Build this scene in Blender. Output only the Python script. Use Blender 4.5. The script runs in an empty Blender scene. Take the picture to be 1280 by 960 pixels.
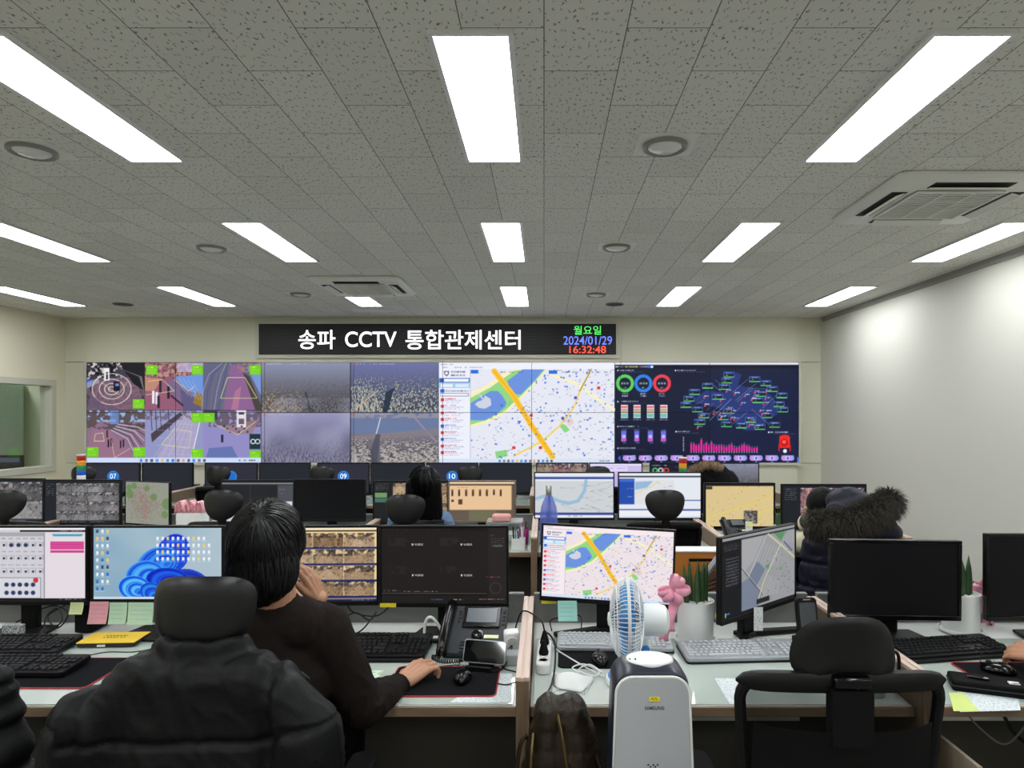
import bpy, bmesh, math, random
import numpy as np
from mathutils import Vector, Matrix, Euler, noise as mn

SC = bpy.context.scene
COL = SC.collection
PI = math.pi

# ---------------------------------------------------------------- camera, world, exposure
F_PX, CX, CY, CAMZ = 830.0, 680.0, 519.0, 1.64      # focal length in px of the 1280x960 frame, horizon and vanishing point
cam_data = bpy.data.cameras.new('camera')
cam_data.sensor_width = 36.0
cam_data.lens = F_PX / 1280 * 36
cam_data.shift_x = -(CX - 640) / 1280
cam_data.shift_y = (CY - 480) / 1280
cam_data.clip_start = 0.02
cam = bpy.data.objects.new('camera', cam_data)
COL.objects.link(cam)
cam.location = (0, 0, CAMZ)
cam.rotation_euler = (PI / 2, 0, 0)
SC.camera = cam

world = bpy.data.worlds.new('world')
SC.world = world
world.use_nodes = True
world.node_tree.nodes['Background'].inputs[0].default_value = (0.8, 0.85, 0.9, 1)
world.node_tree.nodes['Background'].inputs[1].default_value = 0.03
SC.view_settings.view_transform = 'Standard'
SC.view_settings.look = 'None'
SC.view_settings.exposure = 0.0
SC.view_settings.gamma = 1.0
SC.view_settings.use_curve_mapping = False
SC.cycles.use_denoising = True
SC.cycles.max_bounces = 8
SC.cycles.diffuse_bounces = 5
SC.cycles.sample_clamp_indirect = 6
LAMP = 19.5            # radiance of the ceiling light diffusers

ZC = 3.04             # ceiling height
H_C = ZC - CAMZ
XL, XR, YB, YF = -6.92, 4.0, 9.5, -3.2
DESK = 0.74


def at(px, py, Y):
    """the point at distance Y that the photo shows at pixel (px, py)"""
    return Vector(((px - CX) * Y / F_PX, Y, CAMZ - (py - CY) * Y / F_PX))


def deskY(py, z=DESK):
    return (CAMZ - z) * F_PX / (py - CY)


# ---------------------------------------------------------------- materials
def srgb(r, g, b):
    def f(c):
        c = c / 255.0
        return c / 12.92 if c <= 0.04045 else ((c + 0.055) / 1.055) ** 2.4
    return (f(r), f(g), f(b), 1.0)


MATS = {}


def mat(name, rgb, rough=0.5, metal=0.0, emit=0.0, bump=0.0, bscale=60.0, var=0.0, vscale=8.0, coat=0.0, spec=0.5, trans=0.0, alpha=1.0, sheen=0.0):
    if name in MATS:
        return MATS[name]
    m = bpy.data.materials.new(name)
    m.use_nodes = True
    nt = m.node_tree
    p = nt.nodes['Principled BSDF']
    c = srgb(*rgb)
    p.inputs['Base Color'].default_value = c
    p.inputs['Roughness'].default_value = rough
    p.inputs['Metallic'].default_value = metal
    p.inputs['Specular IOR Level'].default_value = spec
    p.inputs['Coat Weight'].default_value = coat
    p.inputs['Sheen Weight'].default_value = sheen
    p.inputs['Transmission Weight'].default_value = trans
    p.inputs['Alpha'].default_value = alpha
    if emit:
        p.inputs['Emission Color'].default_value = c
        p.inputs['Emission Strength'].default_value = emit
    if bump or var:
        tc = nt.nodes.new('ShaderNodeTexCoord')
        if bump:
            n = nt.nodes.new('ShaderNodeTexNoise')
            n.inputs['Scale'].default_value = bscale
            n.inputs['Detail'].default_value = 3
            b = nt.nodes.new('ShaderNodeBump')
            b.inputs['Strength'].default_value = bump
            b.inputs['Distance'].default_value = 0.01
            nt.links.new(tc.outputs['Object'], n.inputs['Vector'])
            nt.links.new(n.outputs['Fac'], b.inputs['Height'])
            nt.links.new(b.outputs['Normal'], p.inputs['Normal'])
        if var:
            n = nt.nodes.new('ShaderNodeTexNoise')
            n.inputs['Scale'].default_value = vscale
            n.inputs['Detail'].default_value = 4
            r = nt.nodes.new('ShaderNodeValToRGB')
            r.color_ramp.elements[0].position = 0.3
            r.color_ramp.elements[1].position = 0.7
            r.color_ramp.elements[0].color = tuple(x * (1 - var) for x in c[:3]) + (1,)
            r.color_ramp.elements[1].color = tuple(min(1, x * (1 + var)) for x in c[:3]) + (1,)
            nt.links.new(tc.outputs['Object'], n.inputs['Vector'])
            nt.links.new(n.outputs['Fac'], r.inputs['Fac'])
            nt.links.new(r.outputs['Color'], p.inputs['Base Color'])
    MATS[name] = m
    return m


def mat_wood(name, rgb, rgb2, axis='X', scale=6.0, rough=0.45):
    if name in MATS:
        return MATS[name]
    m = mat(name, rgb, rough)
    nt = m.node_tree
    p = nt.nodes['Principled BSDF']
    tc = nt.nodes.new('ShaderNodeTexCoord')
    mp = nt.nodes.new('ShaderNodeMapping')
    mp.inputs['Scale'].default_value = {'X': (1, 14, 14), 'Y': (14, 1, 14), 'Z': (14, 14, 1)}[axis]
    n = nt.nodes.new('ShaderNodeTexNoise')
    n.inputs['Scale'].default_value = scale
    n.inputs['Detail'].default_value = 5
    r = nt.nodes.new('ShaderNodeValToRGB')
    r.color_ramp.elements[0].position = 0.3
    r.color_ramp.elements[1].position = 0.7
    r.color_ramp.elements[0].color = srgb(*rgb2)
    r.color_ramp.elements[1].color = srgb(*rgb)
    nt.links.new(tc.outputs['Object'], mp.inputs['Vector'])
    nt.links.new(mp.outputs['Vector'], n.inputs['Vector'])
    nt.links.new(n.outputs['Fac'], r.inputs['Fac'])
    nt.links.new(r.outputs['Color'], p.inputs['Base Color'])
    return m


def mat_screen():
    m = bpy.data.materials.new('screen_pixels')
    m.use_nodes = True
    nt = m.node_tree
    p = nt.nodes['Principled BSDF']
    p.inputs['Base Color'].default_value = (0.006, 0.006, 0.007, 1)
    p.inputs['Roughness'].default_value = 0.35
    p.inputs['Specular IOR Level'].default_value = 0.15
    a = nt.nodes.new('ShaderNodeAttribute')
    a.attribute_name = 'Col'
    nt.links.new(a.outputs['Color'], p.inputs['Emission Color'])
    p.inputs['Emission Strength'].default_value = 1.0
    return m


M_SCREEN = mat_screen()


def mat_ceiling():
    m = mat('ceiling_tile', (220, 219, 212), 0.9)
    nt = m.node_tree
    N, L = nt.nodes.new, nt.links.new
    p = nt.nodes['Principled BSDF']
    p.inputs['Specular IOR Level'].default_value = 0.15
    tc = N('ShaderNodeTexCoord')
    sep = N('ShaderNodeSeparateXYZ')
    L(tc.outputs['Object'], sep.inputs[0])
    comb = N('ShaderNodeCombineXYZ')
    L(sep.outputs['Y'], comb.inputs['X'])
    L(sep.outputs['X'], comb.inputs['Y'])
    br = N('ShaderNodeTexBrick')
    br.offset = 0.5
    br.inputs['Scale'].default_value = 1.0
    br.inputs['Brick Width'].default_value = 0.6
    br.inputs['Row Height'].default_value = 0.3
    br.inputs['Mortar Size'].default_value = 0.0022
    br.inputs['Mortar Smooth'].default_value = 0.2
    br.inputs['Color1'].default_value = srgb(216, 215, 209)
    br.inputs['Color2'].default_value = srgb(226, 225, 219)
    br.inputs['Mortar'].default_value = srgb(106, 105, 101)
    L(comb.outputs[0], br.inputs['Vector'])
    # worm-like fissures: stretched cells, wobbling
    mp = N('ShaderNodeMapping')
    mp.inputs['Scale'].default_value = (46, 17, 1)
    nz = N('ShaderNodeTexNoise')
    nz.inputs['Scale'].default_value = 45
    nz.inputs['Detail'].default_value = 1
    L(tc.outputs['Object'], nz.inputs['Vector'])
    mx = N('ShaderNodeVectorMath')
    mx.operation = 'SCALE'
    mx.inputs['Scale'].default_value = 0.035
    L(nz.outputs['Color'], mx.inputs[0])
    ad = N('ShaderNodeVectorMath')
    ad.operation = 'ADD'
    L(tc.outputs['Object'], ad.inputs[0])
    L(mx.outputs[0], ad.inputs[1])
    L(ad.outputs[0], mp.inputs['Vector'])
    vo = N('ShaderNodeTexVoronoi')
    vo.voronoi_dimensions = '2D'
    vo.inputs['Scale'].default_value = 1.0
    vo.inputs['Randomness'].default_value = 0.8
    L(mp.outputs[0], vo.inputs['Vector'])
    lt = N('ShaderNodeMapRange')
    lt.inputs['From Min'].default_value = 0.07
    lt.inputs['From Max'].default_value = 0.17
    lt.inputs['To Min'].default_value = 1.0
    lt.inputs['To Max'].default_value = 0.0
    L(vo.outputs['Distance'], lt.inputs['Value'])
    mix = N('ShaderNodeMix')
    mix.data_type = 'RGBA'
    L(lt.outputs[0], mix.inputs[0])
    L(br.outputs['Color'], mix.inputs[6])
    mix.inputs[7].default_value = srgb(132, 131, 127)
    L(mix.outputs[2], p.inputs['Base Color'])
    return m


# ---------------------------------------------------------------- mesh helpers
class MB:
    """collects primitives, then becomes one mesh object"""

    def __init__(s):
        s.v, s.f, s.mi, s.mats = [], [], [], []
        s.cur = 0

    def mat(s, m):
        if m not in s.mats:
            s.mats.append(m)
        s.cur = s.mats.index(m)
        return s

    def add(s, vs, fs, M=None):
        o = len(s.v)
        s.v += [tuple(M @ Vector(v)) if M is not None else tuple(v) for v in vs]
        s.f += [tuple(i + o for i in f) for f in fs]
        s.mi += [s.cur] * len(fs)
        return s

    def box(s, x0, x1, y0, y1, z0, z1, M=None):
        vs = [(x0, y0, z0), (x1, y0, z0), (x1, y1, z0), (x0, y1, z0), (x0, y0, z1), (x1, y0, z1), (x1, y1, z1), (x0, y1, z1)]
        fs = [(0, 3, 2, 1), (4, 5, 6, 7), (0, 1, 5, 4), (1, 2, 6, 5), (2, 3, 7, 6), (3, 0, 4, 7)]
        return s.add(vs, fs, M)

    def cbox(s, c, d, M=None):
        return s.box(c[0] - d[0] / 2, c[0] + d[0] / 2, c[1] - d[1] / 2, c[1] + d[1] / 2, c[2] - d[2] / 2, c[2] + d[2] / 2, M)

    def prism(s, pts, y0, y1, M=None):
        """outline in (x, z), extruded along y"""
        n = len(pts)
        vs = [(x, y0, z) for x, z in pts] + [(x, y1, z) for x, z in pts]
        fs = [tuple(range(n)), tuple(range(2 * n - 1, n - 1, -1))] + [(i, i + n, (i + 1) % n + n, (i + 1) % n) for i in range(n)]
        return s.add(vs, fs, M)

    def slab(s, pts, z0, z1, M=None):
        """outline in (x, y), extruded along z"""
        n = len(pts)
        vs = [(x, y, z0) for x, y in pts] + [(x, y, z1) for x, y in pts]
        fs = [tuple(range(n - 1, -1, -1)), tuple(range(n, 2 * n))] + [(i, (i + 1) % n, (i + 1) % n + n, i + n) for i in range(n)]
        return s.add(vs, fs, M)

    def lathe(s, prof, n=32, M=None, cap=True):
        """profile (radius, z) around z"""
        vs, fs = [], []
        k = len(prof)
        for i in range(n):
            a = 2 * PI * i / n
            for r, z in prof:
                vs.append((r * math.cos(a), r * math.sin(a), z))
        for i in range(n):
            j = (i + 1) % n
            for q in range(k - 1):
                fs.append((i * k + q, j * k + q, j * k + q + 1, i * k + q + 1))
        if cap:
            if prof[0][0] > 1e-5:
                fs.append(tuple(i * k for i in range(n - 1, -1, -1)))
            if prof[-1][0] > 1e-5:
                fs.append(tuple(i * k + k - 1 for i in range(n)))
        return s.add(vs, fs, M)

    def tube(s, pts, r, n=8, closed=False, cap=True):
        pts = [Vector(p) for p in pts]
        k = len(pts)
        rs = r if isinstance(r, (list, tuple)) else [r] * k
        vs, fs = [], []
        up = None
        for i, p in enumerate(pts):
            if closed:
                t = pts[(i + 1) % k] - pts[i - 1]
            else:
                t = pts[min(i + 1, k - 1)] - pts[max(i - 1, 0)]
            if t.length < 1e-9:
                t = Vector((0, 0, 1))
            t.normalize()
            if up is None:
                up = Vector((0, 0, 1)) if abs(t.z) < 0.9 else Vector((1, 0, 0))
            a = t.cross(up)
            if a.length < 1e-6:
                a = t.cross(Vector((1, 0.3, 0)))
            a.normalize()
            b = a.cross(t).normalized()
            up = b
            for j in range(n):
                q = 2 * PI * j / n
                vs.append(tuple(p + (a * math.cos(q) + b * math.sin(q)) * rs[i]))
        for i in range(k if closed else k - 1):
            i2 = (i + 1) % k
            for j in range(n):
                j2 = (j + 1) % n
                fs.append((i * n + j, i * n + j2, i2 * n + j2, i2 * n + j))
        if cap and not closed:
            fs.append(tuple(range(n - 1, -1, -1)))
            fs.append(tuple(range((k - 1) * n, k * n)))
        return s.add(vs, fs)

    def ell(s, c, r, n=20, m=12, M=None):
        vs, fs = [], []
        for i in range(m + 1):
            th = PI * i / m
            for j in range(n):
                ph = 2 * PI * j / n
                vs.append((c[0] + r[0] * math.sin(th) * math.cos(ph), c[1] + r[1] * math.sin(th) * math.sin(ph), c[2] + r[2] * math.cos(th)))
        for i in range(m):
            for j in range(n):
                j2 = (j + 1) % n
                fs.append((i * n + j, (i + 1) * n + j, (i + 1) * n + j2, i * n + j2))
        return s.add(vs, fs, M)

    def build(s, name, m=None, parent=None, bevel=0.0, seg=2, smooth=True, angle=40):
        me = bpy.data.meshes.new(name)
        me.from_pydata(s.v, [], s.f)
        if m is not None and not s.mats:
            s.mats = [m]
        for q in s.mats:
            me.materials.append(q)
        if len(s.mats) > 1:
            me.polygons.foreach_set('material_index', s.mi)
        me.validate()
        bm = bmesh.new()
        bm.from_mesh(me)
        bmesh.ops.recalc_face_normals(bm, faces=bm.faces)
        bm.to_mesh(me)
        bm.free()
        if smooth:
            me.polygons.foreach_set('use_smooth', [True] * len(me.polygons))
            me.set_sharp_from_angle(angle=math.radians(angle))
        o = bpy.data.objects.new(name, me)
        COL.objects.link(o)
        if parent is not None:
            o.parent = parent
        if bevel:
            b = o.modifiers.new('bevel', 'BEVEL')
            b.width = bevel
            b.segments = seg
            b.limit_method = 'ANGLE'
            b.angle_limit = math.radians(35)
        return o


def thing(name, label, cat, loc=(0, 0, 0), rz=0.0, group=None, rot=None):
    o = bpy.data.objects.new(name, None)
    o.empty_display_size = 0.05
    COL.objects.link(o)
    o.location = loc
    o.rotation_euler = rot if rot else (0, 0, rz)
    return tag(o, label, cat, group)


def tag(o, label, cat, group=None):
    o['label'] = label
    o['category'] = cat
    if group:
        o['group'] = group
    return o


def struct(o):
    o['kind'] = 'structure'
    return o


def dup(root, loc=None, label=None, rz=None, group=None):
    r = root.copy()
    COL.objects.link(r)
    if loc is not None:
        r.location = loc
    if rz is not None:
        r.rotation_euler = (0, 0, rz)
    if label:
        r['label'] = label
    if group:
        r['group'] = group
    for ch in list(root.children):
        c = ch.copy()
        COL.objects.link(c)
        c.parent = r
        for g in list(ch.children):
            d = g.copy()
            COL.objects.link(d)
            d.parent = c
    return r


def TM(loc=(0, 0, 0), rot=(0, 0, 0), sc=(1, 1, 1)):
    return Matrix.Translation(loc) @ Euler(rot).to_matrix().to_4x4() @ Matrix.Diagonal((*sc, 1))


def spline(pts, n=8):
    """Catmull-Rom through pts"""
    P = [Vector(p) for p in pts]
    P = [P[0] * 2 - P[1]] + P + [P[-1] * 2 - P[-2]]
    out = []
    for i in range(1, len(P) - 2):
        for k in range(n):
            t = k / n
            a, b, c, d = P[i - 1], P[i], P[i + 1], P[i + 2]
            out.append(0.5 * ((2 * b) + (c - a) * t + (2 * a - 5 * b + 4 * c - d) * t * t + (3 * b - a - 3 * c + d) * t ** 3))
    out.append(P[-2])
    return out


def rrect(w, h, r, n=5, cx=0, cy=0):
    pts = []
    for sx, sy, a0 in ((1, 1, 0), (-1, 1, 90), (-1, -1, 180), (1, -1, 270)):
        for i in range(n + 1):
            a = math.radians(a0 + 90 * i / n)
            pts.append((cx + sx * (w / 2 - r) + r * math.cos(a), cy + sy * (h / 2 - r) + r * math.sin(a)))
    return pts


def cable(name, label, pts, r=0.0025, m=None, n=8):
    o = MB().tube(spline(pts, n), r, 6).build(name, m or M['black_plastic'])
    return tag(o, label, 'cable')


def text_mesh(name, body, w, h, m, parent, loc, rot=(PI / 2, 0, 0), bold=0.0, depth=0.0, keep=False):
    """lettering fitted into w x h, centred on loc"""
    c = bpy.data.curves.new('t', 'FONT')
    c.body = body
    c.offset = bold
    o = bpy.data.objects.new('t', c)
    COL.objects.link(o)
    dg = bpy.context.evaluated_depsgraph_get()
    me = bpy.data.meshes.new_from_object(o.evaluated_get(dg))
    bpy.data.objects.remove(o)
    n = len(me.vertices)
    co = np.empty(n * 3)
    me.vertices.foreach_get('co', co)
    co = co.reshape(-1, 3)
    lo, hi = co.min(0), co.max(0)
    sx, sy = w / (hi[0] - lo[0]), h / (hi[1] - lo[1])
    if keep:
        sx = sy = min(sx, sy)
    co[:, 0] = (co[:, 0] - (lo[0] + hi[0]) / 2) * sx
    co[:, 1] = (co[:, 1] - (lo[1] + hi[1]) / 2) * sy
    co[:, 2] = depth
    me.vertices.foreach_set('co', co.ravel())
    me.materials.clear()
    me.materials.append(m)
    me.name = name
    t = bpy.data.objects.new(name, me)
    COL.objects.link(t)
    t.parent = parent
    t.location = loc
    t.rotation_euler = rot
    return t


def remesh(mb, name, m, parent=None, voxel=0.006, smooth=4, disp=None):
    """fuse overlapping primitives into one continuous skin"""
    t = mb.build('tmp', m, smooth=False)
    r = t.modifiers.new('r', 'REMESH')
    r.mode = 'VOXEL'
    r.voxel_size = voxel
    if smooth:
        q = t.modifiers.new('s', 'SMOOTH')
        q.factor = 0.5
        q.iterations = smooth
    dg = bpy.context.evaluated_depsgraph_get()
    me = bpy.data.meshes.new_from_object(t.evaluated_get(dg))
    old = t.data
    bpy.data.objects.remove(t)
    bpy.data.meshes.remove(old)
    me.name = name
    if disp:
        n = len(me.vertices)
        co = np.empty(n * 3)
        no = np.empty(n * 3)
        me.vertices.foreach_get('co', co)
        me.vertices.foreach_get('normal', no)
        co, no = co.reshape(-1, 3), no.reshape(-1, 3)
        d = np.array([disp(Vector(a), Vector(b)) for a, b in zip(co, no)])
        co = co + no * d[:, None]
        me.vertices.foreach_set('co', co.ravel())
        me.update()
    me.materials.clear()
    me.materials.append(m)
    me.polygons.foreach_set('use_smooth', [True] * len(me.polygons))
    me.polygons.foreach_set('material_index', [0] * len(me.polygons))
    o = bpy.data.objects.new(name, me)
    COL.objects.link(o)
    if parent is not None:
        o.parent = parent
    return o


def cap(mb, a, ra, b, rb, n=16, fl=1.0):
    """tapered capsule from a to b"""
    a, b = Vector(a), Vector(b)
    d = b - a
    L = max(d.length, 1e-5)
    d = d / L
    pts, rs = [], []
    for i in range(6):
        q = (i / 6) * PI / 2
        pts.append(a - d * ra * math.cos(q)); rs.append(max(ra * math.sin(q), 1e-4))
    for i in range(5):
        t = i / 4
        pts.append(a + d * L * t); rs.append(ra + (rb - ra) * t)
    for i in range(1, 7):
        q = (i / 6) * PI / 2
        pts.append(b + d * rb * math.sin(q)); rs.append(max(rb * math.cos(q), 1e-4))
    mb.tube(pts, rs, n)
    return mb


# common materials
M = {}
M['black_plastic'] = mat('black_plastic', (11, 11, 12), 0.45, spec=0.22, bump=0.05, bscale=400)
M['gloss_black'] = mat('gloss_black', (5, 5, 6), 0.16, spec=0.4)
M['matte_black'] = mat('matte_black', (9, 9, 10), 0.75, spec=0.15, bump=0.2, bscale=300)
M['headrest'] = mat('headrest_shell', (11, 12, 13), 0.36, spec=0.35, bump=0.04, bscale=300)
M['grey_plastic'] = mat('grey_plastic', (110, 112, 112), 0.5)
M['dark_grey'] = mat('dark_grey_plastic', (36, 38, 41), 0.5, spec=0.3)
M['white_plastic'] = mat('white_plastic', (225, 226, 224), 0.35)
M['silver'] = mat('silver_plastic', (158, 162, 168), 0.35, 0.3)
M['key_grey'] = mat('grey_keycap', (178, 182, 186), 0.5)
M['key_black'] = mat('black_keycap', (15, 16, 18), 0.5, spec=0.3)
M['wall'] = mat('painted_wall', (212, 210, 192), 0.75, bump=0.02, bscale=120, spec=0.3)
M['wall_r'] = mat('painted_wall_right', (206, 205, 196), 0.6, bump=0.02, bscale=120, spec=0.3)
M['wall_l'] = mat('cream_wall', (226, 222, 198), 0.75, bump=0.02, bscale=120, spec=0.3)
M['seam'] = mat('panel_joint', (120, 118, 104), 0.8)
M['trimb'] = mat('beige_trim', (200, 199, 184), 0.5)
M['desk_top'] = mat('desk_laminate', (198, 200, 196), 0.35, var=0.02, vscale=3)
M['desk_glass'] = mat('desk_glass', (184, 196, 188), 0.08, spec=0.6, coat=0.5)
M['desk_edge'] = mat_wood('brown_wood_edge', (128, 107, 84), (108, 88, 68), 'X')
M['desk_panel'] = mat('grey_screen_panel', (122, 124, 122), 0.6)
M['modesty'] = mat('dark_modesty_panel', (70, 68, 62), 0.8, spec=.2)
M['div_cap'] = mat_wood('pale_beech_cap', (204, 182, 168), (188, 164, 150), 'Y')
M['div_body'] = mat_wood('walnut_panel', (120, 100, 78), (98, 80, 62), 'Z')
M['skin'] = mat('skin', (182, 134, 106), 0.5, var=0.06, vscale=30, bump=0.08, bscale=150)
M['hair'] = mat('dark_hair', (6, 6, 7), 0.55, spec=0.12, var=0.5, vscale=40)
M['hair_grey'] = mat('greying_hair', (17, 17, 18), 0.5, spec=0.25, var=0.5, vscale=60)
M['paper'] = mat('white_paper', (224, 226, 224), 0.8)
M['steel'] = mat('brushed_steel', (170, 170, 170), 0.28, 0.9)
M['rubber_red'] = mat('red_stitched_edge', (176, 38, 46), 0.6)
M['pad'] = mat('mouse_pad_cloth', (20, 20, 23), 0.9, spec=0.1)
M['metal_grey'] = mat('painted_grey_metal', (136, 138, 138), 0.45)
M['yellow'] = mat('yellow_label', (226, 208, 44), 0.6)
M['pink_rib'] = mat('pink_ribbon', (236, 160, 184), 0.45, var=0.1, vscale=20)
M['leaf'] = mat('sansevieria_leaf', (52, 84, 48), 0.4, var=0.35, vscale=28)
M['pot'] = mat('white_ceramic', (222, 224, 222), 0.3)
M['pebble'] = mat('white_pebbles', (214, 214, 208), 0.7)
# ---------------------------------------------------------------- pictures on the screens, drawn as coloured pixels
def C(r, g, b):
    return np.array([r, g, b], float) / 255.0


def vnoise(h, w, sy, sx, rng):
    gy, gx = max(2, int(h / sy) + 2), max(2, int(w / sx) + 2)
    g = rng.random((gy, gx))
    yy = np.linspace(0, gy - 1.001, h)
    xx = np.linspace(0, gx - 1.001, w)
    y0, x0 = yy.astype(int), xx.astype(int)
    fy, fx = (yy - y0)[:, None], (xx - x0)[None, :]
    fy, fx = fy * fy * (3 - 2 * fy), fx * fx * (3 - 2 * fx)
    a = g[y0][:, x0]; b = g[y0][:, x0 + 1]; c = g[y0 + 1][:, x0]; d = g[y0 + 1][:, x0 + 1]
    return (a * (1 - fx) + b * fx) * (1 - fy) + (c * (1 - fx) + d * fx) * fy


class Cv:
    def __init__(s, W, H, bg=(0, 0, 0), S=2, seed=1):
        s.W, s.H, s.S = W, H, S
        s.a = np.ones((H * S, W * S, 3)) * C(*bg)
        s.rng = np.random.default_rng(seed)

    def _bb(s, x0, y0, x1, y1):
        S = s.S
        return max(0, int(math.floor(x0 * S))), max(0, int(math.floor(y0 * S))), min(s.a.shape[1], int(math.ceil(x1 * S))), min(s.a.shape[0], int(math.ceil(y1 * S)))

    def _xy(s, bb):
        X, Y = np.meshgrid((np.arange(bb[0], bb[2]) + 0.5) / s.S, (np.arange(bb[1], bb[3]) + 0.5) / s.S)
        return X, Y

    def rect(s, x0, y0, x1, y1, c, a=1.0):
        S = s.S
        i0, j0, i1, j1 = [int(round(v * S)) for v in (x0, y0, x1, y1)]
        i0, j0 = max(i0, 0), max(j0, 0)
        if i1 <= i0: i1 = i0 + 1
        if j1 <= j0: j1 = j0 + 1
        s.a[j0:j1, i0:i1] = s.a[j0:j1, i0:i1] * (1 - a) + C(*c) * a

    def grad(s, x0, y0, x1, y1, c0, c1, horiz=False):
        bb = s._bb(x0, y0, x1, y1)
        h, w = bb[3] - bb[1], bb[2] - bb[0]
        if h <= 0 or w <= 0: return
        t = (np.linspace(0, 1, w)[None, :, None] if horiz else np.linspace(0, 1, h)[:, None, None])
        s.a[bb[1]:bb[3], bb[0]:bb[2]] = C(*c0) * (1 - t) + C(*c1) * t + np.zeros((h, w, 1))

    def poly(s, pts, c, a=1.0):
        xs, ys = [p[0] for p in pts], [p[1] for p in pts]
        bb = s._bb(min(xs), min(ys), max(xs), max(ys))
        if bb[2] <= bb[0] or bb[3] <= bb[1]: return
        X, Y = s._xy(bb)
        ins = np.zeros(X.shape, bool)
        n = len(pts)
        for i in range(n):
            (xa, ya), (xb, yb) = pts[i], pts[(i + 1) % n]
            if ya == yb: continue
            cnd = ((ya > Y) != (yb > Y)) & (X < (xb - xa) * (Y - ya) / (yb - ya) + xa)
            ins ^= cnd
        v = s.a[bb[1]:bb[3], bb[0]:bb[2]]
        v[ins] = v[ins] * (1 - a) + C(*c) * a

    def line(s, pts, w, c, a=1.0):
        for (xa, ya), (xb, yb) in zip(pts[:-1], pts[1:]):
            bb = s._bb(min(xa, xb) - w, min(ya, yb) - w, max(xa, xb) + w, max(ya, yb) + w)
            if bb[2] <= bb[0] or bb[3] <= bb[1]: continue
            X, Y = s._xy(bb)
            L2 = (xb - xa) ** 2 + (yb - ya) ** 2 + 1e-9
            t = np.clip(((X - xa) * (xb - xa) + (Y - ya) * (yb - ya)) / L2, 0, 1)
            d = np.hypot(X - xa - t * (xb - xa), Y - ya - t * (yb - ya))
            m = d < max(w / 2, 0.5 / s.S)
            v = s.a[bb[1]:bb[3], bb[0]:bb[2]]
            v[m] = v[m] * (1 - a) + C(*c) * a

    def ring(s, x, y, r0, r1, c, ry=1.0, a=1.0):
        bb = s._bb(x - r1, y - r1 * ry, x + r1, y + r1 * ry)
        if bb[2] <= bb[0] or bb[3] <= bb[1]: return
        X, Y = s._xy(bb)
        d = np.hypot(X - x, (Y - y) / ry)
        m = (d <= r1) & (d >= r0)
        v = s.a[bb[1]:bb[3], bb[0]:bb[2]]
        v[m] = v[m] * (1 - a) + C(*c) * a

    def disc(s, x, y, r, c, ry=1.0, a=1.0):
        s.ring(x, y, -1, r, c, ry, a)

    def marks(s, x0, y, x1, h, c, a=0.8, gap=0.25):
        """a line of unreadably small print"""
        x = x0
        while x < x1:
            w = s.rng.uniform(0.6, 2.2) * h
            if s.rng.random() > gap:
                s.rect(x, y, min(x + w, x1), y + h, c, a * s.rng.uniform(0.5, 1))
            x += w + h * 0.4

    def nz(s, x0, y0, x1, y1, sc, c, thr=0.5, a=1.0, soft=0.1, sy=None):
        bb = s._bb(x0, y0, x1, y1)
        h, w = bb[3] - bb[1], bb[2] - bb[0]
        if h <= 0 or w <= 0: return
        n = vnoise(h, w, (sy or sc) * s.S, sc * s.S, s.rng) * 0.65 + vnoise(h, w, (sy or sc) * s.S / 2.3, sc * s.S / 2.3, s.rng) * 0.35
        t = np.clip((n - thr) / soft + 0.5, 0, 1)[:, :, None] * a
        v = s.a[bb[1]:bb[3], bb[0]:bb[2]]
        v[:] = v * (1 - t) + C(*c) * t

    def out(s):
        S = s.S
        a = s.a.reshape(s.H, S, s.W, S, 3).mean((1, 3))
        return np.clip(a, 0, 1)


def lin(a):
    return np.where(a <= 0.04045, a / 12.92, ((a + 0.055) / 1.055) ** 2.4)


def pixel_mesh(name, img, w, h, parent, loc=(0, 0, 0), gain=1.0):
    """a w x h m display facing -y whose pixels carry the picture's colours"""
    H, W = img.shape[:2]
    X, Z = np.meshgrid(np.linspace(-w / 2, w / 2, W), np.linspace(h / 2, -h / 2, H))
    co = np.stack([X, np.zeros_like(X), Z], -1).reshape(-1, 3)
    idx = np.arange(W * H).reshape(H, W)
    q = np.stack([idx[1:, :-1], idx[1:, 1:], idx[:-1, 1:], idx[:-1, :-1]], -1).reshape(-1, 4)
    me = bpy.data.meshes.new(name)
    me.vertices.add(W * H)
    me.vertices.foreach_set('co', co.ravel())
    me.loops.add(q.size)
    me.loops.foreach_set('vertex_index', q.ravel())
    me.polygons.add(len(q))
    me.polygons.foreach_set('loop_start', np.arange(0, q.size, 4))
    me.update(calc_edges=True)
    at_ = me.color_attributes.new('Col', 'FLOAT_COLOR', 'POINT')
    col = np.ones((W * H, 4))
    col[:, :3] = lin(img).reshape(-1, 3) * gain
    at_.data.foreach_set('color', col.ravel())
    me.materials.append(M_SCREEN)
    o = bpy.data.objects.new(name, me)
    COL.objects.link(o)
    o.parent = parent
    o.location = loc
    return o


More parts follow.
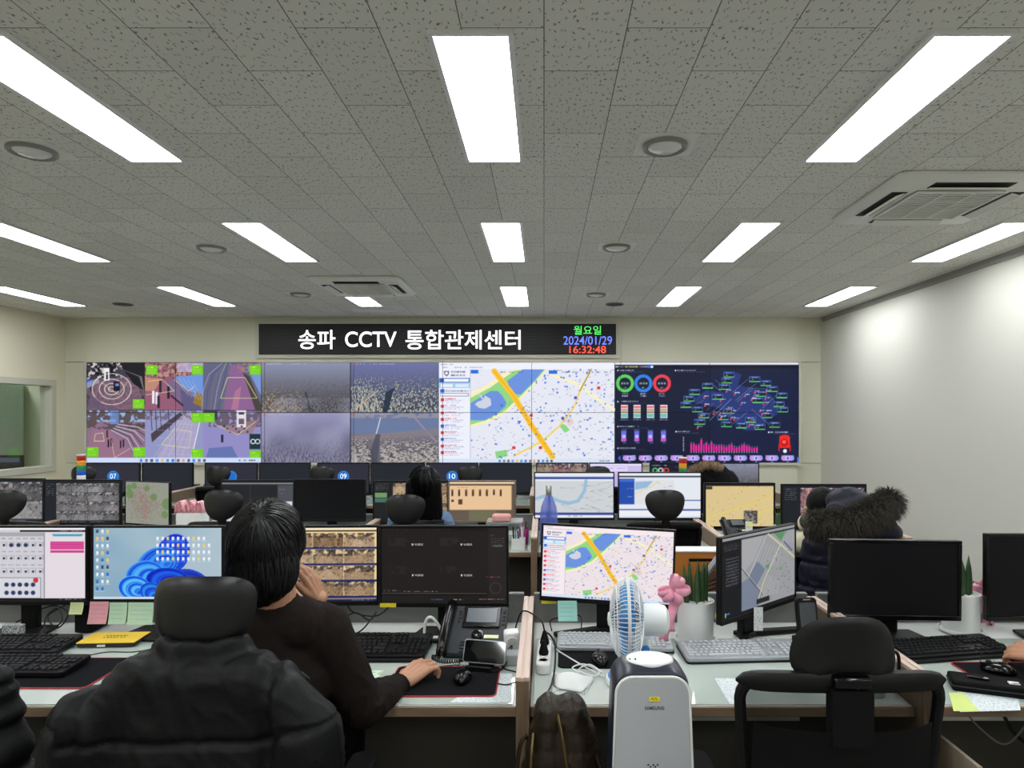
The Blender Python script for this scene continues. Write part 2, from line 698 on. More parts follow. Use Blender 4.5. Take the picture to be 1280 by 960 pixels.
def street(c, x0, y0, x1, y1, tone=(150, 130, 160), seed=0, dark=(40, 38, 44), sky=(190, 195, 215), warm=(150, 110, 90)):
    """a small traffic-camera view: street, kerbs, buildings, trees, walkers"""
    r = np.random.default_rng(seed)
    w, h = x1 - x0, y1 - y0
    c.rect(x0, y0, x1, y1, tone)
    hz = y0 + h * r.uniform(0.12, 0.3)
    c.rect(x0, y0, x1, hz, sky)
    c.nz(x0, y0, x1, hz + h * 0.12, w / 9, dark, 0.45, 0.85)
    c.nz(x0, y0, x1, y1, w / 7, warm, 0.66, 0.4)
    c.nz(x0, y0, x1, y1, w / 12, dark, 0.7, 0.5)
    vx = x0 + w * r.uniform(0.3, 0.7)
    a0, a1 = x0 + w * r.uniform(-0.1, 0.25), x0 + w * r.uniform(0.7, 1.0)
    c.poly([(vx - w * .03, hz), (vx + w * .04, hz), (min(a1, x1), y1), (max(a0, x0), y1)], tuple(min(255, t * 1.15) for t in tone), 0.7)
    for k in range(2):
        e = x0 + w * r.uniform(0, 1)
        c.line([(vx, hz + h * .1), (e, y1)], max(0.3, w / 110), (205, 205, 198), 0.3)
    for k in range(5):
        bx = x0 + w * r.uniform(0, .8)
        bw, bh = w * r.uniform(.06, .2), h * r.uniform(.1, .3)
        q = r.uniform(.45, 1.2)
        c.rect(bx, hz - bh * .4, min(bx + bw, x1), min(hz + bh * .6, y1), tuple(min(250, v * q) for v in (warm if k % 2 else tone)), .8)
    for k in range(6):
        bx, by = x0 + w * r.uniform(0.05, .9), y0 + h * r.uniform(.25, .9)
        s = h * r.uniform(.04, .1)
        c.rect(bx, by, min(bx + s * .5, x1), min(by + s, y1), dark, .9)
    c.nz(x0, y0, x1, y1, w / 26, (230, 226, 225), 0.72, 0.35)


def taskbar(c, x0, x1, y, h, bg=(214, 226, 246), n=13):
    c.rect(x0, y, x1, y + h, bg)
    m = (x0 + x1) / 2
    cols = [(30, 120, 220), (90, 90, 110), (60, 60, 60), (80, 130, 220), (240, 180, 60), (30, 140, 200), (40, 90, 200), (120, 60, 60), (230, 150, 60), (60, 60, 80)]
    for i in range(n):
        xx = m + (i - n / 2) * h * 0.95
        c.rect(xx, y + h * .25, xx + h * .5, y + h * .75, cols[i % len(cols)], .8)
    c.marks(x1 - h * 4, y + h * .35, x1 - h, h * .25, (70, 70, 90))


def citymap(c, x0, y0, x1, y1, bg=(226, 230, 246), seed=5, dots=150, mul=1.0):
    """street map: river bend, lake with an island, yellow avenue, many blue markers"""
    r = np.random.default_rng(seed)
    w, h = x1 - x0, y1 - y0
    X = lambda u: x0 + u * w
    Y = lambda v: y0 + v * h
    c.rect(x0, y0, x1, y1, bg)
    for i in range(60):
        a, b = r.random(2)
        q = r.uniform(.02, .06)
        c.line([(X(a), Y(b)), (X(a + q), Y(b + q * r.uniform(.6, 1.4)))], w / 500, (200, 206, 226), .8)
        c.line([(X(a), Y(b)), (X(a + q), Y(b - q * r.uniform(.4, 1.2)))], w / 500, (200, 206, 226), .8)
    cl = lambda pts, *k: c.poly([(min(max(X(u), x0), x1), min(max(Y(v), y0), y1)) for u, v in pts], *k)
    cl([(-.0, .30), (.13, .18), (.2, .1), (.3, 0), (.53, 0), (.46, .14), (.37, .3), (.25, .48), (.12, .6), (0, .65)], (246, 240, 190))
    cl([(0, .32), (.14, .2), (.21, .12), (.31, .01), (.52, 0), (.45, .13), (.36, .28), (.24, .46), (.11, .57), (0, .62)], (146, 216, 132))
    cl([(0, .38), (.06, .32), (.14, .24), (.19, .24), (.22, .29), (.25, .37), (.24, .42), (.18, .5), (.1, .57), (0, .57)], (108, 146, 222))
    cl([(.255, .13), (.32, .05), (.36, 0), (.51, 0), (.43, .15), (.35, .28), (.3, .28), (.28, .24)], (108, 146, 222))
    cl([(.05, .36), (.09, .34), (.1, .29), (.14, .33), (.145, .4), (.1, .44), (.06, .43), (.03, .39)], (208, 212, 226))
    c.line([(X(.06), Y(.27)), (X(.09), Y(.34))], w / 90, (200, 206, 226))
    c.line([(X(0), Y(.27)), (X(.1), Y(.2)), (X(.25), Y(.04))], w / 60, (250, 240, 190))
    c.line([(X(.55), Y(.05)), (X(.75), Y(.17)), (X(.9), Y(.35)), (X(1), Y(.45))], w / 55, (248, 242, 196))
    c.line([(X(.84), Y(.0)), (X(.76), Y(.24)), (X(.72), Y(.42)), (X(.62), Y(.63)), (X(.5), Y(.8)), (X(.3), Y(.97))], w / 75, (240, 214, 110))
    c.line([(X(.84), Y(.0)), (X(.76), Y(.24))], w / 200, (120, 110, 90))
    c.line([(X(.165), Y(.02)), (X(.3), Y(.3)), (X(.42), Y(.62)), (X(.57), Y(.98))], w / 26, (250, 196, 40))
    c.line([(X(.165), Y(.02)), (X(.3), Y(.3)), (X(.42), Y(.62)), (X(.57), Y(.98))], w / 200, (222, 150, 30), .6)
    cl([(.62, .64), (.655, .71), (.69, .68), (.66, .62), (.635, .61)], (140, 214, 130))
    cl([(.17, .92), (.25, .9), (.26, .97), (.18, 1.0)], (140, 214, 130))
    cl([(.66, .57), (.7, .53), (.72, .6), (.68, .64)], (232, 206, 204))
    for i in range(dots):
        a, b = r.random(2)
        if b + a * 1.1 < .62: continue
        c.disc(X(a), Y(b), w / 135 * r.uniform(.7, 1), r.choice([(70, 120, 220), (60, 100, 210), (90, 150, 230)]) if True else 0, 1, .9)
    for i in range(dots * 2):
        a, b = r.random(2)
        if b + a * 1.1 < .62: continue
        c.rect(X(a), Y(b), X(a) + w / 60 * r.uniform(.4, 1), Y(b) + h / 150, (90, 96, 120), .6)
    for a, b in ((.41, .5), (.88, .19), (.29, .86), (.475, .86)):
        c.rect(X(a), Y(b), X(a) + w / 45, Y(b) + w / 50, (222, 50, 62))
    for a, b in ((.72, .3), (.63, .53)):
        c.rect(X(a), Y(b), X(a) + w / 48, Y(b) + w / 50, (90, 80, 190))


def map_page(c, x0, y0, x1, y1, seed=5, pal=(238, 240, 252)):
    """browser page: list of alerts on the left, map on the right, task bar below"""
    w, h = x1 - x0, y1 - y0
    tb = h * .045
    c.rect(x0, y0, x1, y1, pal)
    c.marks(x0 + w * .01, y0 + h * .015, x0 + w * .08, h * .012, (120, 130, 160))
    c.marks(x0 + w * .02, y0 + h * .045, x0 + w * .25, h * .01, (140, 150, 180))
    mx = x0 + w * .18
    citymap(c, mx, y0 + h * .07, x1, y1 - tb, seed=seed, bg=tuple(v - 8 for v in pal))
    c.rect(mx + w * .003, y0 + h * .075, mx + w * .045, y0 + h * .11, (40, 110, 226))
    c.rect(x0 + w * .625, y0 + h * .08, x0 + w * .675, y0 + h * .115, (40, 110, 226))
    for k in range(5):
        c.marks(x0 + w * (.25 + k * .05), y0 + h * .09, x0 + w * (.28 + k * .05), h * .014, (90, 100, 130))
        c.marks(x0 + w * (.7 + k * .06), y0 + h * .09, x0 + w * (.74 + k * .06), h * .014, (90, 100, 130))
    c.rect(x0, y0 + h * .07, mx, y1 - tb, pal)
    c.poly([(x0 + w * .03, y0 + h * .085), (x0 + w * .06, y0 + h * .085), (x0 + w * .058, y0 + h * .12), (x0 + w * .045, y0 + h * .14), (x0 + w * .032, y0 + h * .12)], (96, 100, 130))
    c.disc(x0 + w * .045, y0 + h * .107, w * .008, (246, 246, 252))
    for k in range(2):
        c.marks(x0 + w * .07, y0 + h * (.085 + .035 * k), x0 + w * .15, h * .018, (90, 95, 120), gap=.1)
    c.rect(x0 + w * .003, y0 + h * .155, mx - w * .003, y0 + h * .2, (40, 90, 190))
    c.rect(x0 + w * .03, y0 + h * .163, mx - w * .01, y0 + h * .192, (246, 248, 255))
    c.rect(x0 + w * .003, y0 + h * .205, mx - w * .003, y0 + h * .255, (150, 205, 240))
    c.rect(x0 + w * .01, y0 + h * .213, x0 + w * .08, y0 + h * .247, (235, 240, 250))
    c.rect(x0 + w * .095, y0 + h * .213, x0 + w * .17, y0 + h * .247, (220, 235, 250))
    c.rect(x0 + w * .007, y0 + h * .265, x0 + w * .033, y0 + h * .3, (40, 110, 226))
    c.marks(x0 + w * .04, y0 + h * .275, mx - w * .01, h * .015, (120, 120, 140), gap=.05)
    c.rect(x0 + w * .007, y0 + h * .305, mx - w * .01, y0 + h * .335, (90, 100, 140))
    c.rect(x0 + w * .009, y0 + h * .31, mx - w * .012, y0 + h * .33, (248, 248, 254))
    for k in range(9):
        yy = y0 + h * (.355 + k * .0655)
        if yy + h * .05 > y1 - tb: break
        col = (220, 50, 70) if k not in (4, 6) else (70, 90, 190)
        c.rect(x0 + w * .01, yy, x0 + w * .03, yy + h * .03, col)
        c.marks(x0 + w * .035, yy, x0 + w * .1, h * .012, col, .7, gap=.1)
        c.marks(x0 + w * .035, yy + h * .018, x0 + w * .14, h * .009, (130, 140, 180), .7, gap=.1)
        c.marks(x0 + w * .01, yy + h * .037, x0 + w * .12, h * .008, (150, 155, 190), .7, gap=.1)
    c.line([(mx, y0 + h * .07), (mx, y1 - tb)], w / 400, (170, 175, 200))
    taskbar(c, x0, x1, y1 - tb, tb)


def dashboard(c, x0, y0, x1, y1):
    w, h = x1 - x0, y1 - y0
    X = lambda u: x0 + u / 1250 * w
    Y = lambda v: y0 + (v - 42) / 685 * h
    u = w / 1250
    c.rect(x0, y0, x1, y1, (17, 24, 52))
    c.rect(X(640), Y(60), x1, y1, (19, 28, 62))
    c.rect(x0, y0, x1, Y(58), (226, 230, 250))
    c.rect(x0, Y(60), x1, Y(84), (12, 15, 32))
    for a, b, col in ((5, 60, (220, 220, 230)), (70, 160, (230, 220, 150)), (170, 225, (230, 230, 240))):
        c.marks(X(a), Y(67), X(b), 9 * u, col, gap=.05)
    c.rect(X(225), Y(64), X(262), Y(80), (40, 110, 230)); c.disc(X(252), Y(72), 8 * u, (240, 245, 255))
    for a, b, yy in ((25, 130, 92), (415, 550, 92), (25, 160, 303), (25, 165, 473), (25, 155, 620), (420, 510, 507), (1050, 1180, 512)):
        c.rect(X(a - 8), Y(yy), X(a), Y(yy + 10), (235, 240, 255))
        c.marks(X(a + 6), Y(yy), X(b), 8 * u, (225, 228, 245), gap=.05)
        c.marks(X(a + 10), Y(yy + 14), X(b + 60), 3 * u, (130, 140, 190), gap=.1)
    for xx, col in ((70, (92, 206, 92)), (194, (44, 128, 226)), (320, (232, 62, 78))):
        c.ring(X(xx), Y(185), 40 * u, 61 * u, col)
        c.marks(X(xx - 26), Y(178), X(xx + 26), 13 * u, (200, 235, 220) if xx < 300 else (240, 240, 250), gap=0)
        c.marks(X(xx - 10), Y(210), X(xx + 10), 8 * u, (200, 220, 250), gap=0)
        c.marks(X(xx - 20), Y(252), X(xx + 20), 8 * u, (230, 235, 250), gap=0)
        c.marks(X(xx - 20), Y(266), X(xx + 20), 8 * u, (230, 235, 250), gap=0)
    for xx in (65, 152, 243, 332):
        c.rect(X(xx - 24), Y(330), X(xx + 24), Y(420), (226, 226, 236))
        c.rect(X(xx - 22), Y(340), X(xx + 22), Y(350), (224, 80, 90)); c.rect(X(xx - 22), Y(356), X(xx + 22), Y(362), (224, 120, 120))
        c.rect(X(xx - 22), Y(364), X(xx + 22), Y(388), (190, 170, 130)); c.rect(X(xx - 22), Y(392), X(xx + 22), Y(416), (110, 190, 190))
        c.marks(X(xx - 28), Y(428), X(xx + 28), 7 * u, (170, 175, 200), gap=0)
    for xx in (62, 150, 242, 330):
        c.rect(X(xx - 17), Y(508), X(xx + 17), Y(580), (110, 110, 226)); c.rect(X(xx - 17), Y(555), X(xx + 17), Y(575), (200, 90, 190))
        c.disc(X(xx), Y(545), 12 * u, (190, 190, 240)); c.marks(X(xx - 18), Y(498), X(xx + 18), 6 * u, (150, 160, 210), gap=0)
        c.marks(X(xx - 5), Y(586), X(xx + 18), 6 * u, (170, 175, 210), gap=0)
    c.poly([(X(a), Y(b)) for a, b in ((520, 300), (620, 230), (740, 250), (820, 110), (862, 125), (835, 195), (960, 225), (1060, 260), (1110, 340), (1100, 400), (1030, 430), (1010, 500), (880, 505), (800, 430), (700, 350), (560, 320))], (36, 54, 118))
    for a, b, a2, b2 in ((800, 245, 905, 155), (820, 300, 960, 185), (830, 310, 935, 225), (905, 215, 1050, 225), (1000, 355, 1110, 255), (660, 190, 720, 240), (640, 440, 790, 290), (600, 430, 730, 320), (620, 370, 670, 320), (800, 460, 900, 380), (930, 360, 1050, 465), (540, 330, 600, 300), (780, 405, 850, 350), (680, 160, 740, 210)):
        c.line([(X(a), Y(b)), (X(a2), Y(b2))], 1.6 * u, (190, 196, 220), .8)
    boxes = [(775, 125), (760, 165), (742, 208), (630, 200), (540, 243), (503, 288), (482, 330), (560, 360), (603, 402), (575, 445), (697, 275), (775, 370), (735, 415), (758, 462), (860, 470), (922, 432), (985, 480), (1033, 400), (970, 298), (993, 255), (950, 155), (1025, 183), (1070, 223), (1135, 265), (1115, 325), (1140, 362), (1085, 465)]
    for a, b in boxes:
        c.rect(X(a - 37), Y(b - 19), X(a + 37), Y(b + 21), (84, 110, 190))
        c.rect(X(a - 35), Y(b - 17), X(a + 35), Y(b - 5), (40, 66, 150)); c.rect(X(a - 34), Y(b - 5), X(a + 34), Y(b + 13), (14, 26, 40))
        c.rect(X(a - 34), Y(b + 13), X(a + 34), Y(b + 19), (96, 206, 96)); c.marks(X(a - 20), Y(b - 14), X(a + 22), 6 * u, (225, 230, 250), gap=0)
        c.rect(X(a - 22), Y(b + 3), X(a - 6), Y(b + 7), (80, 180, 90))
    r = np.random.default_rng(3)
    for k in range(30):
        a, b = r.uniform(560, 1090), r.uniform(200, 480)
        if abs(a - 820) < 270: c.marks(X(a), Y(b), X(a + 34), 8 * u, (225, 230, 250), gap=0)
        c.disc(X(a), Y(b + 16), 6 * u, (226, 70, 80))
    hs = [54, 50, 38, 44, 80, 44, 56, 40, 62, 40, 36, 38, 40, 32, 30, 38, 48, 26, 24, 28, 40, 48, 36, 34, 22, 22, 24]
    for i, q in enumerate(hs):
        xx = 512 + i * 17.2
        c.rect(X(xx), Y(646 - q), X(xx + 12), Y(646), (226, 40, 156)); c.rect(X(xx + 3), Y(648), X(xx + 9), Y(656), (170, 175, 200))
        c.rect(X(xx + 3), Y(636 - q), X(xx + 9), Y(642 - q), (150, 155, 190))
    for k in range(10):
        c.rect(X(462), Y(550 + k * 10), X(470), Y(554 + k * 10), (190, 195, 215))
    c.rect(X(1118), Y(545), X(1190), Y(622), (236, 40, 36)); c.disc(X(1154), Y(552), 36 * u, (236, 40, 36), .5); c.disc(X(1152), Y(588), 26 * u, (190, 20, 22)); c.disc(X(1150), Y(582), 12 * u, (250, 96, 80))
    for xx in (1116, 1190): c.rect(X(xx - 4), Y(600), X(xx + 6), Y(646), (200, 30, 34))
    c.disc(X(1156), Y(644), 13 * u, (240, 240, 250))
    for i in range(11):
        xx = 100 + i * 107.5
        c.marks(X(xx - 44), Y(672), X(xx + 40), 7 * u, (226, 228, 240), gap=0)
        c.disc(X(xx - 28), Y(692), 17 * u, (196, 140, 226)); c.disc(X(xx + 28), Y(692), 17 * u, (150, 156, 240))
        c.rect(X(xx - 28), Y(675), X(xx + 28), Y(709), (186, 160, 240)); c.rect(X(xx - 14), Y(682), X(xx + 12), Y(702), (214, 216, 250))
        c.disc(X(xx), Y(692), 8 * u, (90, 80, 180)); c.rect(X(xx - 8), Y(714), X(xx + 8), Y(718), (220, 225, 240))
    c.poly([(X(20), Y(692)), (X(42), Y(670)), (X(42), Y(716))], (60, 96, 226)); c.poly([(X(1262), Y(706)), (X(1240), Y(682)), (X(1240), Y(728))], (90, 120, 240))


def aerial(c, x0, y0, x1, y1, kind, seed):
    r = np.random.default_rng(seed)
    w, h = x1 - x0, y1 - y0
    if kind == 'haze':
        c.grad(x0, y0, x1, y1, (150, 148, 186), (84, 82, 106))
        c.nz(x0, y0 - h * .3, x1, y1, w / 3, (176, 176, 204), .55, .45, .5)
    elif kind == 'smog':
        c.grad(x0, y0, x1, y1, (140, 146, 174), (70, 66, 66))
    elif kind == 'town':
        c.grad(x0, y0, x1, y1, (110, 116, 166), (62, 68, 84))
    else:
        c.grad(x0, y0, x1, y0 + h * .4, (108, 120, 156), (104, 122, 160))
        c.grad(x0, y0 + h * .4, x1, y1, (120, 116, 132), (96, 92, 98))
        c.nz(x0, y0, x1, y0 + h * .1, w / 20, (168, 156, 160), .4, .6)
        c.line([(x0 + w * .34, y0 + h * .1), (x0 + w * .29, y0 + h * .42)], w / 80, (206, 204, 216))
        c.line([(x0 + w * .68, y0), (x0 + w * .98, y0 + h * .58)], w / 60, (150, 140, 160))
        c.poly([(x0, y0 + h * .46), (x0 + w * .5, y0 + h * .38), (x1, y0 + h * .3), (x1, y0 + h * .44), (x0, y0 + h * .56)], (134, 124, 132), .8)
        c.poly([(x0 + w * .29, y0 + h * .42), (x0 + w * .34, y0 + h * .42), (x0 + w * .3, y1), (x0 + w * .18, y1)], (74, 74, 92), .8)
    n = {'haze': 420, 'smog': 1500, 'town': 1500, 'river': 800}[kind]
    top = {'haze': .3, 'smog': .22, 'town': .05, 'river': .46}[kind]
    ys = np.sort(top + (1 - top) * r.random(n) ** (.8 if kind != 'haze' else .7))
    for t in ys:
        x = r.random()
        px, py = x0 + x * w, y0 + t * h
        s = h * (.01 + .034 * (t - top) / (1 - top)) * r.uniform(.5, 1.4)
        dp = (t - top) / (1 - top)
        if kind == 'smog':
            lit = (150, 138, 124) if x < .45 else (112, 112, 120)
            if x < .25 and t > .45 and r.random() < .5: lit = (186, 164, 128)
            sh = (50, 48, 52)
            k = .08 + .6 * dp
            ww, hh = s * r.uniform(.5, 1.6), s * .8
        elif kind == 'town':
            lit = (206, 200, 176) if r.random() < .7 else (150, 166, 190)
            sh = (38, 46, 64)
            k = .2 + .6 * min(1, dp * 2)
            ww, hh = s * .6, s * (1.5 if (x < .3 and t > .3) else .8)
        elif kind == 'haze':
            lit, sh, k, ww, hh = (142, 140, 162), (66, 64, 88), .02 + .6 * dp * (1 - .2 * x), s * .9, s * (1.4 + 1.2 * (x < .5))
        else:
            if .18 < x < .33: continue
            lit, sh, k, ww, hh = (178, 174, 172), (70, 68, 74), .8, s * 2.4, s * .9
            if r.random() < .04: lit = (196, 150, 120)
        c.rect(px, py, min(px + ww, x1), min(py + hh, y1), lit, k)
        c.rect(min(px + ww, x1 - .5), py, min(px + ww * 1.4, x1), min(py + hh, y1), sh, k)
        c.rect(px, min(py + hh, y1 - .5), min(px + ww, x1), min(py + hh * 1.5, y1), sh, k)
    if kind == 'smog':
        c.line([(x0 + w * .5, y0 + h * .6), (x0 + w * .56, y1)], w / 60, (40, 42, 50), .7)
    if kind == 'town':
        c.poly([(x0 + w * .36, y1), (x0 + w * .4, y0 + h * .6), (x0 + w * .5, y0 + h * .5), (x0 + w * .42, y1)], (32, 44, 66), .9)
        c.line([(x0 + w * .05, y0 + h * .93), (x0 + w * .3, y0 + h * .58)], w / 60, (190, 170, 160), .9)
    c.rect(x0 + w * .02, y0 + h * .02, x0 + w * .05, y0 + h * .05, (220, 90, 90), .8)
    c.marks(x0 + w * .06, y0 + h * .02, x0 + w * .5, h * .02, (210, 212, 226), .5)


def cam_six(c, x0, y0, x1, y1):
    """six plaza and footpath cameras with green read-outs"""
    w3, h = (x1 - x0) / 3, (y1 - y0)
    tb = h * .055
    hh = (h - tb) / 2
    c.rect(x0, y0, x1, y1, (20, 20, 30))

    def green(a, b, s=1.0):
        gx, gy = w3 * .2 * s, hh * .2 * s
        c.rect(a, b, a + gx, b + gy, (112, 206, 28))
        c.marks(a + gx * .12, b + gy * .15, a + gx * .6, gy * .14, (220, 250, 120), gap=0)
        for k in range(3):
            c.marks(a + gx * .12, b + gy * (.4 + .18 * k), a + gx * .8, gy * .08, (190, 236, 110), gap=0)
    V = lambda i, j: (lambda u, v: (x0 + (i + u) * w3, y0 + (j + v) * hh))
    # roundabout seen from above
    f = V(0, 0)
    c.rect(*f(0, 0), *f(1, 1), (62, 58, 74))
    c.poly([f(.15, .35), f(.85, .3), f(1, 1), f(0, 1)], (110, 86, 106))
    c.nz(*f(0, .4), *f(1, 1), 3, (150, 110, 126), .5, .5)
    c.poly([f(.55, 0), f(1, 0), f(1, .6), f(.8, .45)], (26, 26, 30)); c.poly([f(.5, .1), f(.9, .3), f(1, .7), f(.95, .3)], (110, 108, 116))
    c.nz(*f(0, 0), *f(.5, .3), 4, (20, 20, 30), .45, 1); c.nz(*f(0, 0), *f(.6, .35), 3, (210, 200, 200), .66, 1)
    c.rect(*f(.3, .12), *f(.39, .38), (236, 232, 236)); c.rect(*f(.33, .2), *f(.37, .36), (60, 50, 60))
    c.rect(*f(0, .36), *f(.09, .5), (50, 90, 200)); c.poly([f(.0, .42), f(.2, .33), f(.22, .42), f(0, .55)], (190, 190, 200), .6)
    for q in (.34, .22, .13, .06):
        a, b = f(.43, .56); c.ring(a, b, w3 * (q - .015), w3 * q, (226, 226, 214), .8, .9)
    c.poly([f(.0, .95), f(.35, 1), f(.2, .75), f(.05, .7)], (96, 84, 110), .6)
    c.rect(*f(.46, .4), *f(.57, .6), (22, 24, 44)); c.rect(*f(.49, .44), *f(.55, .5), (120, 140, 190))
    c.line([f(.25, .42), f(.55, .68), f(.7, .4)], .5, (226, 220, 150)); green(*f(.79, .77))
    # red square with walkers
    f = V(1, 0)
    c.rect(*f(0, 0), *f(1, 1), (150, 92, 118)); c.nz(*f(0, 0), *f(1, .3), 4, (196, 150, 130), .5, .9); c.nz(*f(0, 0), *f(1, .35), 3, (84, 60, 60), .6, .8)
    c.rect(*f(.55, 0), *f(1, .2), (196, 190, 230), .7)
    c.poly([f(.5, .3), f(1, .25), f(1, .75), f(.8, .7)], (110, 150, 220)); c.poly([f(.45, .35), f(.85, .65), f(.75, 1), f(.35, .5)], (120, 104, 140))
    c.poly([f(.6, .55), f(1, .85), f(1, 1), f(.65, 1)], (96, 88, 130)); c.poly([f(.9, .6), f(1, .7), f(1, .95), f(.82, .85)], (150, 120, 50))
    for k in range(5): c.line([f(.5 + k * .08, .3 + k * .02), f(.75 + k * .06, .7 + k * .03)], .5, (190, 200, 226), .7)
    c.poly([f(0, .3), f(.3, .35), f(.15, .6), f(0, .6)], (232, 180, 120), .5); c.line([f(.45, .7), f(.65, .9)], 2.2, (40, 40, 66))
    for a, b, q in ((.12, .6, (240, 236, 246)), (.18, .62, (236, 236, 246)), (.38, .5, (40, 30, 50)), (.24, .38, (40, 36, 50)), (.21, .7, (50, 46, 60))):
        c.rect(*f(a, b), *f(a + .045, b + .26), q)
    c.line([f(.02, .68), f(.5, .6), f(.3, .36), f(.05, .4)], .6, (226, 220, 150)); c.line([f(.5, .36), f(.75, .6), f(.85, .5)], .6, (226, 226, 170))
    green(*f(.02, .06)); green(*f(.8, .06))
    # promenade beside tracks
    f = V(2, 0)
    c.rect(*f(0, 0), *f(1, 1), (100, 100, 130))
    for k in range(8): c.line([f(-.02 + k * .07, 1), f(.0 + k * .08, .6), f(.1 + k * .07, .25), f(.35 + k * .02, 0)], 1.1, ((150, 156, 186), (70, 80, 120), (120, 116, 110))[k % 3], .8)
    c.poly([f(.48, .05), f(.68, .05), f(.9, 1), f(.35, 1)], (140, 98, 146)); c.poly([f(.55, .6), f(.66, .5), f(.6, 1), f(.48, 1)], (196, 128, 150), .6)
    c.poly([f(.68, .2), f(.8, .3), f(1, .9), f(1, 1), f(.9, 1)], (70, 66, 60)); c.poly([f(.75, .1), f(1, .0), f(1, .7)], (120, 150, 210))
    c.nz(*f(.6, 0), *f(1, .2), 3, (170, 130, 100), .5, .8); c.line([f(.42, .32), f(.3, .75), f(.93, .75), f(.72, .32), f(.42, .32)], .7, (226, 216, 150)); green(*f(.8, .06))
    # amphitheatre
    f = V(0, 1)
    c.rect(*f(0, 0), *f(1, 1), (140, 110, 136)); c.rect(*f(0, 0), *f(1, .25), (150, 180, 226)); c.nz(*f(0, 0), *f(1, .4), 5, (92, 76, 78), .42, .95); c.rect(*f(.4, 0), *f(.55, .3), (110, 150, 220), .7)
    for k in range(8): c.line([f(.42 + k * .02, .42 - k * .02), f(.7 + k * .03, .6 - k * .04), f(.86 + k * .03, 1 - k * .09)], 1.0, (70, 66, 76) if k % 2 else (196, 190, 206))
    c.poly([f(.1, .4), f(.4, .42), f(.85, 1), f(0, 1)], (156, 112, 136), .7)
    for a, b in ((.36, .62), (.41, .6), (.57, .64), (.62, .62), (.34, .42)): c.rect(*f(a, b), *f(a + .025, b + .16), (26, 22, 34))
    c.line([f(.13, .65), f(.3, .65), f(.28, .48), f(.15, .5), f(.13, .65)], .6, (226, 220, 150)); c.line([f(.42, .62), f(.48, 1), f(.75, .8)], .5, (230, 220, 160)); green(*f(0, .78)); green(*f(.8, .78))
    # paved path
    f = V(1, 1)
    c.rect(*f(0, 0), *f(1, 1), (146, 150, 196)); c.poly([f(.65, .05), f(.95, .05), f(.8, 1), f(.2, 1)], (168, 162, 200))
    c.nz(*f(0, 0), *f(1, .2), 4, (110, 96, 110), .5, .8); c.poly([f(.1, .5), f(.6, .05), f(.65, .1), f(.12, .68)], (74, 64, 76))
    for a in (.1, .18, .26, .4): c.line([f(a, .0), f(a + .02, .42)], 1.0, (70, 62, 76))
    for k in range(5): c.line([f(.15 + k * .12, 1), f(.66 + k * .05, .1)], .5, (216, 210, 180), .7); c.line([f(.2, .9 - k * .16), f(.85, .95 - k * .16)], .4, (210, 206, 200), .6)
    c.line([f(.95, .2), f(.8, 1)], 1.4, (226, 222, 220)); c.line([f(.28, .72), f(.5, .4), f(.8, .45), f(.75, .8), f(.28, .72)], .6, (226, 216, 150)); green(*f(.8, .06)); green(*f(.8, .82))
    # open square
    f = V(2, 1)
    c.rect(*f(0, 0), *f(1, 1), (146, 140, 196)); c.nz(*f(.1, 0), *f(1, .35), 4, (96, 84, 96), .4, .9); c.rect(*f(0, 0), *f(.25, .2), (60, 58, 80))
    c.poly([f(.3, .35), f(.95, .2), f(.85, .5), f(.5, .5)], (150, 120, 130), .8)
    c.rect(*f(.58, 0), *f(.74, .36), (226, 222, 232)); c.rect(*f(.61, .04), *f(.71, .1), (70, 60, 70)); c.rect(*f(.61, .18), *f(.71, .3), (110, 90, 100))
    for k in range(9): c.rect(*f(.35 + k * .05, .32 + (k % 3) * .06), *f(.38 + k * .05, .36 + (k % 3) * .06), (60, 50, 60))
    c.rect(*f(.31, .52), *f(.35, .68), (40, 36, 66)); c.line([f(.2, .3), f(.6, .52), f(.9, .25)], .6, (226, 216, 150)); c.poly([f(.1, .8), f(.5, .76), f(.6, 1), f(.05, 1)], (90, 110, 170), .8)
    c.rect(*f(.8, .5), *f(.99, .82), (26, 50, 60)); c.ring(*f(.86, .66), w3 * .03, w3 * .045, (220, 230, 240)); c.ring(*f(.94, .66), w3 * .03, w3 * .045, (220, 230, 240))
    green(*f(.0, .06)); green(*f(.8, .85))
    for j in range(2):
        c.line([(x0, y0 + j * hh), (x1, y0 + j * hh)], .4, (20, 20, 30))
    taskbar(c, x0, x1, y1 - tb, tb, (206, 220, 250))


def video_wall_picture():
    c = Cv(888, 126, (10, 10, 20), S=3, seed=2)
    cam_six(c, 0, 0, 217.5, 126)
    aerial(c, 218, 0, 328, 62.5, 'smog', 4)
    aerial(c, 329, 0, 438.5, 62.5, 'town', 5)
    aerial(c, 218, 63.3, 328, 126, 'haze', 6)
    aerial(c, 329, 63.3, 438.5, 126, 'river', 7)
    map_page(c, 439, 0, 658, 126)
    dashboard(c, 658.5, 0, 888, 126)
    return c


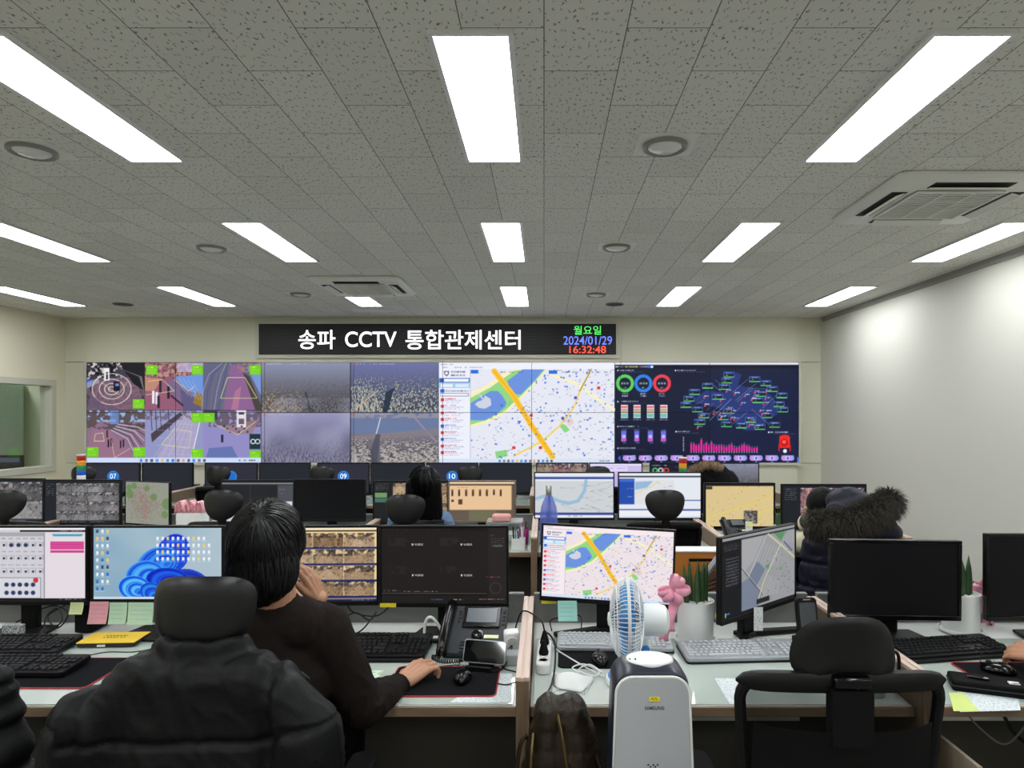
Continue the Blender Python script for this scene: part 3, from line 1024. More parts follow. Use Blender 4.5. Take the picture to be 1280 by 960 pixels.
def feeds(W, H, cols, rows, x0, y0, x1, y1, bg=(16, 16, 18), seed=1, pal='grey', gap=.4, c=None):
    c = c or Cv(W, H, bg, seed=seed)
    r = np.random.default_rng(seed)
    cw, ch = (x1 - x0) / cols, (y1 - y0) / rows
    for j in range(rows):
        for i in range(cols):
            if pal == 'warm':
                g = r.uniform(-28, 22); t = (150 + g, 124 + g, 96 + g); sky = (226, 196, 150); wm = (196, 156, 106)
            elif pal == 'mauve':
                t = (140, 96 + r.uniform(0, 30), 106); sky = (200, 180, 190); wm = (210, 150, 140)
            else:
                g = r.uniform(80, 130); t = (g, g * .98, g); sky = (170, 176, 180); q = r.uniform(-30, 40); wm = (126 + q, 120 + q, 116 + q)
            street(c, x0 + i * cw, y0 + j * ch, x0 + (i + 1) * cw - gap, y0 + (j + 1) * ch - gap, t, int(r.integers(1e6)), warm=wm, sky=sky)
    return c


def pic_off():
    return Cv(24, 14, (7, 8, 9), S=1)


def pic_idle(disc=False, W=66, H=38, tone=(33, 37, 44)):
    c = Cv(W, H, tone, S=3)
    if disc:
        c.disc(W * .5, H * .45, H * .19, (30, 110, 200)); c.ring(W * .5, H * .45, H * .165, H * .19, (60, 150, 230))
    else:
        c.ring(W * .5, H * .8, H * .07, H * .1, (190, 200, 210)); c.line([(W * .51, H * .83), (W * .56, H * .9)], .8, (190, 200, 210))
        for k in (-.16, -.11, .13, .2): c.rect(W * (.5 + k), H * .84, W * (.5 + k) + .8, H * .84 + .8, (150, 160, 170))
    return c


def pic_petals(W=200, H=116):
    """pale blue desktop with folded deep-blue ribbons and rows of small icons"""
    c = Cv(W, H, (150, 180, 200), S=3)
    c.grad(0, 0, W, H, (122, 160, 186), (170, 190, 202), True)
    c.nz(0, 0, W, H, 70, (178, 198, 208), .5, .5, .5)
    X = lambda u: u * W
    Y = lambda v: v * H

    def lobe(cx, cy, rx, ry, rot, c0, c1, n=30):
        for k in range(n):
            t = k / (n - 1)
            s = 1 - t * .85
            pts = []
            for i in range(26):
                a = 2 * PI * i / 26
                u, v = rx * s * math.cos(a), ry * s * math.sin(a)
                ox, oy = t * rx * .35, t * ry * .3
                pts.append((X(cx) + (u + ox) * math.cos(rot) * H - (v + oy) * math.sin(rot) * H, Y(cy) + (u + ox) * math.sin(rot) * H + (v + oy) * math.cos(rot) * H))
            q = .5 + .5 * math.sin(t * 14 + rot * 3) if k % 7 else .0
            c.poly(pts, tuple(c0[m] * (1 - q) + c1[m] * q for m in range(3)))
    lobe(.76, .75, .26, .16, .35, (14, 40, 170), (30, 70, 210))
    lobe(.62, .36, .22, .28, .35, (24, 90, 226), (6, 34, 190))
    lobe(.5, .5, .3, .22, -.5, (52, 150, 240), (8, 50, 204))
    lobe(.4, .66, .26, .2, -.2, (80, 180, 246), (16, 80, 220))
    lobe(.58, .74, .3, .18, .1, (20, 96, 230), (4, 30, 180))
    lobe(.32, .84, .22, .17, .15, (92, 196, 250), (10, 70, 220))
    lobe(.47, .92, .2, .14, .5, (40, 140, 240), (4, 40, 190))
    c.rect(0, H * .965, W, H, (206, 216, 228))
    r = np.random.default_rng(3)
    cols = [(236, 240, 246), (240, 200, 90), (40, 110, 190), (230, 236, 240), (60, 70, 80), (236, 238, 244)]
    for k in range(9):
        for i in range(3):
            if i == 2 and k > 7: continue
            xx, yy = .022 + i * .04, .03 + k * .1
            q = cols[int(r.integers(6))]
            c.rect(X(xx), Y(yy), X(xx) + W * .018, Y(yy) + H * .045, q); c.marks(X(xx) - 1, Y(yy) + H * .055, X(xx) + W * .025, H * .01, (236, 240, 246), .7, 0)
    for k in range(4):
        for i in range(11):
            if k == 0 and i > 9: continue
            xx, yy = .49 + i * .04, .13 + k * .095
            q = (240, 205, 100) if (i + k * 3) % 5 == 2 else (236, 240, 246)
            c.rect(X(xx), Y(yy), X(xx) + W * .018, Y(yy) + H * .045, q); c.marks(X(xx) - 1, Y(yy) + H * .055, X(xx) + W * .025, H * .01, (225, 232, 246), .7, 0)
    return c


def pic_plan(W=200, H=116):
    """pale control-software page: rows of round and square switches, pink table on the right"""
    c = Cv(W, H, (206, 204, 212), S=3)
    X = lambda u: u * W
    Y = lambda v: v * H
    c.rect(0, 0, W, H * .03, (236, 236, 240)); c.rect(X(.5), H * .035, W, H * .06, (22, 22, 24)); c.rect(0, H * .065, X(.68), H * .12, (168, 168, 172))
    c.marks(X(.8), H * .04, W * .97, H * .012, (240, 240, 240))
    for j, yy in enumerate((.2, .38, .56)):
        for i in range(12):
            xx = .03 + i * .055
            c.marks(X(xx), Y(yy - .055), X(xx + .035), H * .012, (110, 108, 116), gap=0)
            c.line([(X(xx), Y(yy)), (X(xx + .04), Y(yy)), (X(xx + .04), Y(yy + .06))], .4, (110, 110, 120))
            if j == 0 and i in (2, 3, 7, 8, 9): c.disc(X(xx + .02), Y(yy + .04), H * .028, (44, 56, 86))
            else: c.rect(X(xx + .012), Y(yy + .025), X(xx + .028), Y(yy + .055), (30, 30, 40))
    c.rect(X(.02), Y(.68), X(.66), Y(.97), (110, 112, 120)); c.rect(X(.025), Y(.69), X(.655), Y(.96), (214, 214, 222)); c.rect(X(.34), Y(.69), X(.345), Y(.96), (80, 80, 90))
    for i in range(5):
        for j in range(2):
            c.disc(X(.4 + i * .05), Y(.78 + j * .11), H * .03, (44, 56, 96)); c.disc(X(.08 + i * .05), Y(.78 + j * .11), H * .018, (50, 50, 60))
    c.disc(X(.62), Y(.72), H * .035, (206, 50, 60))
    c.rect(X(.69), Y(.07), W, Y(.96), (226, 218, 224)); c.rect(X(.68), Y(.07), X(.69), Y(.96), (150, 150, 158))
    c.poly([(X(.74), Y(.09)), (X(.98), Y(.09)), (X(.965), Y(.12)), (X(.755), Y(.12))], (70, 160, 186))
    c.rect(X(.73), Y(.19), X(.985), Y(.3), (206, 60, 140)); c.rect(X(.73), Y(.31), X(.985), Y(.345), (206, 60, 140))
    for j in range(3): c.line([(X(.73), Y(.215 + j * .03)), (X(.985), Y(.215 + j * .03))], .4, (236, 170, 206))
    c.rect(0, Y(.965), W, H, (18, 18, 22)); c.marks(X(.8), Y(.975), X(.97), H * .012, (200, 200, 200))
    return c


def pic_parking(W=180, H=104):
    """sixteen warm-toned street cameras in a grid with navy bars"""
    c = Cv(W, H, (232, 206, 160), S=2)
    c.rect(0, 0, W, H * .03, (240, 226, 196)); c.rect(0, H * .04, W, H * .06, (40, 36, 34))
    c = feeds(W, H, 4, 4, 0, H * .08, W * .985, H * .96, seed=11, pal='warm', gap=1.2, c=c)
    for j in range(4):
        y = H * (.08 + .22 * (j + 1))
        c.rect(0, y - H * .035, W, y - H * .005, (24, 32, 90)); c.marks(2, y - H * .045, W, H * .012, (226, 200, 150), .6, .5)
    c.rect(0, H * .965, W, H, (30, 34, 70)); c.marks(W * .8, H * .975, W * .97, 1, (220, 220, 220))
    return c


def pic_darkclient(W=200, H=120):
    """near-black viewer with four empty panes and thin grey controls"""
    c = Cv(W, H, (30, 26, 25), S=2, seed=4)
    c.rect(0, 0, W, H * .05, (22, 19, 19))
    c.marks(3, H * .03, W * .55, 1, (150, 140, 130), .5, .5)
    for i in (0, 1):
        for j in (0, 1):
            c.nz(W * (.06 + .41 * i), H * (.14 + .37 * j), W * (.2 + .41 * i), H * (.24 + .37 * j), 9, (44, 40, 38), .5, .7)
            for k in range(6): c.disc(W * (.2 + .41 * i + .02 * k), H * (.17 + .37 * j + .02 * (k % 3)), .5, (110, 104, 98))
    c.rect(W * .855, 0, W, H, (36, 32, 31)); c.marks(W * .87, H * .1, W * .9, 1, (140, 130, 120)); c.rect(W * .895, H * .235, W * .965, H * .255, (52, 96, 84))
    for k in range(5): c.marks(W * .88, H * (.14 + k * .025), W * .98, 1, (130, 110, 100), .7)
    c.marks(W * .84, H * .65, W * .95, 1, (206, 110, 100)); c.ring(W * .91, H * .8, 8, 9, (70, 66, 62)); c.line([(W * .91, H * .72), (W * .91, H * .88)], .4, (90, 84, 80)); c.line([(W * .86, H * .8), (W * .96, H * .8)], .4, (90, 84, 80))
    c.marks(4, H * .83, W * .14, 1.2, (170, 160, 150)); c.marks(W * .18, H * .84, W * .45, 1.2, (200, 160, 140)); c.rect(0, H * .87, W * .84, H * .875, (110, 104, 100)); c.rect(0, H * .89, W * .84, H * .9, (8, 8, 8))
    c.marks(W * .4, H * .945, W * .5, 1.4, (60, 150, 190)); c.marks(W * .52, H * .945, W * .66, 1.6, (206, 190, 170)); c.marks(W * .78, H * .94, W * .98, 1, (190, 170, 160))
    return c


def pic_mapdark(W=150, H=126):
    """navigation client: dark list on the left, grey street map with a river basin"""
    c = Cv(W, H, (22, 23, 27), S=2, seed=8)
    c.rect(0, 0, W, H * .04, (150, 152, 156))
    for k in range(3): c.marks(W * .03, H * (.09 + k * .03), W * .2, 1, (150, 150, 156))
    for k in range(9): c.rect(W * .05, H * (.26 + k * .04), W * .22, H * (.262 + k * .04), (130, 130, 140)); c.marks(W * .06, H * (.272 + k * .04), W * .2, .9, (180, 180, 186))
    c.rect(W * .04, H * .93, W * .1, H * .95, (40, 110, 200))
    x0 = W * .25
    c.rect(x0, H * .06, W, H * .96, (150, 152, 156)); c.poly([(x0, H * .06), (W * .55, H * .06), (W * .42, H * .35), (x0, H * .5)], (164, 164, 166))
    P = lambda u, v: (x0 + u * (W - x0), H * (.06 + .9 * v))
    c.poly([P(.28, .35), P(.42, .5), P(.25, .72), P(.12, .55)], (112, 122, 142)); c.poly([P(0, .6), P(.12, .56), P(.36, .85), P(.3, 1), P(0, 1)], (118, 128, 146))
    c.line([P(.0, .4), P(.12, .55), P(.38, .86)], 1.2, (60, 60, 66)); c.line([P(.02, .4), P(.14, .55), P(.4, .86)], .5, (210, 210, 206)); c.line([P(.45, .0), P(.12, .55)], 1.4, (190, 190, 186))
    c.line([P(.48, 0), P(.75, .22), P(1, .44)], 3, (196, 196, 160)); c.line([P(.72, .18), P(.4, .66), P(.3, .9)], 2.2, (196, 196, 160)); c.poly([P(.58, 0), P(.85, 0), P(.72, .14)], (90, 140, 96))
    for k in range(7): c.line([P(.42 + k * .05, .1 + k * .03), P(.28 + k * .06, .38 + k * .02)], .6, (190, 192, 194)); c.line([P(.8 + k * .04, .0), P(.75 + k * .05, .2)], .6, (190, 192, 194)); c.line([P(.5 + k * .03, .6 + k * .02), P(.34 + k * .05, .9)], .6, (192, 194, 194))
    c.line([P(.78, .16), P(.94, .32)], 2, (50, 50, 130)); c.poly([P(.42, .46), P(.5, .42), P(.48, .52)], (96, 140, 96)); c.disc(*P(.72, .55), 3, (110, 150, 106))
    r = np.random.default_rng(9)
    for k in range(60): u, v = r.uniform(.45, 1), r.uniform(.25, .98); c.rect(*P(u, v), P(u, v)[0] + 2.4, P(u, v)[1] + .9, (80, 60, 66) if k % 3 else (160, 60, 66), .8)
    c.rect(*P(.26, .9), *P(.5, .97), (36, 36, 40))
    return c


def pic_bluemap(W=110, H=64):
    c = Cv(W, H, (206, 210, 214), S=3, seed=4)
    c.rect(0, 0, W, H * .09, (230, 232, 240)); c.rect(0, H * .09, W, H * .14, (50, 76, 150)); c.rect(0, H * .14, W, H * .18, (226, 230, 240))
    for k in range(26):
        r = c.rng; a, b = r.random() * W, H * (.2 + .65 * r.random()); c.line([(a, b), (a + r.uniform(8, 22), b + r.uniform(-8, 8))], .4, (160, 164, 166)); c.marks(a, b, a + 3, .8, (120, 124, 130))
    c.line([(W * .65, H * .18), (W * .63, H * .4), (W * .55, H * .62), (W * .42, H * .68), (W * .3, H * .62), (W * .15, H * .5), (0, H * .58)], 4.6, (150, 190, 214))
    c.rect(0, H * .88, W, H * .93, (46, 60, 140)); c.rect(0, H * .93, W, H, (226, 230, 238)); c.marks(W * .4, H * .95, W * .6, 1.2, (90, 110, 160))
    return c


def pic_webapp(W=112, H=64):
    c = Cv(W, H, (228, 232, 240), S=3, seed=5)
    c.rect(0, H * .07, W, H * .1, (20, 24, 44)); c.rect(0, H * .13, W * .19, H * .7, (36, 76, 170)); c.rect(W * .01, H * .15, W * .18, H * .2, (60, 110, 206))
    for v in (.34, .52): c.marks(W * .1, H * v, W * .17, 1, (210, 226, 250))
    c.rect(W * .2, H * .16, W * .68, H * .7, (222, 224, 228)); c.poly([(W * .2, H * .2), (W * .42, H * .18), (W * .34, H * .33), (W * .2, H * .38)], (150, 184, 222)); c.line([(W * .2, H * .46), (W * .4, H * .3), (W * .48, H * .18)], 1.5, (232, 214, 150))
    for k in range(16): a, b = c.rng.uniform(.4, .66) * W, c.rng.uniform(.2, .66) * H; c.line([(a, b), (a + 5, b + c.rng.uniform(-3, 3))], .4, (150, 156, 166))
    for v in (.6, .82): c.rect(W * .68, H * v, W, H * (v + .02), (60, 80, 160))
    c.rect(0, H * .8, W, H * .83, (60, 80, 150)); c.rect(0, H * .85, W, H * .95, (236, 238, 244)); c.rect(0, H * .95, W, H, (214, 224, 240))
    return c


def pic_yellowmap(W=110, H=66):
    c = Cv(W, H, (218, 196, 144), S=3, seed=6)
    for k in range(40):
        a, b = c.rng.random() * W, c.rng.random() * H; c.line([(a, b), (a + 12, b - 6)], .6, (226, 200, 110), .7); c.rect(c.rng.random() * W, c.rng.random() * H, 0, 0, (120, 90, 60)); a, b = c.rng.random() * W, c.rng.random() * H; c.marks(a, b, a + 2.4, .8, (130, 96, 70))
    for k in range(12): a, b = c.rng.random() * W, c.rng.random() * H; c.disc(a, b, .8, (206, 110, 60))
    c.line([(0, H * .8), (W, H * .3)], 1.6, (230, 206, 96)); c.line([(W * .2, H), (W, H * .55)], 1.2, (230, 206, 96))
    c.rect(0, 0, W, H * .04, (30, 28, 26)); c.rect(W * .0, H * .05, W * .1, H * .12, (60, 56, 50)); c.rect(W * .56, H * .62, W * .76, H * .93, (70, 66, 62)); c.nz(W * .56, H * .62, W * .76, H * .93, 4, (150, 146, 140), .5, .8)
    return c


def pic_tanpage(W=96, H=58):
    c = Cv(W, H, (226, 190, 150), S=3, seed=7)
    c.rect(0, 0, W, H * .06, (234, 204, 168)); c.rect(0, H * .06, W, H * .1, (80, 64, 52)); c.rect(0, H * .1, W * .95, H * .72, (232, 194, 152)); c.rect(0, H * .72, W, H, (100, 86, 74)); c.rect(W * .3, H * .74, W * .72, H, (110, 108, 82)); c.rect(W * .95, H * .1, W, H * .72, (96, 82, 70))
    for k in range(8): c.rect(W * (.03 + k * .106), H * .2, W * (.03 + k * .106) + 3.0, H * (.37 if k != 6 else .34), (60, 44, 36)); c.disc(W * (.03 + k * .106) + 1.5, H * .23, .9, (150, 110, 80))
    c.rect(W * .03, H * .46, W * .07, H * .52, (60, 44, 36)); c.rect(W * .14, H * .45, W * .2, H * .58, (90, 60, 40)); c.marks(W * .12, H * .14, W * .4, 1, (150, 116, 86))
    return c


def pic_greymap(W=80, H=60):
    c = Cv(W, H, (146, 150, 138), S=3, seed=12)
    for x, y, r_ in ((.1, .3, 7), (.08, .15, 5), (.5, .15, 5), (.65, .35, 6), (.95, .5, 9), (.9, .75, 6), (.2, .1, 5)): c.disc(x * W, y * H, r_, (104, 138, 84), .9, .9)
    for k in range(700):
        a, b = c.rng.normal(.4, .18), c.rng.normal(.5, .22)
        if 0.02 < a < .98 and .04 < b < .96: c.rect(a * W, b * H, a * W + c.rng.uniform(.6, 2), b * H + .8, (166, 84, 84) if k % 3 else (110, 116, 110), .8)
    return c


def pic_darktool(W=100, H=56):
    c = Cv(W, H, (38, 39, 44), S=3, seed=13)
    c.rect(0, 0, W, H * .05, (20, 20, 24)); c.rect(0, H * .05, W, H * .08, (150, 150, 160)); c.rect(0, H * .1, W * .78, H * .86, (30, 31, 36)); c.rect(W * .39, H * .1, W * .395, H * .86, (110, 112, 120))
    c.rect(W * .78, H * .1, W, H * .86, (74, 76, 84)); c.marks(W * .8, H * .2, W * .88, 1, (170, 170, 180)); c.marks(W * .8, H * .3, W * .86, 1, (170, 170, 180)); c.rect(W * .84, H * .5, W * .98, H * .78, (214, 216, 226)); c.rect(0, H * .76, W, H, (206, 208, 222)); c.rect(0, H * .74, W, H * .76, (90, 92, 100)); c.disc(W * .58, H * .5, .8, (200, 200, 200))
    return c


def pic_listfeeds(W=106, H=60, seed=20, side=.16, cols=4, rows=4, pal='grey'):
    c = Cv(W, H, (24, 27, 34), S=2, seed=seed)
    c = feeds(W, H, cols, rows, W * side, H * .07, W * .99, H * .93, seed=seed, pal=pal, c=c)
    for k in range(6): c.marks(W * .03, H * (.08 + k * .05), W * side * .8, 1, (150, 154, 164), .7)
    c.marks(W * .2, H * .95, W * .8, 1.2, (150, 150, 160))
    return c


def pic_greenlist(W=106, H=60):
    c = Cv(W, H, (28, 29, 31), S=2, seed=31)
    for k in range(4): c.marks(W * .03, H * (.06 + k * .05), W * .2, 1, (160, 164, 170), .7)
    c.rect(W * .02, H * .28, W * .18, H * .4, (110, 150, 100)); c.rect(W * .02, H * .42, W * .22, H * .52, (70, 110, 96))
    return feeds(W, H, 3, 3, W * .26, H * .05, W * .99, H * .8, seed=31, pal='warm', c=c)
# ---------------------------------------------------------------- the room
M['ceil'] = mat_ceiling()
M['floor'] = mat('grey_floor_tile', (120, 119, 114), 0.9, bump=0.3, bscale=500, var=0.08, vscale=30)
WT = 0.14
b = MB().box(XL - 3.2, XR + WT, YF - WT, YB + 1.4, -0.1, 0)
struct(b.build('floor', M['floor'], smooth=False))
b = MB().box(XL - 3.2, XR + WT, YF - WT, YB + 1.4, ZC, ZC + 0.1)
struct(b.build('ceiling', M['ceil'], smooth=False))
struct(MB().box(XR, XR + WT, YF, YB + 0.3, 0, ZC).build('wall_right', M['wall_r'], smooth=False))
struct(MB().box(XL - 3.2, XR, YF - WT, YF, 0, ZC).build('wall_rear', M['wall'], smooth=False))
# left wall with the window opening
WY0, WY1, WZ0, WZ1 = 6.5, 9.32, 0.925, 2.06
b = MB()
b.box(XL - WT, XL, YF, WY0, 0, ZC).box(XL - WT, XL, WY1, YB + 0.3, 0, ZC)
b.box(XL - WT, XL, WY0, WY1, 0, WZ0).box(XL - WT, XL, WY0, WY1, WZ1, ZC)
struct(b.build('wall_left', M['wall_l'], smooth=False))
# front wall: recessed edge strips and a centre that stands 10 cm proud, with open joints between its boards
xa, xb = at(108, 0, YB).x, at(997, 0, YB).x
b = MB().mat(M['seam']).box(XL, XR, YB + 0.12, YB + 0.3, 0, ZC)
b.mat(M['wall'])
zt, zb = at(0, 452, YB).z, at(0, 579.5, YB).z
g = 0.004
for (x0, x1, yy, rows) in ((XL, xa - g, YB + 0.09, [(0, zb - g), (zb + g, zt - g), (zt + g, ZC)]), (xb + g, XR, YB + 0.09, [(0, zb - g), (zb + g, zt - g), (zt + g, ZC)]),
                           (xa, xb, YB, [(0, ZC)])):
    for z0, z1 in rows:
        b.box(x0, x1, yy, YB + 0.13, z0, z1)
struct(b.build('wall_front', None, smooth=False))
b = MB()
for x in [at(p, 0, YB).x for p in (319, 777)]:
    b.box(x - 0.004, x + 0.004, YB - 0.003, YB + 0.002, zt + 0.01, ZC)
b.box(xa, xb, YB - 0.006, YB + 0.002, zb - 0.03, zb + 0.0)
struct(b.build('trim_1', M['trimb'], smooth=False))
struct(MB().box(XR - 0.035, XR, YF, YB, ZC - 0.035, ZC - 0.001).box(XR - 0.02, XR, YF, YB, ZC - 0.06, ZC - 0.035).build('trim_2', mat('ceiling_edge', (150, 150, 142), 0.6), smooth=False))
struct(MB().box(XR - 0.012, XR, YF, YB, 0, 0.1).build('baseboard_right', mat('baseboard', (120, 118, 108), 0.6), smooth=False))

# window into the room next door
fr = struct(thing('window_1', 'wide fixed window in the left wall', 'window', (0, 0, 0)))
del fr['category']
b = MB()
e = 0.075
b.box(XL - WT - .005, XL + .025, WY0 - .06, WY1 + e, WZ1 - .012, WZ1 + e).box(XL - WT - .005, XL + .025, WY0 - .06, WY1 + e, WZ0 - e, WZ0 + .012)
b.box(XL - WT - .006, XL + .024, WY1 - .015, WY1 + e - .001, WZ0, WZ1).box(XL - WT - .006, XL + .024, WY0 - .06, WY0 + .015, WZ0, WZ1)
b.build('window_frame', M['trimb'], fr, bevel=.006)
glass = bpy.data.materials.new('window_glass')
glass.use_nodes = True
gn = glass.node_tree
gn.nodes.remove(gn.nodes['Principled BSDF'])
g1, g2, g3, g4 = [gn.nodes.new(k) for k in ('ShaderNodeBsdfTransparent', 'ShaderNodeBsdfGlossy', 'ShaderNodeMixShader', 'ShaderNodeLayerWeight')]
g1.inputs[0].default_value = (.95, .985, .96, 1)
g2.inputs['Roughness'].default_value = .02
gn.nodes.remove(g4)
g3.inputs[0].default_value = .07
gn.links.new(g1.outputs[0], g3.inputs[1])
gn.links.new(g2.outputs[0], g3.inputs[2])
gn.links.new(g3.outputs[0], gn.nodes['Material Output'].inputs[0])
MB().box(XL - .08, XL - .074, WY0 + .014, WY1 - .014, WZ0 + .011, WZ1 - .011).build('glass_pane', glass, fr, smooth=False)
# the room behind it
M['side_wall'] = mat('green_grey_wall', (198, 202, 180), 0.8)
b = MB().box(XL - 3.2, XL - WT, YB + .9, YB + 1.0, 0, ZC).box(XL - 3.3, XL - 3.2, YF, YB + 1.0, 0, ZC).box(XL - 3.2, XL - WT, 4.0, 4.1, 0, ZC)
struct(b.build('wall_side_room', M['side_wall'], smooth=False))
struct(MB().box(XL - .12, XL, YB + .3, YB + 1.0, 0, ZC).build('wall_side_return', M['side_wall'], smooth=False))

# glowing ceiling panels ----------------------------------------------------------------
M['diff'] = mat('light_diffuser', (250, 253, 255), 0.5, emit=LAMP)
M['lamp_frame'] = mat('white_metal_frame', (226, 228, 228), 0.4)


def panel_light(x, y0, y1, label, w=0.275):
    t = thing('ceiling_panel_light', label, 'ceiling light', (x, (y0 + y1) / 2, ZC), group='recessed ceiling panel lights')
    L = (y1 - y0) / 2 + .02
    W = w / 2 + .02
    f = MB().box(-W, W, -L, -L + .02, -.014, 0).box(-W, W, L - .02, L, -.014, 0).box(-W, -W + .02, -L + .02, L - .02, -.014, 0).box(W - .02, W, -L + .02, L - .02, -.014, 0)
    f.build('light_frame', M['lamp_frame'], t, smooth=False)
    MB().box(-W + .02, W - .02, -L + .02, L - .02, -.009, -.001).build('light_diffuser', M['diff'], t, smooth=False)
    return t


NM = {3.46: 'rightmost column', 1.57: 'column right of centre', -.30: 'centre column', -2.16: 'column left of centre', -4.06: 'second column from the left wall', -5.97: 'leftmost column'}
RW = {0.05: 'above the camera', 2.43: 'in the nearest row', 4.80: 'in the middle row', 7.2: 'nearest the video wall', -2.3: 'at the back of the room'}
for x, cn in NM.items():
    for y, rn in RW.items():
        xx, y0, y1 = x, y, y + 1.2
        if x == -.3:
            xx = {2.43: -.27, 4.8: -.315, 7.2: -.335}.get(y, x)
        if x == -2.16:
            xx = {2.43: -2.117, 4.8: -2.19, 7.2: -2.2}.get(y, x)
            if y == 7.2:
                y0, y1 = 7.8, 8.45
        if y == 2.43 and x in (3.46, -4.06, -5.97): rn = 'just outside the frame'
        if y == 7.2 and y0 == y: y1 = 8.45
        if x == -5.97 and y == 4.8: continue
        panel_light(xx, y0, y1, ('short ' if (x == -2.16 and y == 7.2) else '') + f'glowing ceiling panel, {cn}, {rn}')
panel_light(XL - 1.6, 7.0, 8.2, 'ceiling panel lighting the room behind the left window, nearer one')
panel_light(XL - 1.6, 8.9, 10.1, 'ceiling panel lighting the room behind the left window, farther one')

# air-conditioning cassettes
M['ac_white'] = mat('ac_white', (228, 228, 222), 0.5)
M['ac_dark'] = mat('ac_slot', (40, 38, 34), 0.7)
M['ac_grille'] = mat('ac_grille', (150, 152, 146), 0.6)


def cassette(x, y, s, label):
    t = thing('air_conditioner', label, 'air conditioner', (x, y, ZC), group='ceiling air conditioners')
    h = s / 2
    zz = -.045
    b = MB()
    o, i2 = h, h * .56
    pts = rrect(s, s, .05, 4)
    ch = rrect(s - .06, s - .06, .04, 4)
    # sloping edge
    n = len(pts)
    vs = [(p[0], p[1], -.004) for p in pts] + [(p[0], p[1], -.02) for p in pts] + [(p[0], p[1], zz) for p in ch]
    fs = [(k, (k + 1) % n, (k + 1) % n + n, k + n) for k in range(n)] + [(k + n, (k + 1) % n + n, (k + 1) % n + 2 * n, k + 2 * n) for k in range(n)]
    fs.append(tuple(range(2 * n, 3 * n)))
    b.add(vs, fs)
    b.build('housing', M['ac_white'], t)
    gr = MB().mat(M['ac_grille']).box(-i2, i2, -i2, i2, zz - .008, zz)
    gr.mat(M['ac_white'])
    for k in range(15):
        yy = -i2 + (k + .5) * 2 * i2 / 15
        gr.box(-i2, i2, yy - .004, yy + .004, zz - .014, zz - .008)
    for xx in (-i2, -i2 / 3, i2 / 3, i2):
        gr.box(xx - .008, xx + .008, -i2, i2, zz - .016, zz - .008)
    for yy in (-i2, i2):
        gr.box(-i2, i2, yy - .008, yy + .008, zz - .016, zz - .008)
    gr.build('intake_grille', None, t, smooth=False)
    m_ = h * .76
    for k in range(4):
        R = Matrix.Rotation(k * PI / 2, 4, 'Z')
        MB().mat(M['ac_dark']).box(-h * .5, h * .5, m_ - .05, m_ + .045, zz - .003, zz + .001, R).mat(M['ac_white']).add(
            [(-h * .49, m_ - .035, zz - .004), (h * .49, m_ - .035, zz - .004), (h * .49, m_ + .02, zz - .022), (-h * .49, m_ + .02, zz - .022),
             (-h * .49, m_ - .035, zz - .008), (h * .49, m_ - .035, zz - .008), (h * .49, m_ + .02, zz - .027), (-h * .49, m_ + .02, zz - .027)],
            [(0, 1, 2, 3), (7, 6, 5, 4), (0, 4, 5, 1), (1, 5, 6, 2), (2, 6, 7, 3), (3, 7, 4, 0)], R).build('louvre', None, t, smooth=False)
    return t


cassette(2.52, 4.27, .95, 'large white four-way air conditioner in the ceiling by the right wall')
cassette(-1.92, 7.13, .93, 'white four-way air conditioner in the far ceiling, left of centre')

# round downlights on square plates
M['bezel_dark'] = mat('downlight_ring', (140, 140, 136), 0.4)
M['lamp_off'] = mat('unlit_lens', (226, 226, 222), 0.2, coat=0.5)


def downlight(x, y, label):
    t = thing('round_downlight', label, 'downlight', (x, y, ZC), group='round unlit downlights')
    MB().box(-.15, .15, -.14, .14, -.006, 0).build('square_plate', M['ac_white'], t, bevel=.002)
    MB().lathe([(.088, -.006), (.115, -.006), (.115, -.022), (.104, -.028), (.092, -.02), (.088, -.012)], 36, cap=False).build('ring', M['bezel_dark'], t)
    MB().lathe([(.0001, -.012), (.088, -.012), (.086, -.02), (.06, -.034), (.0001, -.04)], 36, cap=False).build('lens', M['lamp_off'], t)


for x, y, l in ((.625, 3.43, 'nearest round ceiling downlight right of the centre light panel'), (.6, 5.5, 'round ceiling downlight right of centre in the middle distance'), (.6, 7.65, 'farthest round ceiling downlight right of centre, near the video wall'),
                (-2.69, 3.49, 'nearest round ceiling downlight at the far left of the ceiling'), (-2.77, 5.53, 'round ceiling downlight on the left between two panel lights'), (-2.8, 7.64, 'farthest round ceiling downlight, left of the small air conditioner')):
    downlight(x, y, l)
for x, y, l in ((-5.3, 8.36, 'small dark round ceiling speaker at the left'), (.89, 8.36, 'small dark round ceiling speaker right of the centre lights')):
    t = thing('ceiling_speaker', l, 'speaker', (x, y, ZC))
    MB().lathe([(.0001, -.012), (.085, -.014), (.1, -.008), (.1, 0)], 30, cap=False).build('grille_disc', M['dark_grey'], t)
    MB().lathe([(.1, 0), (.115, 0), (.112, -.012), (.1, -.012)], 30, cap=False).build('rim', M['grey_plastic'], t)
o = MB().box(-.3, .3, -.12, .12, -.008, 0).box(-.27, .27, -.1, .1, -.011, -.007).build('access_hatch', M['ac_white'], bevel=.003)
o.location = (-2.25, 8.85, ZC)
tag(o, 'small flat access hatch in the ceiling beyond the small air conditioner', 'hatch')
t = thing('sprinkler_head', 'tiny sprinkler head in the ceiling by the left window side light', 'sprinkler', (-4.35, 8.55, ZC))
MB().lathe([(.035, 0), (.035, -.006), (.012, -.01), (.01, -.03), (.022, -.034), (.022, -.037), (.0001, -.037)], 20).build('sprinkler_body', M['white_plastic'], t)

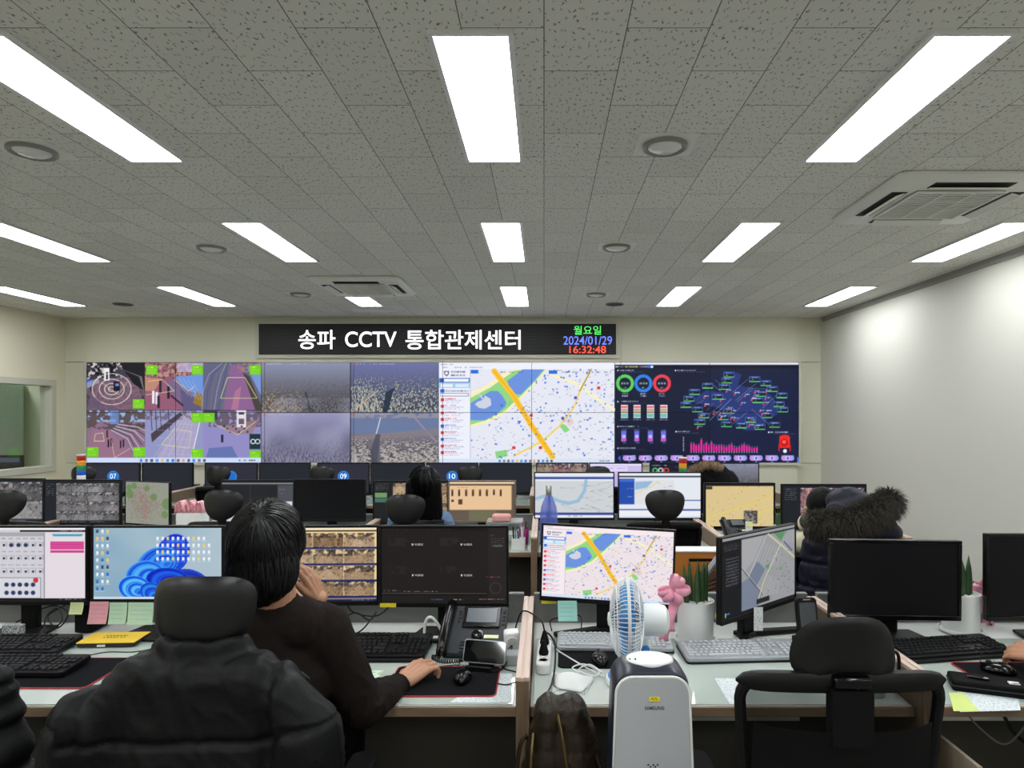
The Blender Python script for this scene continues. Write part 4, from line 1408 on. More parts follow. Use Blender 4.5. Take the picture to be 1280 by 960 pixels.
# ---------------------------------------------------------------- the video wall and the LED sign
vw_x0, vw_x1 = at(110, 0, YB).x, at(997.5, 0, YB).x
vw_z1, vw_z0 = at(0, 453.2, YB).z, at(0, 578.2, YB).z
VWW, VWH = vw_x1 - vw_x0, vw_z1 - vw_z0
vw = thing('video_wall', 'wide video wall of sixteen joined panels showing cameras, a map and a dashboard', 'video wall', ((vw_x0 + vw_x1) / 2, YB - .03, vw_z0))
vimg = np.clip(video_wall_picture().a, 0, 1)      # 378 x 2664
vimg = vimg[:376, :2664].reshape(188, 2, 1332, 2, 3).mean((1, 3))                                          # 188 x 1332
pw, ph = VWW / 8, VWH / 2
for j in range(2):
    for i in range(8):
        sub = vimg[j * 94:(j + 1) * 94, int(i * 166.5):int((i + 1) * 166.5)]
        cx, cz = (i + .5) * pw - VWW / 2, VWH - (j + .5) * ph
        f = MB().box(-pw / 2, pw / 2, .004, .05, -ph / 2, ph / 2).build('display_panel', M['gloss_black'], vw, smooth=False)
        f.location = (cx, 0, cz)
        pixel_mesh('screen', sub, pw - .006, ph - .006, f, (0, .002, 0))
b = MB()
e = .035
b.box(-VWW / 2 - e, VWW / 2 + e, -.012, .03, -e, 0).box(-VWW / 2 - e, VWW / 2 + e, -.012, .03, VWH, VWH + .012)
b.box(-VWW / 2 - e, -VWW / 2, -.012, .03, 0, VWH).box(VWW / 2, VWW / 2 + e, -.012, .03, 0, VWH)
b.build('surround', M['trimb'], vw, smooth=False)

sx0, sx1, sz1, sz0 = at(325.5, 0, YB).x, at(769.5, 0, YB).x, at(0, 405.5, YB).z, at(0, 443.5, YB).z
sg = thing('led_sign', 'long black LED sign with white Korean lettering, date and time', 'sign', ((sx0 + sx1) / 2, YB - .06, sz0))
SW, SH = sx1 - sx0, sz1 - sz0
MB().box(-SW / 2, SW / 2, 0, .06, 0, SH).build('sign_case', mat('led_matrix', (13, 15, 15), 0.6), sg, bevel=.004)
dots = MB()
for i in range(int(SW / .046)):
    for j in range(9):
        x, z = -SW / 2 + .03 + i * .046, .025 + j * .046
        if z < SH - .02:
            dots.add([(x - .006, -.001, z - .006), (x + .006, -.001, z - .006), (x + .006, -.001, z + .006), (x - .006, -.001, z + .006)], [(0, 1, 2, 3)])
dots.build('unlit_dot_grid', mat('unlit_led', (40, 52, 56), 0.5), sg, smooth=False)
b = MB()
q = .05
b.box(-SW / 2 - q, SW / 2 + q, .02, .06, -q, 0).box(-SW / 2 - q, SW / 2 + q, .02, .06, SH, SH + q).box(-SW / 2 - q, -SW / 2, .02, .06, 0, SH).box(SW / 2, SW / 2 + q, .02, .06, 0, SH)
b.build('sign_border', M['trimb'], sg, smooth=False)


def sign_text(body, x0, x1, y0, y1, m, bold, nm):
    p0, p1 = at(x0, y1, YB), at(x1, y0, YB)
    text_mesh(nm, body, p1.x - p0.x, p1.z - p0.z, m, sg, ((p0.x + p1.x) / 2 - (sx0 + sx1) / 2, -.004, (p0.z + p1.z) / 2 - sz0), bold=bold)


WL = mat('led_white', (255, 250, 255), 0.5, emit=1.0)
for s, x0, x1, y0, y1 in (('송파', 375, 421, 413, 437), ('CCTV', 433, 497, 415, 434.5), ('통합관제센터', 508, 651, 413, 437.5)):
    sign_text(s, x0, x1, y0, y1, WL, .013, 'white_lettering')
sign_text('월요일', 717, 751, 408, 419, mat('led_green', (90, 250, 110), 0.5, emit=.95), .004, 'weekday_lettering')
sign_text('2024/01/29', 704, 764.5, 421, 431.5, mat('led_blue', (110, 130, 255), 0.5, emit=.95), .006, 'date_lettering')
sign_text('16:32:48', 711.5, 757, 433, 442, mat('led_red', (255, 80, 66), 0.5, emit=.95), .006, 'time_lettering')

# things seen through the left window
t = thing('pale_cabinet', 'tall pale green cabinet seen through the left window', 'cabinet', (XL - 1.75, YB + .62, 0))
MB().box(-1.0, .55, -.25, .25, 0, 2.15).build('cabinet_body', mat('pale_green', (190, 214, 198), 0.5), t, bevel=.01)
for x in (-.98, -.22):
    d = MB().box(x, x + .72, -.275, -.252, .05, 1.25).box(x, x + .72, -.275, -.252, 1.3, 2.1).build('cabinet_door', mat('pale_green_door', (204, 228, 214), 0.4), t, bevel=.004)
    MB().box(x + .6, x + .62, -.3, -.275, .9, 1.05).build('handle', M['silver'], d, bevel=.003)
t = thing('side_room_table', 'grey table in the room behind the left window', 'table', (XL - .95, 8.95, 0))
MB().box(-.7, .7, -.35, .35, .71, .74).build('tabletop', M['desk_top'], t, bevel=.004)
for sx in (-1, 1):
    for sy in (-1, 1):
        MB().box(sx * .64 - .02, sx * .64 + .02, sy * .3 - .02, sy * .3 + .02, 0, .71).build('leg', M['metal_grey'], t)
# ---------------------------------------------------------------- desks and dividers
def make_desk(w=1.2, d=.84):
    """origin: floor, middle of the front edge; desk extends towards +y"""
    t = thing('office_desk', 'desk', 'desk')
    h = w / 2 - .022
    MB().box(-h, h, .012, d, DESK - .028, DESK).build('tabletop', M['desk_top'], t, bevel=.002)
    MB().box(-h, h, 0, .012, DESK - .03, DESK).build('front_edge', M['desk_edge'], t, bevel=.002)
    MB().box(-h + .01, h - .01, .015, d - .22, DESK, DESK + .004).build('glass_sheet', M['desk_glass'], t, bevel=.001)
    MB().box(-h, h, d, d + .02, 0.05, .86).box(-h, h, d - .004, d + .024, .855, .867).build('back_screen', M['desk_panel'], t, bevel=.002)
    b = MB()
    for x in (-.55, -.18, .18, .55):
        b.lathe([(.0001, -.003), (.006, -.002), (.006, 0)], 12, TM((x, d, .815), (PI / 2, 0, 0)))
    b.build('screw_cap', M['metal_grey'], t)
    MB().box(-h, h, d * .32, d * .32 + .018, .12, DESK - .03).build('modesty_panel', M['modesty'], t)
    return t


def make_divider(d=.9):
    t = thing('desk_divider', 'divider', 'divider')
    MB().box(-.02, .02, 0, d, 0, .838).build('panel', M['div_body'], t, bevel=.002)
    MB().box(-.021, -.003, -.001, d + .001, .838, .85).box(.003, .021, -.001, d + .001, .838, .85).box(-.004, .004, 0, d, .836, .847).build('top_cap', M['div_cap'], t, bevel=.001)
    return t


ROWS = {'near': (2.045, [-2.47, -1.27, -.065, 1.165, 2.38]), 'middle': (4.35, [-4.9, -3.68, -2.47, -1.27, -.065, 1.16, 2.37]), 'far': (6.62, [-5.12, -3.85, -2.57, -1.33, -.12, 1.14, 2.42])}
PLACE = {
    ('near', 0): 'desk at the left end of the nearest row under the switch-plan monitor', ('near', 1): 'nearest-row desk where the man in the dark sweater works',
    ('near', 2): 'nearest-row desk with the white fan and face mask on it', ('near', 3): 'nearest-row desk at the right with black keyboard and red-edged mouse mat'}
dk = None
for rn, (y, xs) in ROWS.items():
    for i in range(len(xs) - 1):
        x = (xs[i] + xs[i + 1]) / 2
        w = xs[i + 1] - xs[i]
        if dk is None:
            dk = make_desk()
            o = dk
        else:
            o = dup(dk)
        o.location = (x, y, 0)
        o.scale = ((w - .044) / (1.2 - .044), 1, 1)
        o['label'] = PLACE.get((rn, i), f"grey-white desk in the {rn} row, {['first','second','third','fourth','fifth','sixth'][i]} from the left")
        o['group'] = f'desks of the {rn} row'
dv = None
ORD = ['first', 'second', 'third', 'fourth', 'fifth', 'sixth', 'seventh']
for rn, (y, xs) in ROWS.items():
    for i, x in enumerate(xs):
        if dv is None:
            dv = make_divider()
            o = dv
        else:
            o = dup(dv)
        o.location = (x, y - .045, 0)
        o['label'] = f'wood divider with pale top between desks of the {rn} row, {ORD[i]} from the left'
        o['group'] = f'dividers of the {rn} row'


# ---------------------------------------------------------------- monitors
def monitor(label, px0, px1, py0, py1, Y, cv, yaw=0.0, roll=0.0, size=None, case='black', bez=.009, chin=.018, desk=DESK + .0048, stand='slab', badge=None, tilt=0.0, group=None, name='monitor'):
    """screen edges as seen in the photo give its place at distance Y"""
    a, b_ = at(px0, py0, Y), at(px1, py1, Y)
    w = size[0] if size else (b_.x - a.x)
    h = size[1] if size else (a.z - b_.z)
    cx, cz = (a.x + b_.x) / 2, (a.z + b_.z) / 2
    t = thing(name, label, 'monitor', (cx, Y, desk), yaw, group)
    mm = {'black': M['black_plastic'], 'gloss': M['gloss_black'], 'grey': M['taupe']}[case]
    z = cz - desk
    R = TM((0, 0, z), (tilt, roll, 0))
    back = MB().box(-w / 2, w / 2, .004, .022, -h / 2, h / 2, R)
    back.box(-w * .32, w * .32, .022, .045, -h * .3, h * .3, R)
    back.build('casing', mm, t, bevel=.004)
    f = MB()
    f.box(-w / 2, w / 2, -.006, .005, h / 2 - bez, h / 2, R).box(-w / 2, w / 2, -.006, .005, -h / 2, -h / 2 + chin, R)
    f.box(-w / 2, -w / 2 + bez, -.006, .005, -h / 2 + chin, h / 2 - bez, R).box(w / 2 - bez, w / 2, -.006, .005, -h / 2 + chin, h / 2 - bez, R)
    f.build('bezel', mm, t, bevel=.002)
    img = cv.out() if isinstance(cv, Cv) else cv
    s = pixel_mesh('screen', img, w - 2 * bez, h - bez - chin, t)
    s.matrix_local = R @ Matrix.Translation((0, -.001, (chin - bez) / 2))
    zb = z - h / 2
    if stand == 'slab':
        MB().box(-.035, .035, .045, .075, .008, z).build('stand_neck', M['black_plastic'], t, bevel=.006)
        MB().slab([(-.12, -.1), (.12, -.1), (.13, -.07), (.1, .085), (-.1, .085), (-.13, -.07)], 0, .012).build('stand_base', M['black_plastic'], t, bevel=.004)
    elif stand == 'vee':
        n = MB()
        n.box(-.045, .045, .045, .08, .01, z)
        n.build('stand_neck', M['black_plastic'], t, bevel=.006)
        v = MB()
        for sx in (-1, 1):
            v.slab([(sx * .02, .08), (sx * .02, .03), (sx * .2, -.062), (sx * .215, -.035)], 0, .018)
        v.box(-.04, .04, .03, .1, 0, .018)
        v.build('stand_base', M['black_plastic'], t, bevel=.004)
    else:
        MB().box(-.05, .05, .045, .09, .008, z).build('stand_neck', mm, t, bevel=.008)
        MB().slab([(x, y + .04) for x, y in rrect(.24, .18, .05)], 0, .012).build('stand_base', mm, t, bevel=.004)
    return t


M['taupe'] = mat('taupe_monitor_case', (110, 98, 88), 0.5)
OFF = lambda: Cv(24, 14, (3, 3, 4), S=1)
G1, G2, G3 = 'monitors of the nearest row', 'monitors of the middle row', 'monitors of the far row'
# nearest row
m1 = monitor('monitor with a pale switch-plan page and pink table, far left of nearest row', -60, 110, 657, 756, 2.72, pic_plan(), group=G1)
m2 = monitor('monitor showing a deep-blue folded ribbon wallpaper with icon rows', 114.5, 280, 657, 753.5, 2.72, pic_petals(), group=G1, chin=.016)
m3 = monitor("monitor showing a grid of warm street cameras beside the man's face", 312, 473, 657, 757, 2.74, pic_parking(), group=G1, yaw=.03)
m4 = monitor('monitor with a near-black viewer showing four empty panes and white logos', 473.5, 636, 657, 759, 2.70, pic_darkclient(), group=G1, yaw=-.04, roll=-.008, stand='slab')
m5 = monitor('monitor showing a white street map with a yellow avenue, behind the fan', 676, 841, 657.5, 756, 2.70, (lambda c: (map_page(c, 0, 0, 220, 128, 5, (246, 234, 238)), c)[1])(Cv(220, 128, (240, 236, 244), S=3)), group=G1, yaw=-.14, roll=.03, stand='vee', size=(.545, .318))
m6 = monitor('sharply turned monitor with a dark list and grey street map', 891, 1009.5, 663, 765, 2.655, pic_mapdark(), group=G1, yaw=.70, roll=.0, size=(.535, .33), stand='vee', bez=.006)
m7 = monitor('switched-off black monitor in the nearest row in front of the navy parka', 1037, 1201.5, 675, 775, 2.66, OFF(), group=G1, case='gloss', bez=.013, chin=.02, roll=.012)
m8 = monitor('switched-off black monitor cut off by the right edge', 1232, 1398, 667, 776, 2.66, OFF(), group=G1, case='gloss', bez=.013, chin=.02)
LOGO = mat('lit_logo', (200, 190, 180), .5, emit=.5)
for i in (0, 1):
    for j in (0, 1):
        c0 = m4.children[2]
        o = text_mesh('pane_logo', 'VURIX', .036, .0085, LOGO, c0, (-.105 + .2 * i + .004, -.0015, .085 - .125 * j), bold=.003)
        MB().add([(-.025, -.0015, -.004), (-.019, -.0015, -.004), (-.019, -.0015, .004), (-.025, -.0015, .004)], [(0, 1, 2, 3)]).build('logo_mark', LOGO, c0).location = (-.105 + .2 * i, 0, .085 - .125 * j)
monitor('black monitor in the room behind the left window', -32, 29, 569, 598, 9.15, OFF(), desk=DESK)
# middle row
Y2 = 5.08
monitor('grey camera-grid monitor at the left end of the middle row, behind a headrest', -45, 55, 598, 655, Y2, pic_listfeeds(seed=21, side=.0, cols=2, rows=2), group=G2)
monitor('monitor with a dark list and sixteen small grey cameras, middle row left', 54.5, 151, 599.5, 657, Y2 - .06, pic_listfeeds(seed=22, side=.16), group=G2)
monitor('small turned monitor showing a grey-green map peppered with red marks', 150, 218, 602, 656.5, Y2, pic_greymap(), yaw=-.3, size=(.435, .335), group=G2, bez=.006, chin=.01)
monitor('dark tool window monitor with a white page below, behind a headrest', 276, 368, 600, 655, Y2, pic_darktool(), group=G2)
monitor('switched-off black monitor in the middle row left of the long-haired woman', 367, 457, 599, 652, Y2 - .03, OFF(), group=G2)
monitor('monitor with green list entries and cameras partly hidden by the long-haired woman', 466, 561, 600.5, 655, Y2, pic_greenlist(), group=G2)
monitor('taupe monitor with a tan page and a row of small dark figures', 560, 645, 600.5, 653, Y2 - .08, pic_tanpage(), case='grey', group=G2, bez=.012, chin=.014)
monitor('monitor showing a pale map with a blue river behind the blue bottle', 667.5, 768, 590, 650, Y2, pic_bluemap(), group=G2, roll=.0)
monitor('monitor with a white web page and blue side bar behind a headrest', 772.5, 877, 590, 650, Y2, pic_webapp(), group=G2)
monitor('monitor showing a warm yellow map with a dark inset picture', 880, 969, 603.5, 661, Y2 - .05, pic_yellowmap(), group=G2, bez=.014, chin=.02)
monitor('dark camera monitor behind the fur hood at the right end of the middle row', 976.5, 1083, 605, 661, Y2, pic_listfeeds(seed=25, side=.22, cols=3, rows=2, pal='mauve'), group=G2, bez=.012)
# far row
Y3 = 7.33
FAR = [(108, 175, 'd', '07', 'idle monitor with a blue number disc at the left end of the far row'), (177.5, 241.5, 'i', '', 'idle dark monitor second from the left end of the far row'),
       (256, 322, 'd', '08', 'idle far-row monitor whose blue disc peeps from behind a headrest'), (323.5, 388, 'i', '', 'idle dark far-row monitor above the dark tool-window monitor'),
       (396.5, 462, 'd', '09', 'idle far-row monitor with a blue number disc above the switched-off middle-row monitor'), (463, 531, 'i', '', 'idle dark far-row monitor just left of the head of the long-haired woman'),
       (532.5, 598, 'd', '10', 'idle far-row monitor with a blue number disc above the tan-page monitor'), (599, 665, 'i', '', 'idle dark far-row monitor directly left of the mauve camera strip monitor'),
       (670, 735.5, 'f', '', 'far-row monitor with a strip of mauve street cameras'), (736.5, 803, 'p', '', 'far-row monitor with a lilac page'),
       (812, 880, 'b', '', 'far-row monitor with green, white and red rings on dark blue'), (881, 949, 'a', '', 'far-row monitor with a grey aerial view beside a parka')]
for x0, x1, k, num, lab in FAR:
    if k == 'd': c = pic_idle(True, tone=(44, 44, 58))
    elif k == 'i': c = pic_idle()
    elif k == 'f': c = feeds(66, 38, 3, 2, 0, 0, 66, 36, seed=41, pal='mauve')
    elif k == 'p':
        c = Cv(66, 38, (204, 190, 236), S=3); c.rect(0, 0, 66, 3, (226, 222, 246)); c.rect(20, 4, 48, 10, (226, 214, 250)); c.marks(22, 6, 46, 1, (130, 100, 190)); c.rect(4, 14, 60, 36, (188, 176, 230))
    elif k == 'b':
        c = Cv(66, 38, (20, 24, 44), S=3); c.marks(2, 2, 20, 1.2, (220, 220, 230))
        for q, col in ((6, (90, 206, 110)), (13, (220, 226, 220)), (20, (226, 60, 60))): c.ring(q, 9, 2, 3.4, col)
        c.marks(30, 4, 60, 1, (110, 110, 130)); c.poly([(34, 12), (50, 8), (60, 20), (44, 26)], (40, 50, 90))
    else:
        c = Cv(66, 38, (90, 90, 96), S=3); aerial(c, 0, 0, 66, 38, 'smog', 51); c.nz(0, 0, 66, 38, 3, (120, 120, 124), .5, .5)
    m = monitor(lab, x0, x1, 578.5, 617.5, Y3, c, group=G3, chin=.02, bez=.011)
    if num and num != '08':
        s = m.children[2]
        text_mesh('disc_number', num, .07, .055, mat('badge_white', (225, 235, 250), .5, emit=.8), s, (0, -.002, .02), bold=.0)


# ---------------------------------------------------------------- office chairs
def shell(mb, prof, wfun, ycurve, thick, n=44, k=9):
    """a padded plate: outline (x, z) list; ycurve(x, z) bends it; thick is half thickness at the middle"""
    cx = sum(p[0] for p in prof) / len(prof)
    cz = sum(p[1] for p in prof) / len(prof)
    m = len(prof)
    for s in (-1, 1):
        pass
    vs, fs = [], []
    for side in (-1, 1):
        for r in range(k + 1):
            t = r / k
            for x, z in prof:
                px, pz = cx + (x - cx) * t, cz + (z - cz) * t
                th = thick * math.sqrt(max(0, 1 - t ** 3.2))
                vs.append((px, ycurve(px, pz) + side * th, pz))
    L = (k + 1) * m
    for side in (0, 1):
        for r in range(k):
            for i in range(m):
                j = (i + 1) % m
                a = side * L + r * m
                f = (a + i, a + j, a + m + j, a + m + i)
                fs.append(f if side else f[::-1])
    return mb.add(vs, fs)


def outline_round(w, h, taper=.3, p=2.6, n=44, z0=0.0, topflat=1.0):
    pts = []
    for i in range(n):
        a = 2 * PI * i / n
        c_, s_ = math.cos(a), math.sin(a)
        x = math.copysign(abs(c_) ** (2 / p), c_)
        z = math.copysign(abs(s_) ** (2 / p), s_)
        k = 1 - taper * ((1 - z) / 2) ** 2.6
        pts.append((x * w / 2 * k, z0 + h / 2 + z * h / 2))
    return pts


def outline_arch(w, h, n=26, z0=0.0):
    """dome on a slightly hollow, rounded bottom edge"""
    pts = []
    for i in range(n + 1):
        a = PI * i / n
        pts.append((w / 2 * math.copysign(abs(math.cos(a)) ** .72, math.cos(a)), z0 + h * .22 + h * .78 * max(0.0, math.sin(a)) ** .9))
    lo = [(-.485, .12), (-.45, .04), (-.4, .0), (-.33, .0), (-.22, .06), (-.1, .1), (0, .1), (.1, .1), (.22, .06), (.33, .0), (.4, 0), (.45, .04), (.485, .12)]
    pts += [(x * w, z0 + z * h) for x, z in lo]
    return pts


MESHM = mat('chair_mesh', (9, 9, 10), 0.9, spec=.1, bump=.3, bscale=900)
MESHM.node_tree.nodes['Principled BSDF'].inputs['Alpha'].default_value = .72
M['seat_cloth'] = mat('seat_cloth', (12, 12, 14), 0.95, spec=.1, bump=.25, bscale=700)


def make_chair(name, label, head='round', hw=.25, hh=.18, top=1.20, back_top=1.03, bw=.49, group=None, cat='chair', detail=True):
    """origin on the floor under the seat; faces +y"""
    t = thing(name, label, cat, group=group)
    P = M['black_plastic']
    for k in range(5):
        a = 2 * PI * k / 5
        MB().tube([(0.02 * math.cos(a), .02 * math.sin(a), .115), (.16 * math.cos(a), .16 * math.sin(a), .1), (.3 * math.cos(a), .3 * math.sin(a), .075)], [.026, .021, .015], 8).build('base_leg', P, t)
        b = MB()
        for s in (-.014, .014):
            b.lathe([(.0001, -.009), (.022, -.009), (.027, 0), (.022, .009), (.0001, .009)], 14, TM((.3 * math.cos(a) + s * math.sin(a), .3 * math.sin(a) - s * math.cos(a), .028), (PI / 2, 0, a)))
        b.tube([(.3 * math.cos(a), .3 * math.sin(a), .03), (.3 * math.cos(a), .3 * math.sin(a), .078)], .008, 8)
        b.build('caster', M['gloss_black'], t)
    MB().lathe([(.034, .09), (.034, .22), (.024, .22), (.024, .38), (.05, .39), (.05, .42)], 20).build('gas_column', P, t)
    b = MB().box(-.1, .1, -.16, .12, .40, .435)
    b.build('tilt_mechanism', P, t, bevel=.01)
    o = MB()
    shell(o, rrect(.5, .48, .12, 8), None, lambda x, y: 0, .04)
    for i, v in enumerate(o.v):
        x, y, z = v
        o.v[i] = (x, z + .02, .475 + y - .15 * max(0, (z - .18)) + .3 * x * x)
    o.build('seat', M['seat_cloth'], t)
    # back: frame and mesh
    bz0 = .53
    h = back_top - bz0
    yc = lambda x, z: -.25 - .05 * max(0.0, (z - bz0) / h) ** 1.5 + .55 * x * x
    ring = []
    for x, z in rrect(bw - .03, h, .05, 5, 0, bz0 + h / 2):
        zz = (z - bz0) / h
        x2 = x * (.86 + .14 * min(1, zz * 1.4))
        ring.append((x2, yc(x2, z), z + (-.12 * x2 * x2 if zz > .5 else 0)))
    MB().tube(ring, .014, 8, closed=True).build('back_frame', P, t)
    tb = MB()
    N, K = 28, 12
    vs = []
    for i in range(N + 1):
        u = -1 + 2 * i / N
        x = (bw / 2 - .003) * u
        e = max(.02, (1 - abs(u) ** 9)) ** .5
        for k in range(K):
            q = 2 * PI * k / K
            cy, cz = math.cos(q), math.sin(q)
            vs.append((x, yc(x, back_top) - .004 + .017 * e * math.copysign(abs(cy) ** .7, cy), back_top - .006 + .024 * e * math.copysign(abs(cz) ** .7, cz) - .12 * x * x))
    fs = [(i * K + j, i * K + (j + 1) % K, (i + 1) * K + (j + 1) % K, (i + 1) * K + j) for i in range(N) for j in range(K)]
    fs += [tuple(range(K)), tuple(N * K + K - 1 - k for k in range(K))]
    tb.add(vs, fs)
    tb.build('top_rail', P, t)
    mm = MB()
    nx, nz_ = 14, 12
    vs = []
    for j in range(nz_ + 1):
        z = bz0 + h * j / nz_
        for i in range(nx + 1):
            x = (-bw / 2 + .02 + (bw - .04) * i / nx) * (.86 + .14 * min(1, j / nz_ * 1.4))
            vs.append((x, yc(x, z) + .004, z))
    mm.add(vs, [(j * (nx + 1) + i, j * (nx + 1) + i + 1, (j + 1) * (nx + 1) + i + 1, (j + 1) * (nx + 1) + i) for j in range(nz_) for i in range(nx)])
    mm.build('back_mesh', MESHM if head == 'arch' else M['seat_cloth'], t)
    sp = MB()
    sp.tube([(0, -.12, .42), (0, -.25, .45), (0, -.27, .6), (0, -.28, .8), (0, -.295, back_top - .02)], [.025, .028, .026, .022, .018], 10)
    sp.build('spine', P, t)
    if head == 'arch':
        MB().box(-.04, .04, -.30, -.28, back_top - .05, back_top + .05).build('headrest_mount', P, t, bevel=.006)
        z0 = top - hh
        MB().box(-.042, .042, -.34, -.3, z0 - .012, z0 + .012).build('hinge', M['gloss_black'], t, bevel=.005)
        cv_ = MB()
        vs = []
        for j in range(9):
            z = bz0 + .02 + (back_top - .125 - bz0) * j / 8
            for i in range(13):
                x = -.205 + .41 * i / 12
                vs.append((x, yc(x, z) - .05 + .03 * (abs(i - 6) / 6) ** 4, z))
        cv_.add(vs, [(j * 13 + i, j * 13 + i + 1, (j + 1) * 13 + i + 1, (j + 1) * 13 + i) for j in range(8) for i in range(12)])
        cv_.box(-.046, .046, -.335, -.3, back_top - .14, back_top - .015)
        cv_.build('back_cover', M['matte_black'], t)
        o = MB()
        shell(o, outline_arch(hw, hh, z0=z0), None, lambda x, z: -.31 + 2.2 * x * x - .25 * (z - z0 - hh / 2) ** 2 * 6, .014)
        o.build('headrest', M['headrest'], t)
    else:
        z0 = top - hh
        MB().tube([(0, -.30, back_top - .05), (0, -.315, back_top + .02), (0, -.305, z0 + .05)], [.024, .026, .026] if head == 'round' else [.022, .02, .016], 10).build('headrest_mount', P, t)
        o = MB()
        shell(o, outline_round(hw, hh, .42 if head == 'round' else .14, 2.7 if head == 'round' else 3.4, z0=z0), None, lambda x, z: -.32 + 2.4 * x * x - .12 * (top - z), .018)
        o.build('headrest', M['headrest'], t)
    for s in (-1, 1):
        MB().tube(spline([(s * .12, -.02, .43), (s * .24, -.02, .44), (s * .252, -.02, .5), (s * .252, -.02, .645)], 5), .014, 8).build('arm_post', P, t)
        MB().slab([(x + s * .25, y) for x, y in rrect(.075, .25, .035)], .645, .675).build('armrest', M['matte_black'], t, bevel=.008)
    return t


# near right chair, in the middle of the fan desk
ch = make_chair('office_chair', 'black mesh-back office chair with arched headrest, nearest the camera at right', 'arch', .243, .142, 1.19, 1.045, .49)
ch.location = (.683, 1.8, 0)
tx = text_mesh('maker_mark', 'fursys', .022, .006, mat('white_print', (200, 200, 200), .5), ch, (.012, -.323, 1.033), bold=.01)
MB().add([(-.006, 0, -.003), (.0, 0, -.003), (.0, 0, .004), (-.006, 0, .004)], [(0, 1, 2, 3)]).build('red_mark', mat('red_print', (190, 40, 40), .5), ch).location = (-.003, -.323, 1.034)
# middle and far rows
proto = make_chair('office_chair', 'black office chair with rounded headrest before the web-page monitor of the middle row', 'round', .252, .185, 1.19, .98, .47, group='middle-row chairs')
proto.location = (.735, 4.33, 0)
for px, Yc, lab, dz in ((279, 4.33, 'middle-row office chair whose headrest stands beside the pink ribbon box', .0), (506.5, 4.26, 'middle-row office chair of the long-haired woman', -.02), (8, 4.33, 'middle-row office chair at the left edge, before the grey camera monitors', -.0)):
    Z = Yc - .3
    dup(proto, ((px - CX) * Z / F_PX, Yc, dz), lab)
far = [(106, 'far-row chair partly behind the five-colour signal light'), (273.5, 'far-row chair in front of the third monitor from the left'), (403, 'far-row chair above the switched-off middle-row monitor'), (588, 'far-row chair above the tan-page monitor'), (747, 'far-row chair before the lilac page')]
for px, lab in far:
    Z = 6.3
    dup(proto, ((px - CX) * Z / F_PX, 6.6 - .02, -.03), lab, group='far-row chairs')
dup(proto, (1.84, 4.21, -.1), 'middle-row chair carrying the navy parka with fur hood', group='middle-row chairs')
dup(proto, (1.53, 6.58, -.06), 'far-row chair carrying the black coat with brown fur trim', group='far-row chairs')
jc = make_chair('office_chair', 'black chair with tall squarish headrest under the puffy down jacket', 'square', .236, .15, 1.283, 1.05, .46)
jc.location = (-.762, 1.79, 0)
jl = make_chair('office_chair', 'black office chair at the left edge draped with a quilted vest', 'square', .24, .14, 1.27, 1.165, .47)
jl.location = (-1.545, 1.86, 0)
MB().prism([(x, z + .82) for x, z in rrect(.44, .62, .05)], -.34, -.325).build('back_cover', M['matte_black'], jl, bevel=.004)
# ---------------------------------------------------------------- things on the desks
def keyboard(label, loc, rz, body, keys, w=.44, d=.15, group=None, tilt=.05, palm=0.0, edge=None, name='keyboard'):
    t = thing(name, label, 'keyboard', loc, rz, group)
    R = TM((0, 0, 0), (tilt, 0, 0))
    o = MB().slab([(x, y + d / 2) for x, y in rrect(w, d, .012, 4)], .002, .02, R)
    if palm:
        o.slab([(-w / 2 + .004, .004), (w / 2 - .004, .004), (w / 2 - .02, -palm), (-w / 2 + .02, -palm)], .001, .012)
    o.build('body', body, t, bevel=.003)
    if edge:
        MB().slab([(x, y + d / 2) for x, y in rrect(w + .006, d + .006, .015, 4)], .0005, .008, R).build('under_tray', edge, t, bevel=.002)
    for s in (-1, 1):
        MB().box(s * w * .42 - .02, s * w * .42 + .02, d - .03, d - .01, .0, .012).build('foot', M['black_plastic'], t)
    kb = MB()
    pitch = (w - .016) / 22.6

    def key(x, y, wk=1.0, hk=1.0):
        a, b, c, e_ = x + .0011, x + pitch * wk - .0011, y + .0011, y + pitch * hk - .0011
        q = .0022
        vs = [(a, c, .02), (b, c, .02), (b, e_, .02), (a, e_, .02), (a + q, c + q, .027), (b - q, c + q, .027), (b - q, e_ - q, .027), (a + q, e_ - q, .027)]
        kb.add(vs, [(4, 5, 6, 7), (0, 1, 5, 4), (1, 2, 6, 5), (2, 3, 7, 6), (3, 0, 4, 7)], R)
    x0, y0 = -w / 2 + .008, .01
    py = (d - .022) / 6.3
    rows = [[1.25, 1.25, 1.25, 6.25, 1.25, 1.25, 1.25, 1.25], [2.25] + [1] * 10 + [2.75], [1.75] + [1] * 11 + [2.25], [1.5] + [1] * 12 + [1.5], [1] * 13 + [2]]
    for r, ws in enumerate(rows):
        x = x0
        for k in ws:
            key(x, y0 + r * py, k, py / pitch)
            x += k * pitch
        for k in range(3):
            if r in (3, 4) or r == 0 or (r == 1 and k == 1):
                key(x0 + (15.4 + k) * pitch, y0 + r * py, 1, py / pitch)
        for k in range(4):
            if not (k == 3 and r in (0, 2)):
                key(x0 + (18.7 + k * .98) * pitch, y0 + r * py, 1, py / pitch)
    for k in range(13):
        key(x0 + (k * 1.0 + (k > 0) * .7 + (k > 4) * .4 + (k > 8) * .4) * pitch, y0 + 5.3 * py, 1, py / pitch)
    for k in range(3):
        key(x0 + (15.4 + k) * pitch, y0 + 5.3 * py, 1, py / pitch)
    kb.build('keycaps', keys, t, smooth=False)
    return t


